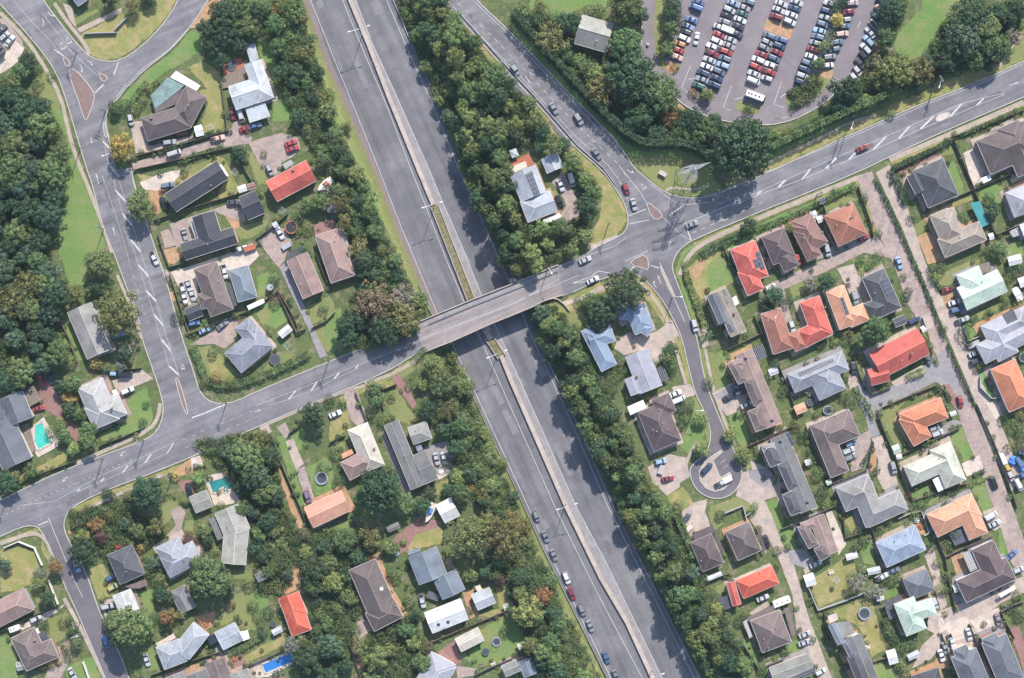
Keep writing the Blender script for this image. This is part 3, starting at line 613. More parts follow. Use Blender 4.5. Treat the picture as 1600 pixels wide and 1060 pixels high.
lawn("dry", (632, 850), (655, 830), (680, 820), (692, 825), (690, 850), (660, 856), (640, 862)); lawn("lush", (720, 1025), (755, 1005), (765, 975), (800, 958), (838, 985), (835, 1000), (800, 1030), (745, 1045)); lawn("lawn", (750, 985), (765, 975), (770, 1000), (760, 1015)); lawn("dry", (742, 962), (780, 950), (775, 920), (800, 915), (800, 948), (770, 965)); lawn("lush", (575, 1062), (650, 1035), (640, 1062)); lawn("lush", (600, 1055), (642, 1040), (648, 1046), (610, 1066))
lawn("dry", (530, 622), (600, 588), (650, 558), (652, 565), (600, 598), (535, 630)); lawn("lawn", (620, 585), (655, 560), (655, 575), (630, 592)); lawn("dry", (595, 600), (615, 592), (618, 600), (600, 610))
drape("grass_bank", [(475, 0), (507, 92), (542, 172), (585, 270), (615, 347), (645, 417), (675, 487), (660, 485), (632, 420), (600, 350), (565, 270), (530, 200), (500, 110), (478, 40)], "lawn", dz=0.16); drape("grass_bank", [(480, 70), (498, 110), (530, 190), (520, 200), (495, 130)], "lush", dz=0.24); drape("grass_bank", [(555, 268), (575, 285), (600, 345), (590, 345), (568, 300)], "lush", dz=0.24)
drape("grass_bank", [(706, 548), (725, 590), (762, 670), (800, 752), (840, 840), (887, 940), (945, 1060), (925, 1060), (870, 945), (835, 870), (792, 760), (750, 670), (712, 590), (698, 555)], "lawn", dz=0.16)
lawn("dry", (840, 480), (880, 470), (930, 445), (965, 432), (992, 430), (1012, 442), (1035, 475), (1055, 515), (1064, 545), (1060, 560), (1045, 520), (1020, 480), (990, 450), (960, 450), (930, 462), (890, 490), (860, 500)); lawn("dry", (1058, 515), (1065, 530), (1078, 585), (1086, 617), (1078, 618), (1066, 570)); lawn("lawn", (885, 490), (905, 485), (915, 495), (905, 512), (890, 510))
lawn("dry", (1072, 425), (1090, 402), (1120, 386), (1128, 390), (1150, 440), (1105, 460), (1095, 470), (1085, 450)); lawn("clay", (1078, 425), (1090, 408), (1100, 405), (1100, 420), (1088, 440)); lawn("lush", (1105, 415), (1128, 395), (1148, 440), (1108, 456))
lawn("lush", (1066, 392), (1088, 380), (1085, 386), (1070, 400), (1062, 430), (1080, 470), (1092, 510), (1085, 510), (1070, 465), (1055, 425)); lawn("lush", (1115, 555), (1134, 545), (1140, 575), (1128, 610), (1116, 600), (1112, 570)); lawn("lawn", (1094, 545), (1100, 545), (1106, 595), (1100, 598)); lawn("lawn", (1108, 550), (1130, 560), (1125, 610), (1118, 612), (1108, 580))
lawn("lush", (1138, 648), (1165, 640), (1170, 690), (1160, 700), (1145, 680)); lawn("lawn", (1148, 700), (1165, 695), (1178, 725), (1168, 740), (1160, 720)); lawn("lawn", (1127, 655), (1134, 650), (1150, 695), (1146, 700)); lawn("lush", (1060, 695), (1080, 660), (1085, 628), (1092, 630), (1105, 670), (1095, 695), (1075, 712)); lawn("lawn", (1080, 620), (1090, 622), (1110, 668), (1110, 690), (1104, 690), (1100, 660))
lawn("dry", (1042, 775), (1068, 760), (1085, 788), (1070, 800), (1052, 795)); lawn("lawn", (1110, 790), (1160, 775), (1180, 790), (1165, 800), (1140, 800), (1108, 800)); lawn("lush", (1195, 785), (1222, 775), (1225, 820), (1218, 830), (1205, 810)); lawn("lush", (1205, 830), (1240, 822), (1245, 860), (1225, 855), (1215, 845)); lawn("lawn", (1105, 800), (1125, 795), (1130, 820), (1115, 830))
lawn("dry", (1270, 905), (1300, 885), (1320, 870), (1335, 875), (1340, 900), (1350, 920), (1280, 950), (1268, 920)); lawn("dry", (1300, 955), (1360, 930), (1375, 985), (1390, 1012), (1362, 1028), (1345, 985), (1335, 975), (1310, 965)); lawn("lush", (1345, 862), (1360, 842), (1368, 885), (1350, 880)); lawn("dry", (1320, 815), (1337, 800), (1348, 825), (1330, 838)); lawn("lush", (1380, 925), (1405, 920), (1405, 930), (1382, 938)); lawn("lush", (1365, 1035), (1390, 1040), (1400, 1060), (1365, 1060)); lawn("lush", (1160, 1000), (1175, 990), (1188, 1030), (1175, 1045), (1162, 1020)); lawn("lush", (1230, 1005), (1262, 995), (1275, 1020), (1255, 1025), (1232, 1018)); lawn("lawn", (1115, 920), (1140, 905), (1145, 920), (1125, 930)); lawn("lush", (1195, 1060), (1215, 1030), (1205, 1062))
lawn("lawn", (1378, 640), (1400, 630), (1420, 620), (1402, 645), (1425, 695), (1410, 700), (1395, 690), (1372, 650)); lawn("lush", (1480, 690), (1505, 665), (1525, 715), (1505, 722), (1498, 700)); lawn("lush", (1515, 760), (1545, 747), (1560, 790), (1535, 800)); lawn("lush", (1560, 830), (1575, 818), (1592, 860), (1580, 880), (1562, 870)); lawn("dry", (1465, 830), (1440, 815), (1450, 808), (1470, 815)); lawn("lush", (1424, 770), (1450, 760), (1470, 775), (1455, 790), (1430, 790))
lawn("lawn", (1428, 355), (1445, 340), (1448, 358), (1430, 372)); lawn("lawn", (1455, 435), (1485, 420), (1540, 400), (1545, 408), (1495, 430), (1488, 445), (1468, 450)); lawn("dry", (1448, 330), (1490, 315), (1520, 305), (1522, 312), (1490, 324), (1452, 336)); lawn("lush", (1530, 300), (1560, 285), (1572, 300), (1565, 330), (1545, 350), (1530, 320)); lawn("lush", (1480, 265), (1490, 250), (1508, 300), (1500, 305)); lawn("lush", (1406, 285), (1415, 280), (1430, 310), (1420, 315)); lawn("lush", (1572, 385), (1595, 375), (1600, 400), (1580, 410)); lawn("lush", (1510, 505), (1525, 500), (1528, 530), (1515, 532)); lawn("lawn", (1525, 490), (1560, 475), (1565, 480), (1530, 500)); lawn("lawn", (1460, 235), (1485, 225), (1490, 240), (1472, 245))
lawn("lawn", (1280, 330), (1320, 305), (1340, 312), (1325, 318), (1288, 332)); lawn("lush", (1180, 355), (1230, 330), (1235, 345), (1185, 370)); lawn("lawn", (1342, 292), (1350, 290), (1372, 360), (1365, 370), (1352, 330)); lawn("lawn", (1230, 445), (1270, 430), (1272, 440), (1240, 468)); lawn("lush", (1330, 405), (1375, 405), (1380, 415), (1345, 425)); lawn("lawn", (1376, 345), (1392, 290), (1388, 285), (1370, 290)) if False else None
lawn("dry", (1082, 380), (1200, 330), (1335, 277), (1338, 284), (1200, 340), (1090, 388)); lawn("lush", (1120, 385), (1200, 350), (1330, 285), (1335, 295), (1210, 355), (1130, 395)); lawn("dry", (1390, 252), (1487, 206), (1600, 160), (1600, 168), (1490, 214), (1395, 262)); lawn("dry", (1335, 276), (1345, 272), (1375, 362), (1360, 362))
sheet("lawn", [(1529, 585), (1543, 575), (1535, 600), (1545, 612), (1562, 615), (1555, 622), (1540, 625), (1530, 600)], zl(), "turf")
# footpaths
def path(pts, wd, mat="path", sm=1): return line("footpath", pts, wd, zl() + 0.045, mat, sm)
path([(0, 20), (40, 60), (70, 105), (95, 150), (108, 210), (122, 255), (135, 285), (160, 350), (175, 395)], 6); path([(85, 5), (105, 35), (130, 65), (140, 85)], 6)
path([(183, 430), (205, 480), (222, 530)], 5); path([(250, 630), (248, 650), (235, 672), (170, 702), (120, 723)], 6); path([(125, 800), (190, 770), (255, 742)], 5); path([(405, 668), (470, 640), (535, 612), (570, 603)], 5); path([(570, 600), (620, 582), (655, 560)], 5)
path([(880, 475), (905, 468), (930, 455), (965, 440), (990, 440)], 7, "concrete"); path([(998, 440), (1025, 470), (1045, 505), (1060, 560), (1072, 600)], 5); path([(1102, 545), (1112, 600), (1125, 640), (1145, 690)], 5); path([(1090, 690), (1075, 715), (1068, 740)], 5); path([(1062, 430), (1072, 405), (1090, 385), (1140, 360), (1200, 335), (1290, 298), (1340, 278)], 7, "path"); path([(1390, 250), (1490, 208), (1600, 160)], 8, "path"); path([(1040, 298), (1050, 293), (1085, 297), (1110, 290)], 4); path([(1200, 255), (1270, 222), (1330, 190), (1370, 180)], 4); path([(920, 388), (945, 378), (965, 370)], 7, "concrete"); path([(1560, 108), (1575, 80), (1598, 55)], 4)
path([(110, 835), (118, 812), (140, 795)], 9, "clay"); path([(0, 850), (50, 832), (70, 840), (82, 868)], 6); path([(100, 935), (120, 970), (150, 1030), (165, 1062)], 6, "concrete"); path([(158, 945), (172, 975)], 5, "concrete")
# drives and yards
paved("pale", (-5, 55), (8, 40), (38, 75), (30, 95), (8, 112), (-5, 118)); paved("drive", (-5, 28), (8, 30), (34, 62), (36, 75), (15, 55))
paved("concrete", (203, 190), (222, 190), (232, 228), (302, 212), (298, 222), (232, 238), (212, 240)); paved("drive", (205, 255), (270, 238), (330, 218), (362, 200), (365, 190), (378, 188), (378, 205), (395, 215), (390, 225), (330, 232), (210, 268))
paved("drive", (388, 222), (440, 208), (465, 215), (470, 232), (458, 245), (440, 255), (438, 270), (422, 278), (408, 260), (395, 238)); paved("pale", (218, 285), (250, 272), (282, 265), (280, 275), (258, 300), (248, 302), (225, 296)); paved("clay", (232, 296), (258, 300), (250, 312), (248, 335), (240, 336), (236, 312)); 
paved("drive", (265, 350), (340, 325), (375, 312), (385, 345), (362, 343), (335, 330), (300, 343), (308, 372), (290, 384), (276, 390)); paved("drive", (250, 362), (265, 358), (275, 384), (258, 388)); paved("drive", (403, 375), (430, 355), (445, 358), (458, 382), (448, 395), (445, 408), (435, 418), (420, 400)); paved("slab", (436, 418), (447, 410), (470, 465), (500, 535), (512, 556), (500, 560), (484, 520))
paved("pale", (267, 425), (310, 412), (360, 395), (395, 380), (405, 400), (390, 415), (360, 425), (345, 415), (305, 420), (310, 455), (305, 475), (290, 478), (280, 450)); paved("drive", (295, 540), (325, 522), (350, 505), (372, 490), (378, 498), (366, 515), (372, 530), (350, 545), (335, 538)); paved("concrete", (256, 420), (266, 425), (272, 440), (262, 440)); paved("clay", (258, 460), (272, 455), (275, 470), (262, 475))
paved("concrete", (175, 595), (222, 578), (240, 592), (210, 605), (190, 620), (182, 612)); paved("redbrick", (55, 600), (85, 590), (95, 620), (100, 655), (120, 665), (125, 690), (115, 690), (100, 660), (72, 640)); paved("pale", (48, 668), (68, 652), (92, 690), (90, 698), (60, 715), (48, 700))
paved("clay", (270, 738), (300, 715), (302, 740), (280, 745)); paved("pale", (298, 716), (312, 712), (318, 728), (300, 732)); paved("redbrick", (275, 752), (300, 750), (304, 778), (295, 780)); paved("pale", (318, 745), (362, 735), (378, 760), (372, 785), (350, 790), (335, 790)); paved("drive", (265, 800), (280, 790), (290, 800), (282, 830), (268, 845), (258, 840), (275, 820))
paved("clay", (400, 675), (412, 672), (440, 740), (465, 800), (492, 860), (488, 868), (455, 800), (430, 730)); paved("concrete", (405, 668), (418, 662), (425, 675), (412, 682)); paved("drive", (432, 668), (446, 660), (455, 680), (446, 686)); paved("concrete", (446, 690), (458, 686), (475, 725), (462, 735)); paved("drive", (462, 735), (476, 728), (495, 790), (482, 795)); paved("drive", (536, 612), (555, 605), (575, 655), (560, 668), (547, 655)); paved("redbrick", (610, 590), (625, 585), (650, 630), (645, 640)); paved("slab", (662, 700), (700, 688), (712, 712), (705, 740), (685, 748), (680, 735), (662, 708)); paved("pale", (682, 742), (702, 730), (705, 740), (686, 750)); paved("slab", (595, 680), (602, 678), (645, 775), (636, 780))
paved("clay", (440, 820), (455, 850), (470, 880), (470, 918), (445, 930), (440, 900), (448, 870), (438, 840)); paved("redbrick", (605, 850), (635, 825), (665, 800), (672, 812), (690, 815), (680, 825), (650, 835), (635, 862), (620, 868)); paved("redbrick", (680, 1022), (712, 1000), (720, 1035), (712, 1040)); paved("clay", (722, 925), (740, 920), (748, 960), (735, 968)); paved("drive", (540, 975), (575, 968), (580, 985), (560, 1000), (548, 995)); paved("redbrick", (518, 935), (535, 935), (560, 1000), (575, 1060), (560, 1060), (540, 990)); paved("drive", (712, 1040), (745, 1045), (740, 1056), (715, 1060)); paved("drive", (570, 1062), (600, 1040), (650, 1030), (655, 1038), (600, 1058))
paved("pale", (100, 945), (106, 940), (92, 955), (60, 975), (20, 990), (18, 985), (60, 962)); paved("drive", (85, 1015), (125, 985), (130, 995), (110, 1030), (95, 1060), (70, 1060)); paved("concrete", (160, 938), (178, 935), (182, 950), (168, 955)); paved("slab", (330, 1020), (352, 1000), (360, 1020), (335, 1030)); paved("clay", (305, 965), (335, 955), (338, 975), (322, 985)); paved("redbrick", (355, 1030), (378, 1025), (392, 1045), (362, 1052)); paved("clay", (285, 1045), (315, 1035), (320, 1045), (292, 1056)); paved("pale", (390, 1040), (455, 1015), (462, 1036), (418, 1058), (398, 1060))
paved("drive", (862, 285), (880, 268), (890, 290), (905, 318), (910, 335), (880, 350), (872, 340), (885, 322), (875, 300)); paved("lawn", (858, 300), (868, 296), (882, 320), (876, 330)); 
paved("concrete", (965, 530), (990, 515), (1010, 525), (1030, 515), (1050, 500), (1062, 525), (1045, 535), (1040, 560), (1025, 570), (1012, 545), (975, 555), (960, 545)); paved("concrete", (1050, 605), (1078, 600), (1088, 617), (1070, 622), (1058, 632)); paved("concrete", (1012, 730), (1045, 710), (1072, 715), (1078, 745), (1062, 755), (1062, 762), (1042, 775), (1020, 755))
paved("concrete", (1090, 515), (1105, 510), (1108, 540), (1098, 545)); paved("concrete", (1112, 615), (1140, 600), (1165, 595), (1172, 630), (1165, 640), (1135, 650)); paved("slab", (1115, 618), (1150, 598), (1160, 605), (1140, 635))
paved("concrete", (1158, 740), (1175, 735), (1172, 720), (1200, 732), (1225, 765), (1218, 775), (1195, 782), (1210, 815), (1222, 850), (1240, 880), (1262, 960), (1300, 1060), (1278, 1060), (1245, 990), (1238, 930), (1215, 870), (1195, 830), (1182, 800), (1170, 785), (1150, 775)); paved("slab", (1168, 735), (1200, 732), (1208, 750), (1195, 762), (1172, 748)); paved("concrete", (1065, 800), (1085, 785), (1105, 780), (1102, 800), (1110, 822), (1095, 830), (1080, 840), (1068, 815)); paved("concrete", (1170, 810), (1190, 795), (1200, 850), (1196, 868), (1185, 830)); paved("slab", (1230, 860), (1255, 858), (1275, 872), (1262, 890), (1235, 880)); paved("concrete", (1255, 890), (1278, 872), (1285, 880), (1258, 898)); paved("pale", (1290, 800), (1300, 798), (1322, 850), (1310, 868)); paved("concrete", (1150, 908), (1195, 882), (1200, 888), (1155, 912)); paved("concrete", (1170, 958), (1198, 940), (1205, 946), (1175, 962))
# long shared drives on the right
paved("drive", (1338, 275), (1362, 268), (1375, 300), (1405, 362), (1440, 448), (1478, 535), (1520, 632), (1548, 700), (1585, 800), (1602, 850), (1602, 905), (1580, 880), (1565, 830), (1530, 730), (1512, 690), (1495, 640), (1460, 590), (1450, 520), (1420, 480), (1395, 410), (1372, 365)); paved("concrete", (1368, 270), (1390, 258), (1400, 275), (1425, 345), (1442, 400), (1465, 455), (1500, 505), (1530, 590), (1548, 625), (1575, 690), (1595, 745), (1580, 770), (1545, 690), (1522, 625), (1480, 525), (1445, 445), (1410, 358))
paved("drive", (1200, 445), (1255, 420), (1320, 392), (1370, 368), (1395, 405), (1350, 395), (1290, 425), (1225, 452), (1235, 490), (1242, 515), (1232, 515), (1215, 462)); paved("concrete", (1308, 420), (1335, 412), (1345, 445), (1348, 470), (1335, 475)); paved("slab", (1338, 455), (1350, 450), (1355, 480), (1345, 480)); paved("slab", (1265, 410), (1310, 395), (1350, 378), (1350, 372), (1300, 385)); paved("slab", (1335, 600), (1352, 590), (1375, 615), (1440, 575), (1478, 545), (1500, 600), (1512, 640), (1480, 600), (1460, 598), (1375, 640), (1368, 660), (1375, 680), (1360, 685), (1352, 650), (1338, 620)); paved("concrete", (1322, 588), (1340, 580), (1345, 600), (1328, 610)); paved("concrete", (1362, 685), (1378, 680), (1392, 720), (1402, 750), (1405, 780), (1385, 775), (1370, 745), (1372, 720)); paved("clay", (1362, 690), (1370, 712), (1368, 740), (1358, 735)); paved("drive", (1326, 705), (1344, 680), (1358, 672), (1362, 700), (1350, 732), (1330, 738)); paved("slab", (1455, 680), (1488, 655), (1505, 660), (1490, 675), (1460, 690)); paved("pale", (1502, 725), (1530, 712), (1538, 735), (1510, 745)); paved("redbrick", (1475, 610), (1482, 598), (1500, 630), (1492, 640)); paved("concrete", (1535, 800), (1560, 790), (1575, 815), (1555, 830), (1545, 825)); paved("clay", (1432, 370), (1450, 362), (1462, 375), (1470, 408), (1450, 414)); paved("clay", (1470, 458), (1488, 450), (1492, 480), (1478, 482)); paved("pale", (1540, 630), (1570, 620), (1575, 645), (1555, 655)); paved("concrete", (1440, 495), (1455, 488), (1460, 510), (1440, 520)); paved("redbrick", (1402, 268), (1468, 238), (1470, 246), (1412, 278)); paved("pale", (1505, 240), (1520, 232), (1540, 280), (1520, 292)); paved("clay", (1565, 300), (1600, 280), (1602, 286), (1570, 306)); paved("concrete", (1410, 545), (1430, 535), (1445, 560), (1440, 580), (1392, 600), (1388, 590), (1430, 565)) if False else None
paved("concrete", (1392, 598), (1440, 570), (1448, 580), (1400, 605)); paved("concrete", (1362, 540), (1380, 540), (1372, 580), (1360, 560)) if False else None
paved("concrete", (1450, 965), (1468, 955), (1510, 940), (1600, 900), (1602, 925), (1560, 945), (1545, 960), (1540, 985), (1520, 1000), (1500, 985), (1470, 1010), (1455, 1030), (1425, 1045), (1440, 1010), (1460, 990), (1448, 985)); paved("pale", (1515, 970), (1560, 950), (1572, 985), (1535, 998)); paved("clay", (1460, 1032), (1480, 1015), (1490, 1045), (1470, 1045)); paved("pale", (1475, 975), (1510, 962), (1520, 990), (1530, 1010), (1515, 1005), (1490, 1015)); paved("pale", (1465, 958), (1472, 960), (1478, 985), (1468, 990)); paved("concrete", (1445, 870), (1458, 852), (1465, 880), (1480, 945), (1470, 955), (1455, 900)); paved("clay", (1485, 870), (1505, 862), (1515, 892), (1495, 900)); paved("slab", (1490, 915), (1500, 940), (1495, 945), (1488, 930)); paved("clay", (1410, 830), (1440, 815), (1448, 835), (1412, 838)); paved("concrete", (1210, 1040), (1262, 1010), (1275, 1030), (1240, 1030), (1215, 1048)); paved("redbrick", (1575, 985), (1592, 975), (1602, 1010), (1602, 1060), (1590, 1020))
paved("clay", (295, 20), (330, 0), (345, 0), (332, 25), (318, 42), (298, 45)); paved("clay", (970, 680 - 500), (1000, 165), (985, 205), (975, 200)) if False else None; paved("clay", (1060, 160), (1070, 170), (1050, 205), (1042, 210), (1052, 185)); paved("clay", (838, 36), (852, 38), (845, 50), (838, 52)); paved("clay", (905, 88), (918, 92), (905, 106), (895, 104)); paved("path", (98, 5), (112, 10), (115, 22), (120, 45), (190, 12), (190, 20), (125, 52), (108, 30))

# ================================================================ HOUSES
def rect3(a, b, c, z):
    """roof wing: A-B is one eave along the ridge, C beyond B across the wing; returns origin, u, v, L, W in metres at height z"""
    A, B, C = P(*a, z), P(*b, z), P(*c, z)
    u = (B - A); u.z = 0; L = u.length; u.normalize()
    v = (C - B); v.z = 0; v = v - u * v.dot(u); W = v.length; v.normalize()
    return A, u, v, L, W
class Wing:
    def __init__(s, a, b, c, typ, e, pitch, dz):
        s.e = e + dz; s.A, s.u, s.v, s.L, s.W = rect3(a, b, c, e); s.A.z = s.e
        if typ == 'hh' and s.W > s.L:
            s.A, s.u, s.v, s.L, s.W = s.A, s.v, s.u, s.W, s.L
        s.typ = typ; s.pitch = pitch
        s.hr = s.W / 2 * pitch
        s.i0 = min(s.W / 2, s.L / 2 - 0.01) if typ[0] == 'h' else 0.0
        s.i1 = min(s.W / 2, s.L / 2 - 0.01) if typ[1] == 'h' else 0.0
    def pt(s, x, y, z=0): 
        p = s.A + s.u * x + s.v * y; return Vector((p.x, p.y, s.e + z))
    def height(s, p):
        d = Vector((p.x - s.A.x, p.y - s.A.y, 0)); x, y = d.dot(s.u), d.dot(s.v)
        if not (-.01 <= x <= s.L + .01 and -.01 <= y <= s.W + .01): return None
        h = min(y, s.W - y)
        if s.typ[0] == 'h': h = min(h, x)
        if s.typ[1] == 'h': h = min(h, s.L - x)
        return s.e + h * s.pitch
    def roof(s, mb):
        L, W, h = s.L, s.W, s.hr; p = s.pt; sl = math.hypot(W / 2, h)
        q = [p(0, 0), p(L, 0), p(L - s.i1, W / 2, h), p(s.i0, W / 2, h)]
        out(mb, q, [(0, 0), (L, 0), (L - s.i1, sl), (s.i0, sl)])
        q = [p(L, W), p(0, W), p(s.i0, W / 2, h), p(L - s.i1, W / 2, h)]
        out(mb, q, [(0, 0), (L, 0), (L - s.i0, sl), (s.i1, sl)])
        for i, x0, xr in ((s.i0, 0, s.i0), (s.i1, L, L - s.i1)):
            q = [p(x0, 0), p(x0, W), p(xr, W / 2, h)]
            out(mb, q, [(0, 0), (W, 0), (W / 2, sl)], flat=(i == 0), ref=p(L / 2, W / 2))
    def walls(s, mb, z0=0.0):
        o = 0.45; p = s.pt; e = s.e
        q = [p(o, o), p(s.L - o, o), p(s.L - o, s.W - o), p(o, s.W - o)]
        mb.slab([(a.x, a.y) for a in q], z0 - 0.1, e + 0.02)
    def caps(s, mb):
        p = s.pt; a, b = p(s.i0, s.W / 2, s.hr), p(s.L - s.i1, s.W / 2, s.hr)
        mb.tube(a, b, .13, n=4)
        if s.i0: mb.tube(p(0, 0), a, .11, n=4); mb.tube(p(0, s.W), a, .11, n=4)
        else: mb.tube(p(0, 0), a, .08, n=4); mb.tube(p(0, s.W), a, .08, n=4)
        if s.i1: mb.tube(p(s.L, 0), b, .11, n=4); mb.tube(p(s.L, s.W), b, .11, n=4)
        else: mb.tube(p(s.L, 0), b, .08, n=4); mb.tube(p(s.L, s.W), b, .08, n=4)
    def eaves(s, mb):
        p = s.pt; c = [p(0, 0), p(s.L, 0), p(s.L, s.W), p(0, s.W)]
        for i in range(4):
            if (i == 1 and not s.i1) or (i == 3 and not s.i0): continue
            a, b = c[i], c[(i + 1) % 4]; mb.bar((a.x, a.y, a.z), (b.x, b.y, b.z), 0.16, -0.16, 0.0)
def out(mb, q, uv, flat=False, ref=None):
    n = (q[1] - q[0]).cross(q[2] - q[0])
    if flat:
        m = sum(q, Vector()) / len(q) - ref; m.z = 0
        if n.dot(m) < 0: q = q[::-1]; uv = uv[::-1]
    elif n.z < 0: q = q[::-1]; uv = uv[::-1]
    mb.face(q, uv)
CAPC = {}
def cap_mat(roof):
    k = "cap_" + roof
    if k not in MATS: plain(k, tuple(min(0.7, v * 1.45 + 0.03) for v in ROOFS[roof][0]), 0.8, 0, 0.15)
    return MATS[k]
WALLS = ['wall_white', 'wall_cream', 'wall_brick', 'wall_grey', 'wall_cream', 'wall_brick']
HN = [0]
FOOT = []
EXTRA = []       # small garden shrubs near walls and fences
def flat_mb(pts, z, th=0.16, posts=True):
    mb = MB(); w3 = [P(x, y, z) for x, y in pts]; mb.slab([(v.x, v.y) for v in w3], z - th, z)
    c = sum(w3, Vector()) / len(w3)
    if posts and z > 1.2:
        for v in w3:
            q = v.lerp(c, 0.06); mb.bar((q.x - .06, q.y), (q.x + .06, q.y), .12, 0, z - th)
    return mb
def slab_uv(mb, u=None):
    """planar UV in metres for flat roofs, along their first edge"""
    o = mb.v[0]; d = (mb.v[1] - mb.v[0]); d.z = 0
    if d.length < 1e-3: return
    d.normalize(); n = Vector((-d.y, d.x, 0)); i = 0
    for k, f in enumerate(mb.f):
        mb.u[k] = [((mb.v[j] - o).dot(d), (mb.v[j] - o).dot(n)) for j in f]
def H_(name, label, ref, roof, e, wings, flats=(), panels=(), vents=(), pitch=None, wall=None, cat="house", group=None):
    """a house: wings = (A, B, C, type[, roof]) in photograph points; flats = (part, pts, z, mat); panels = (part, 4 points, mat)"""
    HN[0] += 1; rr = random.Random(HN[0] * 13)
    style = ROOFS[roof][1]; pitch = pitch or (0.5 if style == 'tile' else 0.32)
    allp = [p for w_ in wings for p in w_[:3]]
    cx = sum(p[0] for p in allp) / len(allp); cy = sum(p[1] for p in allp) / len(allp)
    o = empty(name, (0, 0, 0)); o.location = P(cx, cy, 0); base = o.location.copy()
    tag(o, label, cat, group)
    if ref: ANCH.append((cx, cy, ref))
    def fin(c):
        c.parent = o; c.location = -base; return c
    W = []; by = {}
    for i, w_ in enumerate(wings):
        ty = w_[3]; g = Wing(w_[0], w_[1], w_[2], ty, e, (0.09 if ty == 'ff' else pitch), 0.011 * i)
        if ty == 'ff': g.typ = 'gg'; g.i0 = g.i1 = 0
        W.append(g); FOOT.append(g); by.setdefault(w_[4] if len(w_) > 4 else roof, []).append(g)
    mw = MB(); [g.walls(mw) for g in W]; fin(mw.build("wall", wall or rr.choice(WALLS)))
    for k, gs in by.items():
        mr = MB(); [g.roof(mr) for g in gs]; fin(mr.build("roof", "roof_" + k))
        mc = MB(); [g.caps(mc) for g in gs]; fin(mc.build("ridge_cap", cap_mat(k)))
        gm = "wall_white" if rr.random() < .6 else "kerb"
        for g in gs: mg = MB(); g.eaves(mg); fin(mg.build("gutter", gm))
    if cat == "house" and (cx > 1080 or rr.random() < .4):       # narrow paving round the walls
        mt = rr.choice(["slab", "concrete", "path", "clay", "drive"])
        for g in W:
            ov = rr.uniform(.2, 1.6); q = [g.pt(-ov, -ov * .8), g.pt(g.L + ov, -.6), g.pt(g.L + ov * .7, g.W + ov), g.pt(-.7, g.W + ov)]
            z_ = zl() + .035; mp = MB(); n_ = (q[1] - q[0]).cross(q[2] - q[0]).z
            q = q if n_ > 0 else q[::-1]; mp.face([(v.x, v.y, z_) for v in q]); tag(mp.build("paving", mt), kind='structure')
    for g in (W if cat == 'house' else ()):
        for _ in range(3 if cx > 1080 else 2):
            sd = rr.randrange(4); t = rr.random(); ov = rr.uniform(.9, 2.2)
            q = (g.pt(t * g.L, -ov), g.pt(t * g.L, g.W + ov), g.pt(-ov, t * g.W), g.pt(g.L + ov, t * g.W))[sd]
            x_, y_ = to_px(Vector((q.x, q.y, 0.6))); EXTRA.append((x_, y_, rr.uniform(2.4, 5.0), rr.choice('mmdlldo')))
    def top(px, py):
        z = e
        for _ in range(4):
            p = P(px, py, z); hs = [h for h in (g.height(p) for g in W) if h is not None]
            z = max(hs) if hs else e
        return P(px, py, z)
    for f in flats:
        mb = flat_mb(f[1], f[2] + 0.007 * rr.random()); slab_uv(mb); fin(mb.build(f[0], f[3]))
    for f in panels:
        q = [top(*p) + Vector((0, 0, .16)) for p in f[1]]
        if (q[1] - q[0]).cross(q[2] - q[0]).z < 0: q.reverse()
        lo = [v - Vector((0, 0, .08)) for v in q]
        mb = MB(); mb.hexa(lo, q)
        d = (q[1] - q[0]).normalized(); d2 = (q[3] - q[0]).normalized()
        mb.u[0] = [((v - q[0]).dot(d), (v - q[0]).dot(d2)) for v in q]
        fin(mb.build(f[0], f[2]))
    for v in vents:
        p = top(*v[:2]); mb = MB(); k = v[2] if len(v) > 2 else 'vent'
        if k == 'chimney': mb.bar((p.x - .35, p.y), (p.x + .35, p.y), .7, p.z - .6, p.z + 0.95); mb.tube(p + Vector((0, 0, .9)), p + Vector((0, 0, 1.3)), .15, n=8); fin(mb.build("chimney", "wall_brick"))
        elif k == 'sky': mb.bar((p.x - .5, p.y), (p.x + .5, p.y), .8, p.z - .3, p.z + .17); fin(mb.build("skylight", "glass"))
        else: mb.tube(p - Vector((0, 0, .3)), p + Vector((0, 0, .75)), .13, n=8); mb.tube(p + Vector((0, 0, .7)), p + Vector((0, 0, .85)), .2, n=8); fin(mb.build("vent_pipe", "steel"))
    return o
G2 = 2.95; T2 = 5.2
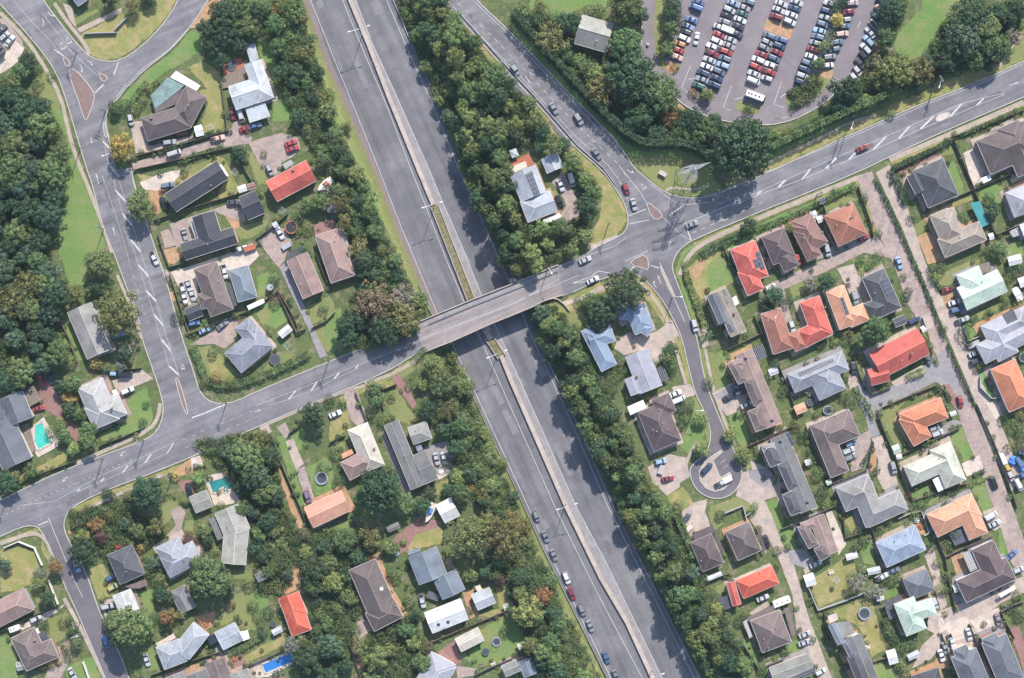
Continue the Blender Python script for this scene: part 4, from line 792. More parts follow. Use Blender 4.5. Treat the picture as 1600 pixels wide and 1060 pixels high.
# ---- north-west block
H_("house", "blue grey house cut by the top edge above the curving branch road", "the blue grey house at the top edge", "steelblue", G2, [((105, -14), (122, 10), (140, 0), 'hh')])
H_("house", "large dark brown tiled house with white awning and glass conservatory", "the house with the glass conservatory", "umber", G2, [((231, 221), (299, 200), (290, 163), 'hh'), ((298, 200), (323, 152), (291, 134), 'hh')],
   [("veranda_roof", [(237, 158), (243, 177), (282, 160), (290, 138), (264, 143)], 2.5, "roof_umber"), ("conservatory_roof", [(235, 150), (262, 121), (288, 134), (243, 170)], 2.62, "greenhouse"), ("awning", [(275, 111), (266, 121), (307, 142), (313, 134)], 2.4, "white")], vents=[(237, 185, 'chimney'), (295, 165)])
H_("house", "white and pale blue metal roofed house stepping down in four parts", "the white metal roofed house", "zinc", 3.45, [((407.5, 93), (428, 152.5), (402.5, 161.5), 'gh'), ((369, 172), (428, 152.5), (416, 116), 'gh')],
   [("lean_to_roof", [(383, 71), (398, 68), (404.5, 92), (391, 97)], 3.0, "roof_zinc"), ("carport_roof", [(382.6, 168), (414, 160), (422.6, 182), (390, 192.5)], 2.6, "roof_zinc"), ("deck", [(344, 121), (382, 104), (387, 124), (357, 137), (346, 139)], 0.7, "wood"), ("deck", [(346, 100), (378, 90), (383, 104), (350, 118)], 0.6, "rust")], vents=[(376, 152), (398, 160)])
H_("house", "long charcoal gable house lying slanted beside the gravel yard", "the long charcoal gable house", "charcoal", 3.55, [((275.5, 331.5), (356.6, 279.6), (336, 253), 'gg')], [("porch_roof", [(340, 259), (346, 257), (357, 274), (352, 277)], 2.3, "white")], vents=[(330, 290)])
H_("house", "bright red gable house with a boat at its right end", "the red gable house by the boat", "red", 3.65, [((433, 315.5), (495, 282.5), (478, 250.4), 'gg')], [("pergola", [(441, 257), (455, 250), (459, 256), (446, 265)], 2.3, "grid_white")], vents=[(458, 266, 'chimney'), (430, 288)])
H_("house", "small charcoal gable cottage at the end of its parking court", "the small charcoal cottage", "charcoal", 3.35, [((388, 344), (414, 333), (400, 297), 'gg')])
H_("house", "charcoal L shaped house with white carport slats on its left side", "the charcoal L shaped house", "charcoal", 3.55, [((335, 330), (352, 385), (317, 396), 'gh'), ((290, 407), (372, 381), (364, 355), 'gg')], [("pergola", [(295, 345), (301, 343), (311, 371), (305, 373)], 2.3, "grid_white")], vents=[(325, 382)])
H_("house", "brown tiled hip house beside the yard of four white cars", "the brown house by the white cars", "brown", 3.45, [((338.5, 408.3), (365, 483), (329, 495.7), 'hh'), ((315, 484), (335, 478), (328, 454), 'hg')], vents=[(342, 440)])
H_("garage", "black gabled garage below the four parked white cars", None, "charcoal", 2.4, [((296, 502), (318, 493), (311, 474), 'gg')], cat="garage", pitch=0.5)
H_("house", "steel blue metal hip house next to the brown house with white cars", "the steel blue hip house", "steelblue", 3.35, [((387.5, 414), (402, 464), (372, 473), 'hh')], [("lean_to_roof", [(353, 443), (360, 441), (371, 477), (365, 480)], 2.3, "roof_darkmetal")])
H_("house", "pale blue grey V shaped metal roof house at the hedged corner", "the pale blue house at the hedged corner", "bluegrey", 3.65, [((377, 583), (427, 541), (401, 510), 'hh'), ((390, 495), (427, 541), (404, 559), 'hh')], vents=[(398, 516)])
H_("house", "plain rose brown gable house with dark shed roof at its upper end", "the rose brown gable house", "rose", 3.55, [((480, 394), (506, 454), (474, 469), 'gg')], [("shed_roof", [(447, 397), (472, 385), (479, 394), (448, 406)], 2.5, "roof_darkmetal")], vents=[(455, 420), (471, 444)], pitch=0.28)
H_("house", "rose brown hipped house with a brick terrace at its upper end", "the rose brown hipped house", "rose", 3.55, [((530, 356), (555, 430), (517.5, 444), 'hh')], [("deck", [(490, 352), (520, 342), (529, 356), (492, 369)], 0.8, "redbrick"), ("pergola", [(532, 360), (536, 358), (547, 388), (543, 390)], 2.2, "grid_white")], vents=[(523, 376)])
H_("house", "weathered grey gable house under the large tree by the left street", "the weathered grey gable house", "greybrown", 3.65, [((142.5, 472.5), (174, 546), (136, 561), 'gg')], pitch=0.3)
H_("house", "large slate roofed house with teal swimming pool at the left edge", "the slate house with the teal pool", "slate2", 3.65, [((35, 610), (52, 652), (13, 668), 'gg'), ((20, 650), (50, 715), (5, 736), 'gg'), ((13, 640), (20, 690), (-30, 700), 'gg')], [("carport_roof", [(37, 615), (52, 602), (66, 625), (46, 636)], 2.4, "wood"), ("deck", [(32, 665), (45, 660), (56, 705), (50, 709)], .5, "wood")], vents=[(11, 621), (10, 652)])
H_("house", "speckled white and grey hip roofed corner house on its lawn", "the white grey corner house", "palegrey", 3.65, [((160, 590), (187, 655), (147.5, 671), 'hh'), ((147, 671), (199, 647), (184, 614), 'hh')], [("awning", [(175, 611), (182, 608), (190, 631), (184, 633)], 2.5, "white")], vents=[(155, 634), (175, 638, 'chimney')])
# ---- south middle
H_("house", "cream and brown hip house with orange porch under the big tree", "the cream and brown hip house", "cream", 3.65, [((574, 660), (601, 726), (570, 738), 'hh'), ((547, 751), (590, 728), (575, 700), 'hh', 'rose')], [("porch_roof", [(533, 710), (549, 702), (553, 709), (536, 717)], 2.2, "roof_apricot")], vents=[(585, 701, 'chimney')])
H_("house", "large flat grey gable house with a rear parking court of two cars", "the large flat grey house", "grey", 3.65, [((622, 656), (664, 757), (642, 766), 'ff'), ((664, 757), (684, 748), (664, 704), 'ff'), ((646, 695), (675, 685), (664, 659), 'gh', 'speckle')], [("pergola", [(648, 696), (657, 693), (661, 703), (653, 707)], 2.6, "roof_bluegrey")], vents=[(632, 712), (650, 672)])
H_("house", "peach orange gable house at the end of the covered car drive", "the peach gable house", "peach", 3.65, [((490, 825), (548, 798), (536, 765), 'gg')])
H_("garage", "white and grey metal garage beside the boat on the drive", "the garage beside the boat", "whitem", 2.8, [((695.5, 818), (719, 805.7), (708, 775.5), 'gg')], cat="garage")
H_("house", "steel blue house of two offset gables joined to a white house", "the steel blue twin gable house", "steelblue", 3.95, [((682, 854), (699, 897), (655, 914), 'gg'), ((712, 889), (727, 921), (694, 942), 'gg'), ((637, 862), (655, 855), (659, 864), 'gg')], [("porch_roof", [(696, 875), (702, 872), (710, 888), (700, 893)], 2.4, "wood")], vents=[(686, 906)], pitch=0.3)
H_("house", "white metal gable house with a grey raised strip across its roof", "the white gable house by the orange deck", "whitem", 3.65, [((676, 990), (732.5, 967.5), (720, 935), 'gg')], panels=[("roof_strip", [(682, 953), (686, 952), (695, 982), (691, 984)], "roof_paleblue")], vents=[(685, 976, 'sky'), (700, 972, 'sky')])
H_("house", "dark brown tiled house of stepped hips among dense garden trees", "the dark brown house among trees", "umber", 3.75, [((587, 873), (627, 965), (585, 983), 'hh'), ((585, 987), (630, 964), (617, 935), 'hh')], panels=[("skylight", [(593, 919), (598, 917), (599, 922), (595, 923)], "white")], vents=[(606, 918), (618, 946)])
H_("garage", "weathered grey metal garage by the orange clay courtyard", "the weathered grey garage", "zinc", 2.6, [((747, 954), (775, 942), (766, 917), 'gg')], [("water_tank_roof", [(742, 917), (750, 914), (754, 922), (746, 925)], 2.0, "wall_cream")], cat="garage")
H_("house", "cream gable outbuilding on the trampoline lawn", "the cream outbuilding", "cream", 3.65, [((721, 1019), (757, 1001), (747, 980), 'gg')], pitch=0.15)
H_("house", "lilac grey pyramid roofed house cut by the bottom edge", "the lilac pyramid house", "lilac", 3.65, [((712, 1039), (685, 1088), (648, 1066), 'hh'), ((679, 1024), (650, 1075), (684, 1094), 'hh')])
H_("house", "mottled gable house and green grey wing cut by the bottom edge", "the mottled house at the bottom edge", "speckle", 3.55, [((791, 1058), (814, 1048), (808, 1030), 'gg'), ((830, 1027), (839, 1052), (820, 1061), 'gg', 'steelblue')], pitch=.2)
H_("house", "vermilion orange red roofed house among palms and garden trees", "the vermilion roofed house", "vermil", 3.65, [((466, 924), (487, 984), (457, 997), 'gh'), ((435, 938), (449, 972), (481, 960), 'gh')], vents=[(438, 947)])
H_("house", "long fibro grey house with a ribbed lower wing beside the trees", "the long fibro grey house", "fibro", 3.45, [((374, 786), (391, 826), (352, 842), 'gg'), ((389, 824), (384, 883), (346, 878), 'gg')], [("lean_to_roof", [(325, 810), (335, 808), (349, 841), (340, 845)], 2.5, "roof_grey")], vents=[(355, 822)], pitch=0.2)
H_("garage", "flat beige roofed garage beside the dark teal pool", "the flat beige garage", "beige", 2.8, [((306, 802), (333, 791), (322, 766), 'ff')], cat="garage")
H_("house", "light grey hip house of two joined wings above the round tree", "the light grey hip house", "paleslate", 3.65, [((266, 903), (317, 876), (304, 843), 'hh'), ((279, 838), (300, 880), (264, 900), 'hh')], [("awning", [(267, 899), (282, 893), (283, 896), (268, 903)], 2.4, "white")], vents=[(288, 874)])
H_("house", "dark slate hip house with brown porch by the lower left street", "the slate house on the lower left street", "slate", 3.65, [((206, 851), (226, 897), (189, 917), 'hh')], [("porch_roof", [(195, 917), (227, 905), (231, 914), (217, 920), (205, 919)], 2.5, "roof_brown")], vents=[(198, 893)])
H_("house", "patched white shed roofed house beside the large dark tree", "the patched white house", "whitem", 3.45, [((204, 920), (218, 955), (190, 967), 'ff')], [("porch_roof", [(176, 932), (186, 928), (202, 962), (197, 965)], 2.6, "roof_whitem"), ("deck", [(205, 922), (212, 920), (225, 950), (219, 954)], .5, "wood")], vents=[(206, 945)])
H_("garage", "small grey hip garage between garden trees and clay yard", "the small grey hip garage", "grey", 2.8, [((289, 914), (306, 948), (282, 959), 'hg')], cat="garage", pitch=.35)
H_("house", "pale blue bent gable house with a brick sun terrace above it", "the pale blue bent house", "paleblue", 3.65, [((257, 1047), (293, 1033), (279, 998), 'hg'), ((296, 1031), (327, 992), (304, 970), 'gh')], [("veranda_roof", [(243, 1006), (271, 990), (275, 997), (247, 1012)], 2.2, "pale"), ("porch_roof", [(323, 995), (338, 990), (342, 1002), (328, 1010)], 2.5, "glass")], vents=[(263, 1034)])
H_("garage", "square pale blue flat roofed garage beside the sloping lawn", "the square pale blue garage", "paleblue", 3.0, [((349, 1016), (380.5, 1000), (368, 972), 'ff')], [("porch_roof", [(372, 988), (387, 985), (390, 998), (380, 1002)], 2.2, "white")], cat="garage")
H_("house", "brown flat roofed terraced house cut by the bottom edge by the blue pool", "the brown terraced house by the blue pool", "brown", 3.65, [((350, 1027), (362, 1060), (332, 1072), 'ff'), ((322, 1045), (332, 1070), (300, 1082), 'ff', 'grey'), ((286, 1049), (296, 1075), (266, 1085), 'ff', 'greybrown'), ((387, 1044), (400, 1078), (370, 1088), 'ff', 'beige')], vents=[(345, 1037)])
H_("house", "brown hip house with a dark square flat roof bay", "the brown house with the square roof bay", "brown", 3.65, [((53.5, 980), (78, 1032), (41, 1049), 'hh'), ((41, 1049), (92, 1027), (80, 998), 'hh')], [("bay_roof", [(60, 992), (70, 986), (77, 1005), (67, 1008)], 3.5, "roof_darkmetal"), ("lean_to_roof", [(56, 983), (59, 981), (62, 989), (58, 991)], 2.8, "white")], vents=[(55, 1000, 'chimney')])
H_("house", "brown and slate gable house cut by the left edge behind a white fence", "the house at the lower left edge", "rose", 3.55, [((-20, 990), (54, 953), (38, 918), 'hh')], vents=[(39, 956)])
# ---- centre north
H_("house", "beige and slate gable house among the trees beside the car park", "the gable house by the car park", "beige", 4.5, [((897, 68), (946, 82), (961, 38), 'gg')], [("deck", [(903, 25), (915, 18), (920, 24), (908, 32)], 1.2, "wood"), ("lean_to_roof", [(947, 81), (950, 81), (966, 41), (962, 40)], 3.6, "roof_beige")], vents=[(932, 64)], pitch=.45)
H_("house", "pale blue house with solar panels on the wooded island between motorway and slip road", "the pale blue house with solar panels", "paleblue", 3.55, [((825, 348), (871.5, 330), (858, 298), 'hg'), ((836, 258), (853, 300), (814, 315), 'gg')], [("deck", [(793, 256), (826, 240), (835, 257), (800, 272)], 0.8, "rust"), ("awning", [(797, 261), (821, 252), (824, 261), (801, 271)], 2.5, "wall_cream"), ("awning", [(848, 343), (874, 333), (878, 339), (851, 351)], 2.4, "white")], [("solar_panel", [(820, 273), (831, 268), (844, 303), (834, 307)], "solar")])
H_("garage", "pale grey gable garage beside the house with the orange deck", "the pale grey garage", "paleblue", 2.7, [((870.6, 238.7), (880, 261), (855.5, 272.6), 'gg')], cat="garage")
H_("gazebo", "small square hip roofed gazebo on the orange timber deck", None, "zinc", 2.5, [((796, 236), (806, 232), (811, 243), 'hh')], cat="gazebo", pitch=.4)
# ---- bend of the cul-de-sac street
H_("house", "blue metal roofed house of many small hips under the large round tree", "the blue many hipped house", "blue", 3.65, [((1006, 474), (1022, 511), (993, 524), 'hh'), ((993, 516), (1012, 506), (995, 470), 'hh'), ((968, 478), (990, 478), (990, 500), 'hh'), ((1006, 500), (1022, 511), (1008, 524), 'hh')], [("carport_roof", [(961.5, 493.7), (975, 491), (984, 503), (971.7, 511.5)], 2.5, "roof_tan")])
H_("house", "blue metal L shaped house beside the motorway hedge bank", "the blue L shaped house", "blue", 3.65, [((908, 518), (940, 581), (963, 567), 'hh'), ((925, 545), (962, 533), (952, 508), 'gh')])
H_("house", "wide lilac grey shallow gable house with a brown slatted pergola", "the wide lilac gable house", "lilac", 3.65, [((1012, 544), (1035, 602), (1000, 617), 'gg'), ((976, 593), (986, 619), (1006, 611), 'gg')], [("pergola", [(1025, 576), (1037, 571), (1046, 592), (1033, 597)], 2.3, "slats")], vents=[(995, 588, 'chimney')], pitch=.16)
H_("house", "large plum brown hip house beside the tree lined cul de sac street", "the large plum hip house", "plum", 3.55, [((1040, 627), (1065, 688), (1022, 707), 'hh'), ((1045, 614), (1057, 642), (1030, 653), 'hh')], [("awning", [(980, 636), (1005, 625), (1010, 637), (985, 649)], 2.5, "white"), ("lean_to_roof", [(1017, 622), (1028, 618), (1033, 628), (1020, 634)], 2.6, "roof_plum")], vents=[(1020, 672), (1026, 674), (1035, 661), (1030, 640), (1043, 671)])
H_("house", "tall grey and taupe terrace house below the round lawn", "the grey taupe terrace house", "pink", T2, [((1135, 450), (1166, 516), (1142, 527), 'ff', 'tan'), ((1105, 464), (1124, 507), (1140, 500), 'gg', 'slate2'), ((1133, 504), (1145, 500), (1152, 518), 'hh', 'slate2')], [("porch_roof", [(1106, 462), (1131, 452), (1135, 461), (1110, 471)], 5.35, "roof_slate2"), ("awning", [(1144, 466), (1150, 462), (1155, 474), (1149, 478)], 2.6, "white")], vents=[(1137, 470), (1147, 490, 'chimney')])
H_("house", "coral red tiled house with two blocks of solar panels beside the round lawn", "the red house with two solar blocks", "red", 3.45, [((1180, 376), (1201, 431), (1163, 448), 'hh'), ((1178, 415), (1194, 451), (1168, 462), 'hh'), ((1150, 387), (1178, 376), (1190, 402), 'hh')], (), [("solar_panel", [(1180, 395), (1186, 392), (1195, 420), (1189, 423)], "solar"), ("solar_panel", [(1176, 406), (1181, 404), (1188, 418), (1181, 420)], "solar")])
H_("house", "brown tiled house next right of the red solar house", "the brown house right of the red solar house", "plum", 3.45, [((1224.5, 356), (1243, 400), (1209, 416), 'hh'), ((1226, 426), (1249, 414), (1237, 385), 'hh')], vents=[(1215, 384)])
H_("house", "red brown stepped house between the brown and the terracotta houses", "the red brown stepped house", "redbrown", 3.45, [((1262, 409), (1284, 398), (1262, 350), 'hh'), ((1265, 334), (1294, 378), (1262, 396), 'hh'), ((1237, 346), (1254, 390), (1285, 378), 'hh')], vents=[(1255, 372), (1285, 363)])
H_("house", "terracotta tiled house with solar panels at the top of the lane", "the terracotta house with solar panels", "rust_tile", 3.45, [((1333, 317), (1355, 365), (1309, 384), 'hh')], (), [("solar_panel", [(1326, 342), (1333, 339), (1346, 368), (1338, 371)], "solar")], vents=[(1307, 352)])
H_("house", "brick red house joined to the bright red house in the lane", "the brick red house in the lane", "brickred", 3.45, [((1220, 481), (1240, 544), (1209, 556), 'hh')], panels=[("ridge_flashing", [(1199, 500), (1213, 494), (1213.5, 495.5), (1199.5, 501.5)], "wall_cream")])
H_("house", "bright scarlet L shaped house with a rust tiled corner", "the scarlet L shaped house", "red", 3.45, [((1280, 462), (1301, 519), (1271, 532), 'hh'), ((1258, 544), (1301, 522), (1290, 494), 'hh'), ((1243, 550), (1262, 541), (1250, 514), 'hh', 'rust_tile')], vents=[(1289, 480)])
H_("house", "apricot orange house with a long black solar strip", "the apricot house with the black strip", "apricot", 3.45, [((1319, 446), (1341, 505), (1314, 520), 'hh'), ((1330, 512), (1359, 500), (1348, 474), 'hh')], (), [("solar_panel", [(1312, 466), (1317, 464), (1327, 491), (1322, 493)], "solar")])
H_("house", "slate tiled house with square solar array beside the long lane", "the slate house with the square solar array", "slate", 3.45, [((1381, 419), (1409, 481), (1375, 497), 'hh'), ((1360, 501), (1396, 485), (1384, 460), 'hh'), ((1350, 437), (1366, 476), (1384, 468), 'hh')], (), [("solar_panel", [(1375, 438), (1386, 434), (1397, 460), (1386, 465)], "solar")], vents=[(1366, 458)])
H_("house", "wide grey tiled house with a row of solar panels across it", "the wide grey house with the solar row", "paleslate", 3.45, [((1242, 614), (1327, 578), (1315, 549), 'hh'), ((1300, 560), (1322, 607), (1281, 627), 'hh')], (), [("solar_panel", [(1246, 583), (1301, 560), (1303, 565), (1250, 589)], "solar")])
H_("house", "largest scarlet metal roofed house beside the lane junction", "the largest scarlet house", "red", 3.65, [((1378, 592), (1453, 553), (1436, 511), 'gg'), ((1362, 603), (1391, 595), (1384, 570), 'gg')], vents=[(1424, 553, 'chimney'), (1408, 563)])
H_("house", "orange tiled hip house on the hedged corner lawn of the lane", "the orange house on the corner lawn", "orange", 3.45, [((1417, 679), (1482, 653), (1469, 621), 'hh'), ((1432, 640), (1456, 682), (1427, 696), 'hh')])
H_("house", "pale sage green tiled house with a white flat patio roof", "the pale sage house", "sage", 3.45, [((1425, 760), (1497, 728), (1484, 697), 'hh'), ((1485, 690), (1510, 750), (1478, 765), 'hh')], [("patio_roof", [(1457, 750), (1471, 742), (1481, 762), (1466, 769)], 2.6, "white")], vents=[(1425, 719), (1467, 716)])
H_("house", "apricot orange house wrapped around a dark pergola court", "the apricot house with the pergola court", "apricot", 3.45, [((1465, 840), (1535, 806), (1519, 770), 'hh'), ((1518, 771), (1544, 832), (1515, 846), 'hh')], [("pergola", [(1483, 836), (1505, 824), (1514, 845), (1492, 853)], 2.2, "grid_dark")])
H_("house", "periwinkle blue hip roofed house with a white walled courtyard", "the periwinkle hip house", "periw", 3.55, [((1386, 887), (1447, 859), (1431, 820), 'hh')], vents=[(1398, 845), (1415, 835)], pitch=.3)
H_("house", "slate blue hip house between the periwinkle house and the mint house", "the slate blue house above the mint house", "slate2", 3.65, [((1447, 889), (1461, 922), (1424, 937), 'hh'), ((1413, 904), (1424, 930), (1446, 920), 'hh')])
H_("house", "mint green metal house wrapped by a dark slatted pergola", "the mint house with the slatted pergola", "mint", T2, [((1428, 932), (1448, 982), (1417, 996), 'hh'), ((1413, 976), (1464, 960), (1453, 935), 'hh')], [("pergola", [(1380, 943), (1407, 929), (1410, 937), (1384, 950)], 2.6, "slats"), ("pergola", [(1394, 947), (1399, 966), (1390, 969), (1384, 951)], 2.7, "slats")], pitch=.33)
H_("house", "very large dark plum house with a white grid pergola", "the large plum house with the white grid pergola", "plum", 3.65, [((1510, 942), (1588, 905), (1572, 871), 'hh'), ((1552, 844), (1580, 905), (1546, 921), 'hh')], [("pergola", [(1503, 864), (1521, 859), (1533, 887), (1516, 894)], 2.9, "grid_white"), ("porch_roof", [(1561, 929), (1585, 915), (1587, 920), (1564, 934)], 2.6, "white")])
H_("house", "slate terrace house left of the dark gap at the lower right edge", "the left slate terrace house", "slate2", T2, [((1525, 1012), (1552, 1078), (1513, 1094), 'hh'), ((1489, 1016), (1510, 1007), (1522, 1035), 'hh')])
H_("house", "slate terrace house right of the dark gap at the lower right corner", "the right slate terrace house", "slate2", T2, [((1572, 990), (1600, 1058), (1562, 1074), 'hh'), ((1534, 999), (1556, 988), (1568, 1018), 'hh')])
H_("house", "dark slate roof cut by the bottom edge beside the pink driveway", "the dark roof at the bottom edge", "charcoal", 3.65, [((1466, 1043), (1478, 1080), (1436, 1095), 'hh'), ((1430, 1058), (1450, 1050), (1458, 1075), 'hh')])
H_("house", "long tall grey terrace house with steel wings at the bottom edge", "the long grey terrace at the bottom edge", "grey", T2, [((1344, 990), (1377, 1072), (1353, 1081), 'ff'), ((1305, 973), (1320, 1003), (1309, 1008), 'gg', 'steelblue'), ((1316, 1005), (1326, 1000), (1336, 1024), 'hh', 'slate2'), ((1343, 1021), (1364, 1072), (1345, 1080), 'gg', 'slate')], [("terrace", [(1305, 974), (1327, 971), (1336, 989), (1315, 999)], 5.0, "roof_concretegrey"), ("porch_roof", [(1293, 963), (1307, 958), (1310, 968), (1296, 975)], 4.4, "pale")])
H_("house", "cream flat roofed house with dark lower roof at the bottom edge", "the cream flat house at the bottom edge", "cream", 3.55, [((1210, 1067), (1271, 1044), (1260, 1022), 'ff', 'beige'), ((1226, 1072), (1274, 1052), (1270, 1044), 'ff', 'slate')])
H_("house", "brown hip house beside the white caravan on the lower lane", "the brown house by the caravan", "brown", 3.65, [((1218, 953), (1237, 1003), (1192, 1022), 'hh')], [("veranda_roof", [(1168, 965), (1208, 946), (1213, 955), (1173, 975)], 2.7, "roof_brown"), ("veranda_roof", [(1225, 951), (1234, 949), (1243, 990), (1236, 994)], 2.7, "roof_brown"), ("lean_to_roof", [(1161, 972), (1166, 969), (1176, 995), (1171, 998)], 2.3, "grey_bloc")], vents=[(1193, 998), (1212, 981), (1200, 1012)])
H_("house", "orange red hip house with detached red strip wing above the caravan", "the orange red house above the caravan", "vermil", 3.65, [((1162, 936), (1218, 912), (1207, 883), 'hh'), ((1148, 908), (1158, 944), (1145, 948), 'gg', 'red')], [("carport_roof", [(1121, 936), (1137, 930), (1145, 949), (1131, 954)], 2.5, "roof_slate")], vents=[(1187, 894)])
H_("house", "plum brown hip house against the motorway hedge", "the plum house against the hedge", "plum", 3.55, [((1111, 834), (1131, 880), (1098, 893), 'hh')], [("veranda_roof", [(1083, 833), (1113, 821), (1118, 831), (1085, 845)], 2.6, "roof_plum"), ("veranda_roof", [(1114, 824), (1119, 830), (1131, 862), (1126, 866)], 2.55, "roof_plum")], vents=[(1095, 876)])
H_("house", "slate and plum hip house with small walled patio above it", "the slate house with the walled patio", "umber", 3.55, [((1170, 815), (1190, 860), (1153, 876), 'hh')], [("veranda_roof", [(1182, 826), (1187, 824), (1197, 860), (1192, 862)], 2.65, "roof_plum")], vents=[(1145, 844)])
H_("house", "flat pink terrace house with two small brown hips near the back lawn", "the small pink terrace", "pink", T2, [((1287, 803), (1310, 861), (1287, 870), 'ff'), ((1246, 825), (1264, 858), (1279, 851), 'hh', 'brown'), ((1287, 849), (1298, 868), (1282, 876), 'hh', 'umber'), ((1250, 818), (1272, 810), (1278, 822), 'hh', 'rose')])
H_("house", "long grey terrace house of three dark hips beside the turning circle", "the long grey terrace by the turning circle", "grey", T2, [((1229, 676), (1277, 792), (1251, 803), 'ff'), ((1190, 700), (1204, 731), (1223, 723), 'hh', 'slate'), ((1233, 719), (1251, 760), (1232, 766), 'hh', 'slate'), ((1240, 766), (1254, 799), (1236, 807), 'hh', 'slate'), ((1190, 697), (1210, 691), (1214, 702), 'hh', 'concretegrey')], panels=[("solar_panel", [(1228, 677), (1233, 674), (1243, 694), (1238, 697)], "solar")], vents=[(1219, 691, 'sky'), (1261, 786, 'sky')])
H_("house", "long pink terrace house of three brown hips beside the bend", "the long pink terrace by the bend", "pink", T2, [((1175, 545), (1222, 660), (1197, 671), 'ff'), ((1137, 569), (1154, 601), (1168, 594), 'hh', 'brown'), ((1180, 589), (1196, 628), (1178, 635), 'hh', 'umber'), ((1186, 636), (1199, 668), (1181, 675), 'hh', 'brown'), ((1140, 566), (1160, 558), (1164, 570), 'hh', 'rose')], [("pergola", [(1174, 546), (1191, 536), (1199, 557), (1184, 564)], 4.9, "slats")], vents=[(1165, 561, 'sky'), (1206, 658, 'sky')])
H_("house", "large brown L shaped house around a brown parking court", "the brown L shaped house", "brown", 3.55, [((1283, 707), (1344, 681), (1327, 639), 'hh'), ((1265, 665), (1298, 747), (1326, 734), 'hh')], vents=[(1305, 650)])
H_("house", "pale grey tiled house of three hips beside the pink driveway", "the pale grey three hipped house", "concretegrey", 3.55, [((1322, 800), (1372, 778), (1356, 741), 'hh'), ((1357, 742), (1385, 812), (1353, 825), 'hh'), ((1357, 825), (1419, 797), (1405, 765), 'hh')])
# ---- east
H_("house", "very large brown and slate house at the right edge below the main road", "the very large house at the right edge", "umber", 3.65, [((1548, 273), (1625, 240), (1601, 188), 'hh'), ((1592, 187), (1625, 262), (1590, 276), 'hh')], [("patio_roof", [(1543, 208), (1563, 196), (1568, 208), (1550, 217)], 2.7, "roof_tan"), ("shed_roof", [(1532, 279), (1547, 273), (1549, 281), (1537, 287)], 2.2, "white")])
H_("house", "slate and brown hip house beside the top of the right hand lane", "the slate hip house by the right lane", "slate", 3.55, [((1473, 247), (1498, 305), (1450, 324), 'hh'), ((1441, 269), (1456, 303), (1478, 294), 'hh'), ((1434, 268), (1448, 295), (1430, 303), 'gg')], [("veranda_roof", [(1440, 262), (1470, 248), (1474, 255), (1442, 268)], 2.6, "roof_tan")])
H_("house", "tan and grey tiled U shaped house with a paved clay forecourt", "the tan U shaped house", "tan", 3.55, [((1490, 324), (1510, 370), (1474, 386), 'hh'), ((1477, 403), (1542, 375), (1529, 346), 'hh'), ((1453, 337), (1462, 358), (1490, 346), 'hh')], vents=[(1500, 370)])
H_("house", "mint green roofed house with a brown deck by the right hand lane", "the mint house with the brown deck", "mint", 3.55, [((1511, 485), (1574, 456), (1560, 420), 'gg'), ((1529, 415), (1545, 452), (1510, 467), 'hh')], [("deck", [(1529, 414), (1546, 409), (1549, 424), (1535, 430)], 2.95, "wood")], vents=[(1534, 440)], pitch=.3)
H_("house", "pale slate ribbed roof house with a small dark pyramid on top", "the pale slate house with the dark pyramid", "lilac", 3.65, [((1540, 569), (1620, 528), (1605, 498), 'hh'), ((1532, 510), (1560, 566), (1592, 550), 'hh'), ((1532, 510), (1600, 478), (1615, 510), 'hh')], panels=[("roof_pyramid", [(1566, 491), (1583, 483), (1590, 499), (1574, 506)], "roof_slate")])
H_("house", "orange turreted house at the right edge beside artificial turf", "the orange turreted house", "orange", 3.55, [((1586, 561), (1615, 628), (1577, 645), 'hh'), ((1549, 580), (1562, 606), (1587, 594), 'hh')])
H_("house", "pale lilac hip roof cut by the right edge beside the back lawn", "the pale lilac roof at the right edge", "lilac", 3.55, [((1585, 340), (1625, 325), (1609, 287), 'hh')])
H_("house", "white metal roof cut by the right edge beside a white grid pergola", "the white roof at the right edge", "whitem", 3.45, [((1593, 352), (1615, 343), (1622, 362), 'ff')], [("pergola", [(1577, 362), (1591, 355), (1596, 367), (1583, 371)], 2.3, "grid_white")])
H_("house", "dark roofed house cut by the left edge beside parked cars", "the dark roof by the parked cars", "charcoal", 3.45, [((-10, 92), (8, 76), (2, 66), 'hh')])
H_("house", "grey metal roofed outbuilding cut by the left edge below garden palms", "the outbuilding left of the vermilion house", "grey", 2.6, [((398, 898), (414, 890), (418, 903), 'ff')], cat="outbuilding")

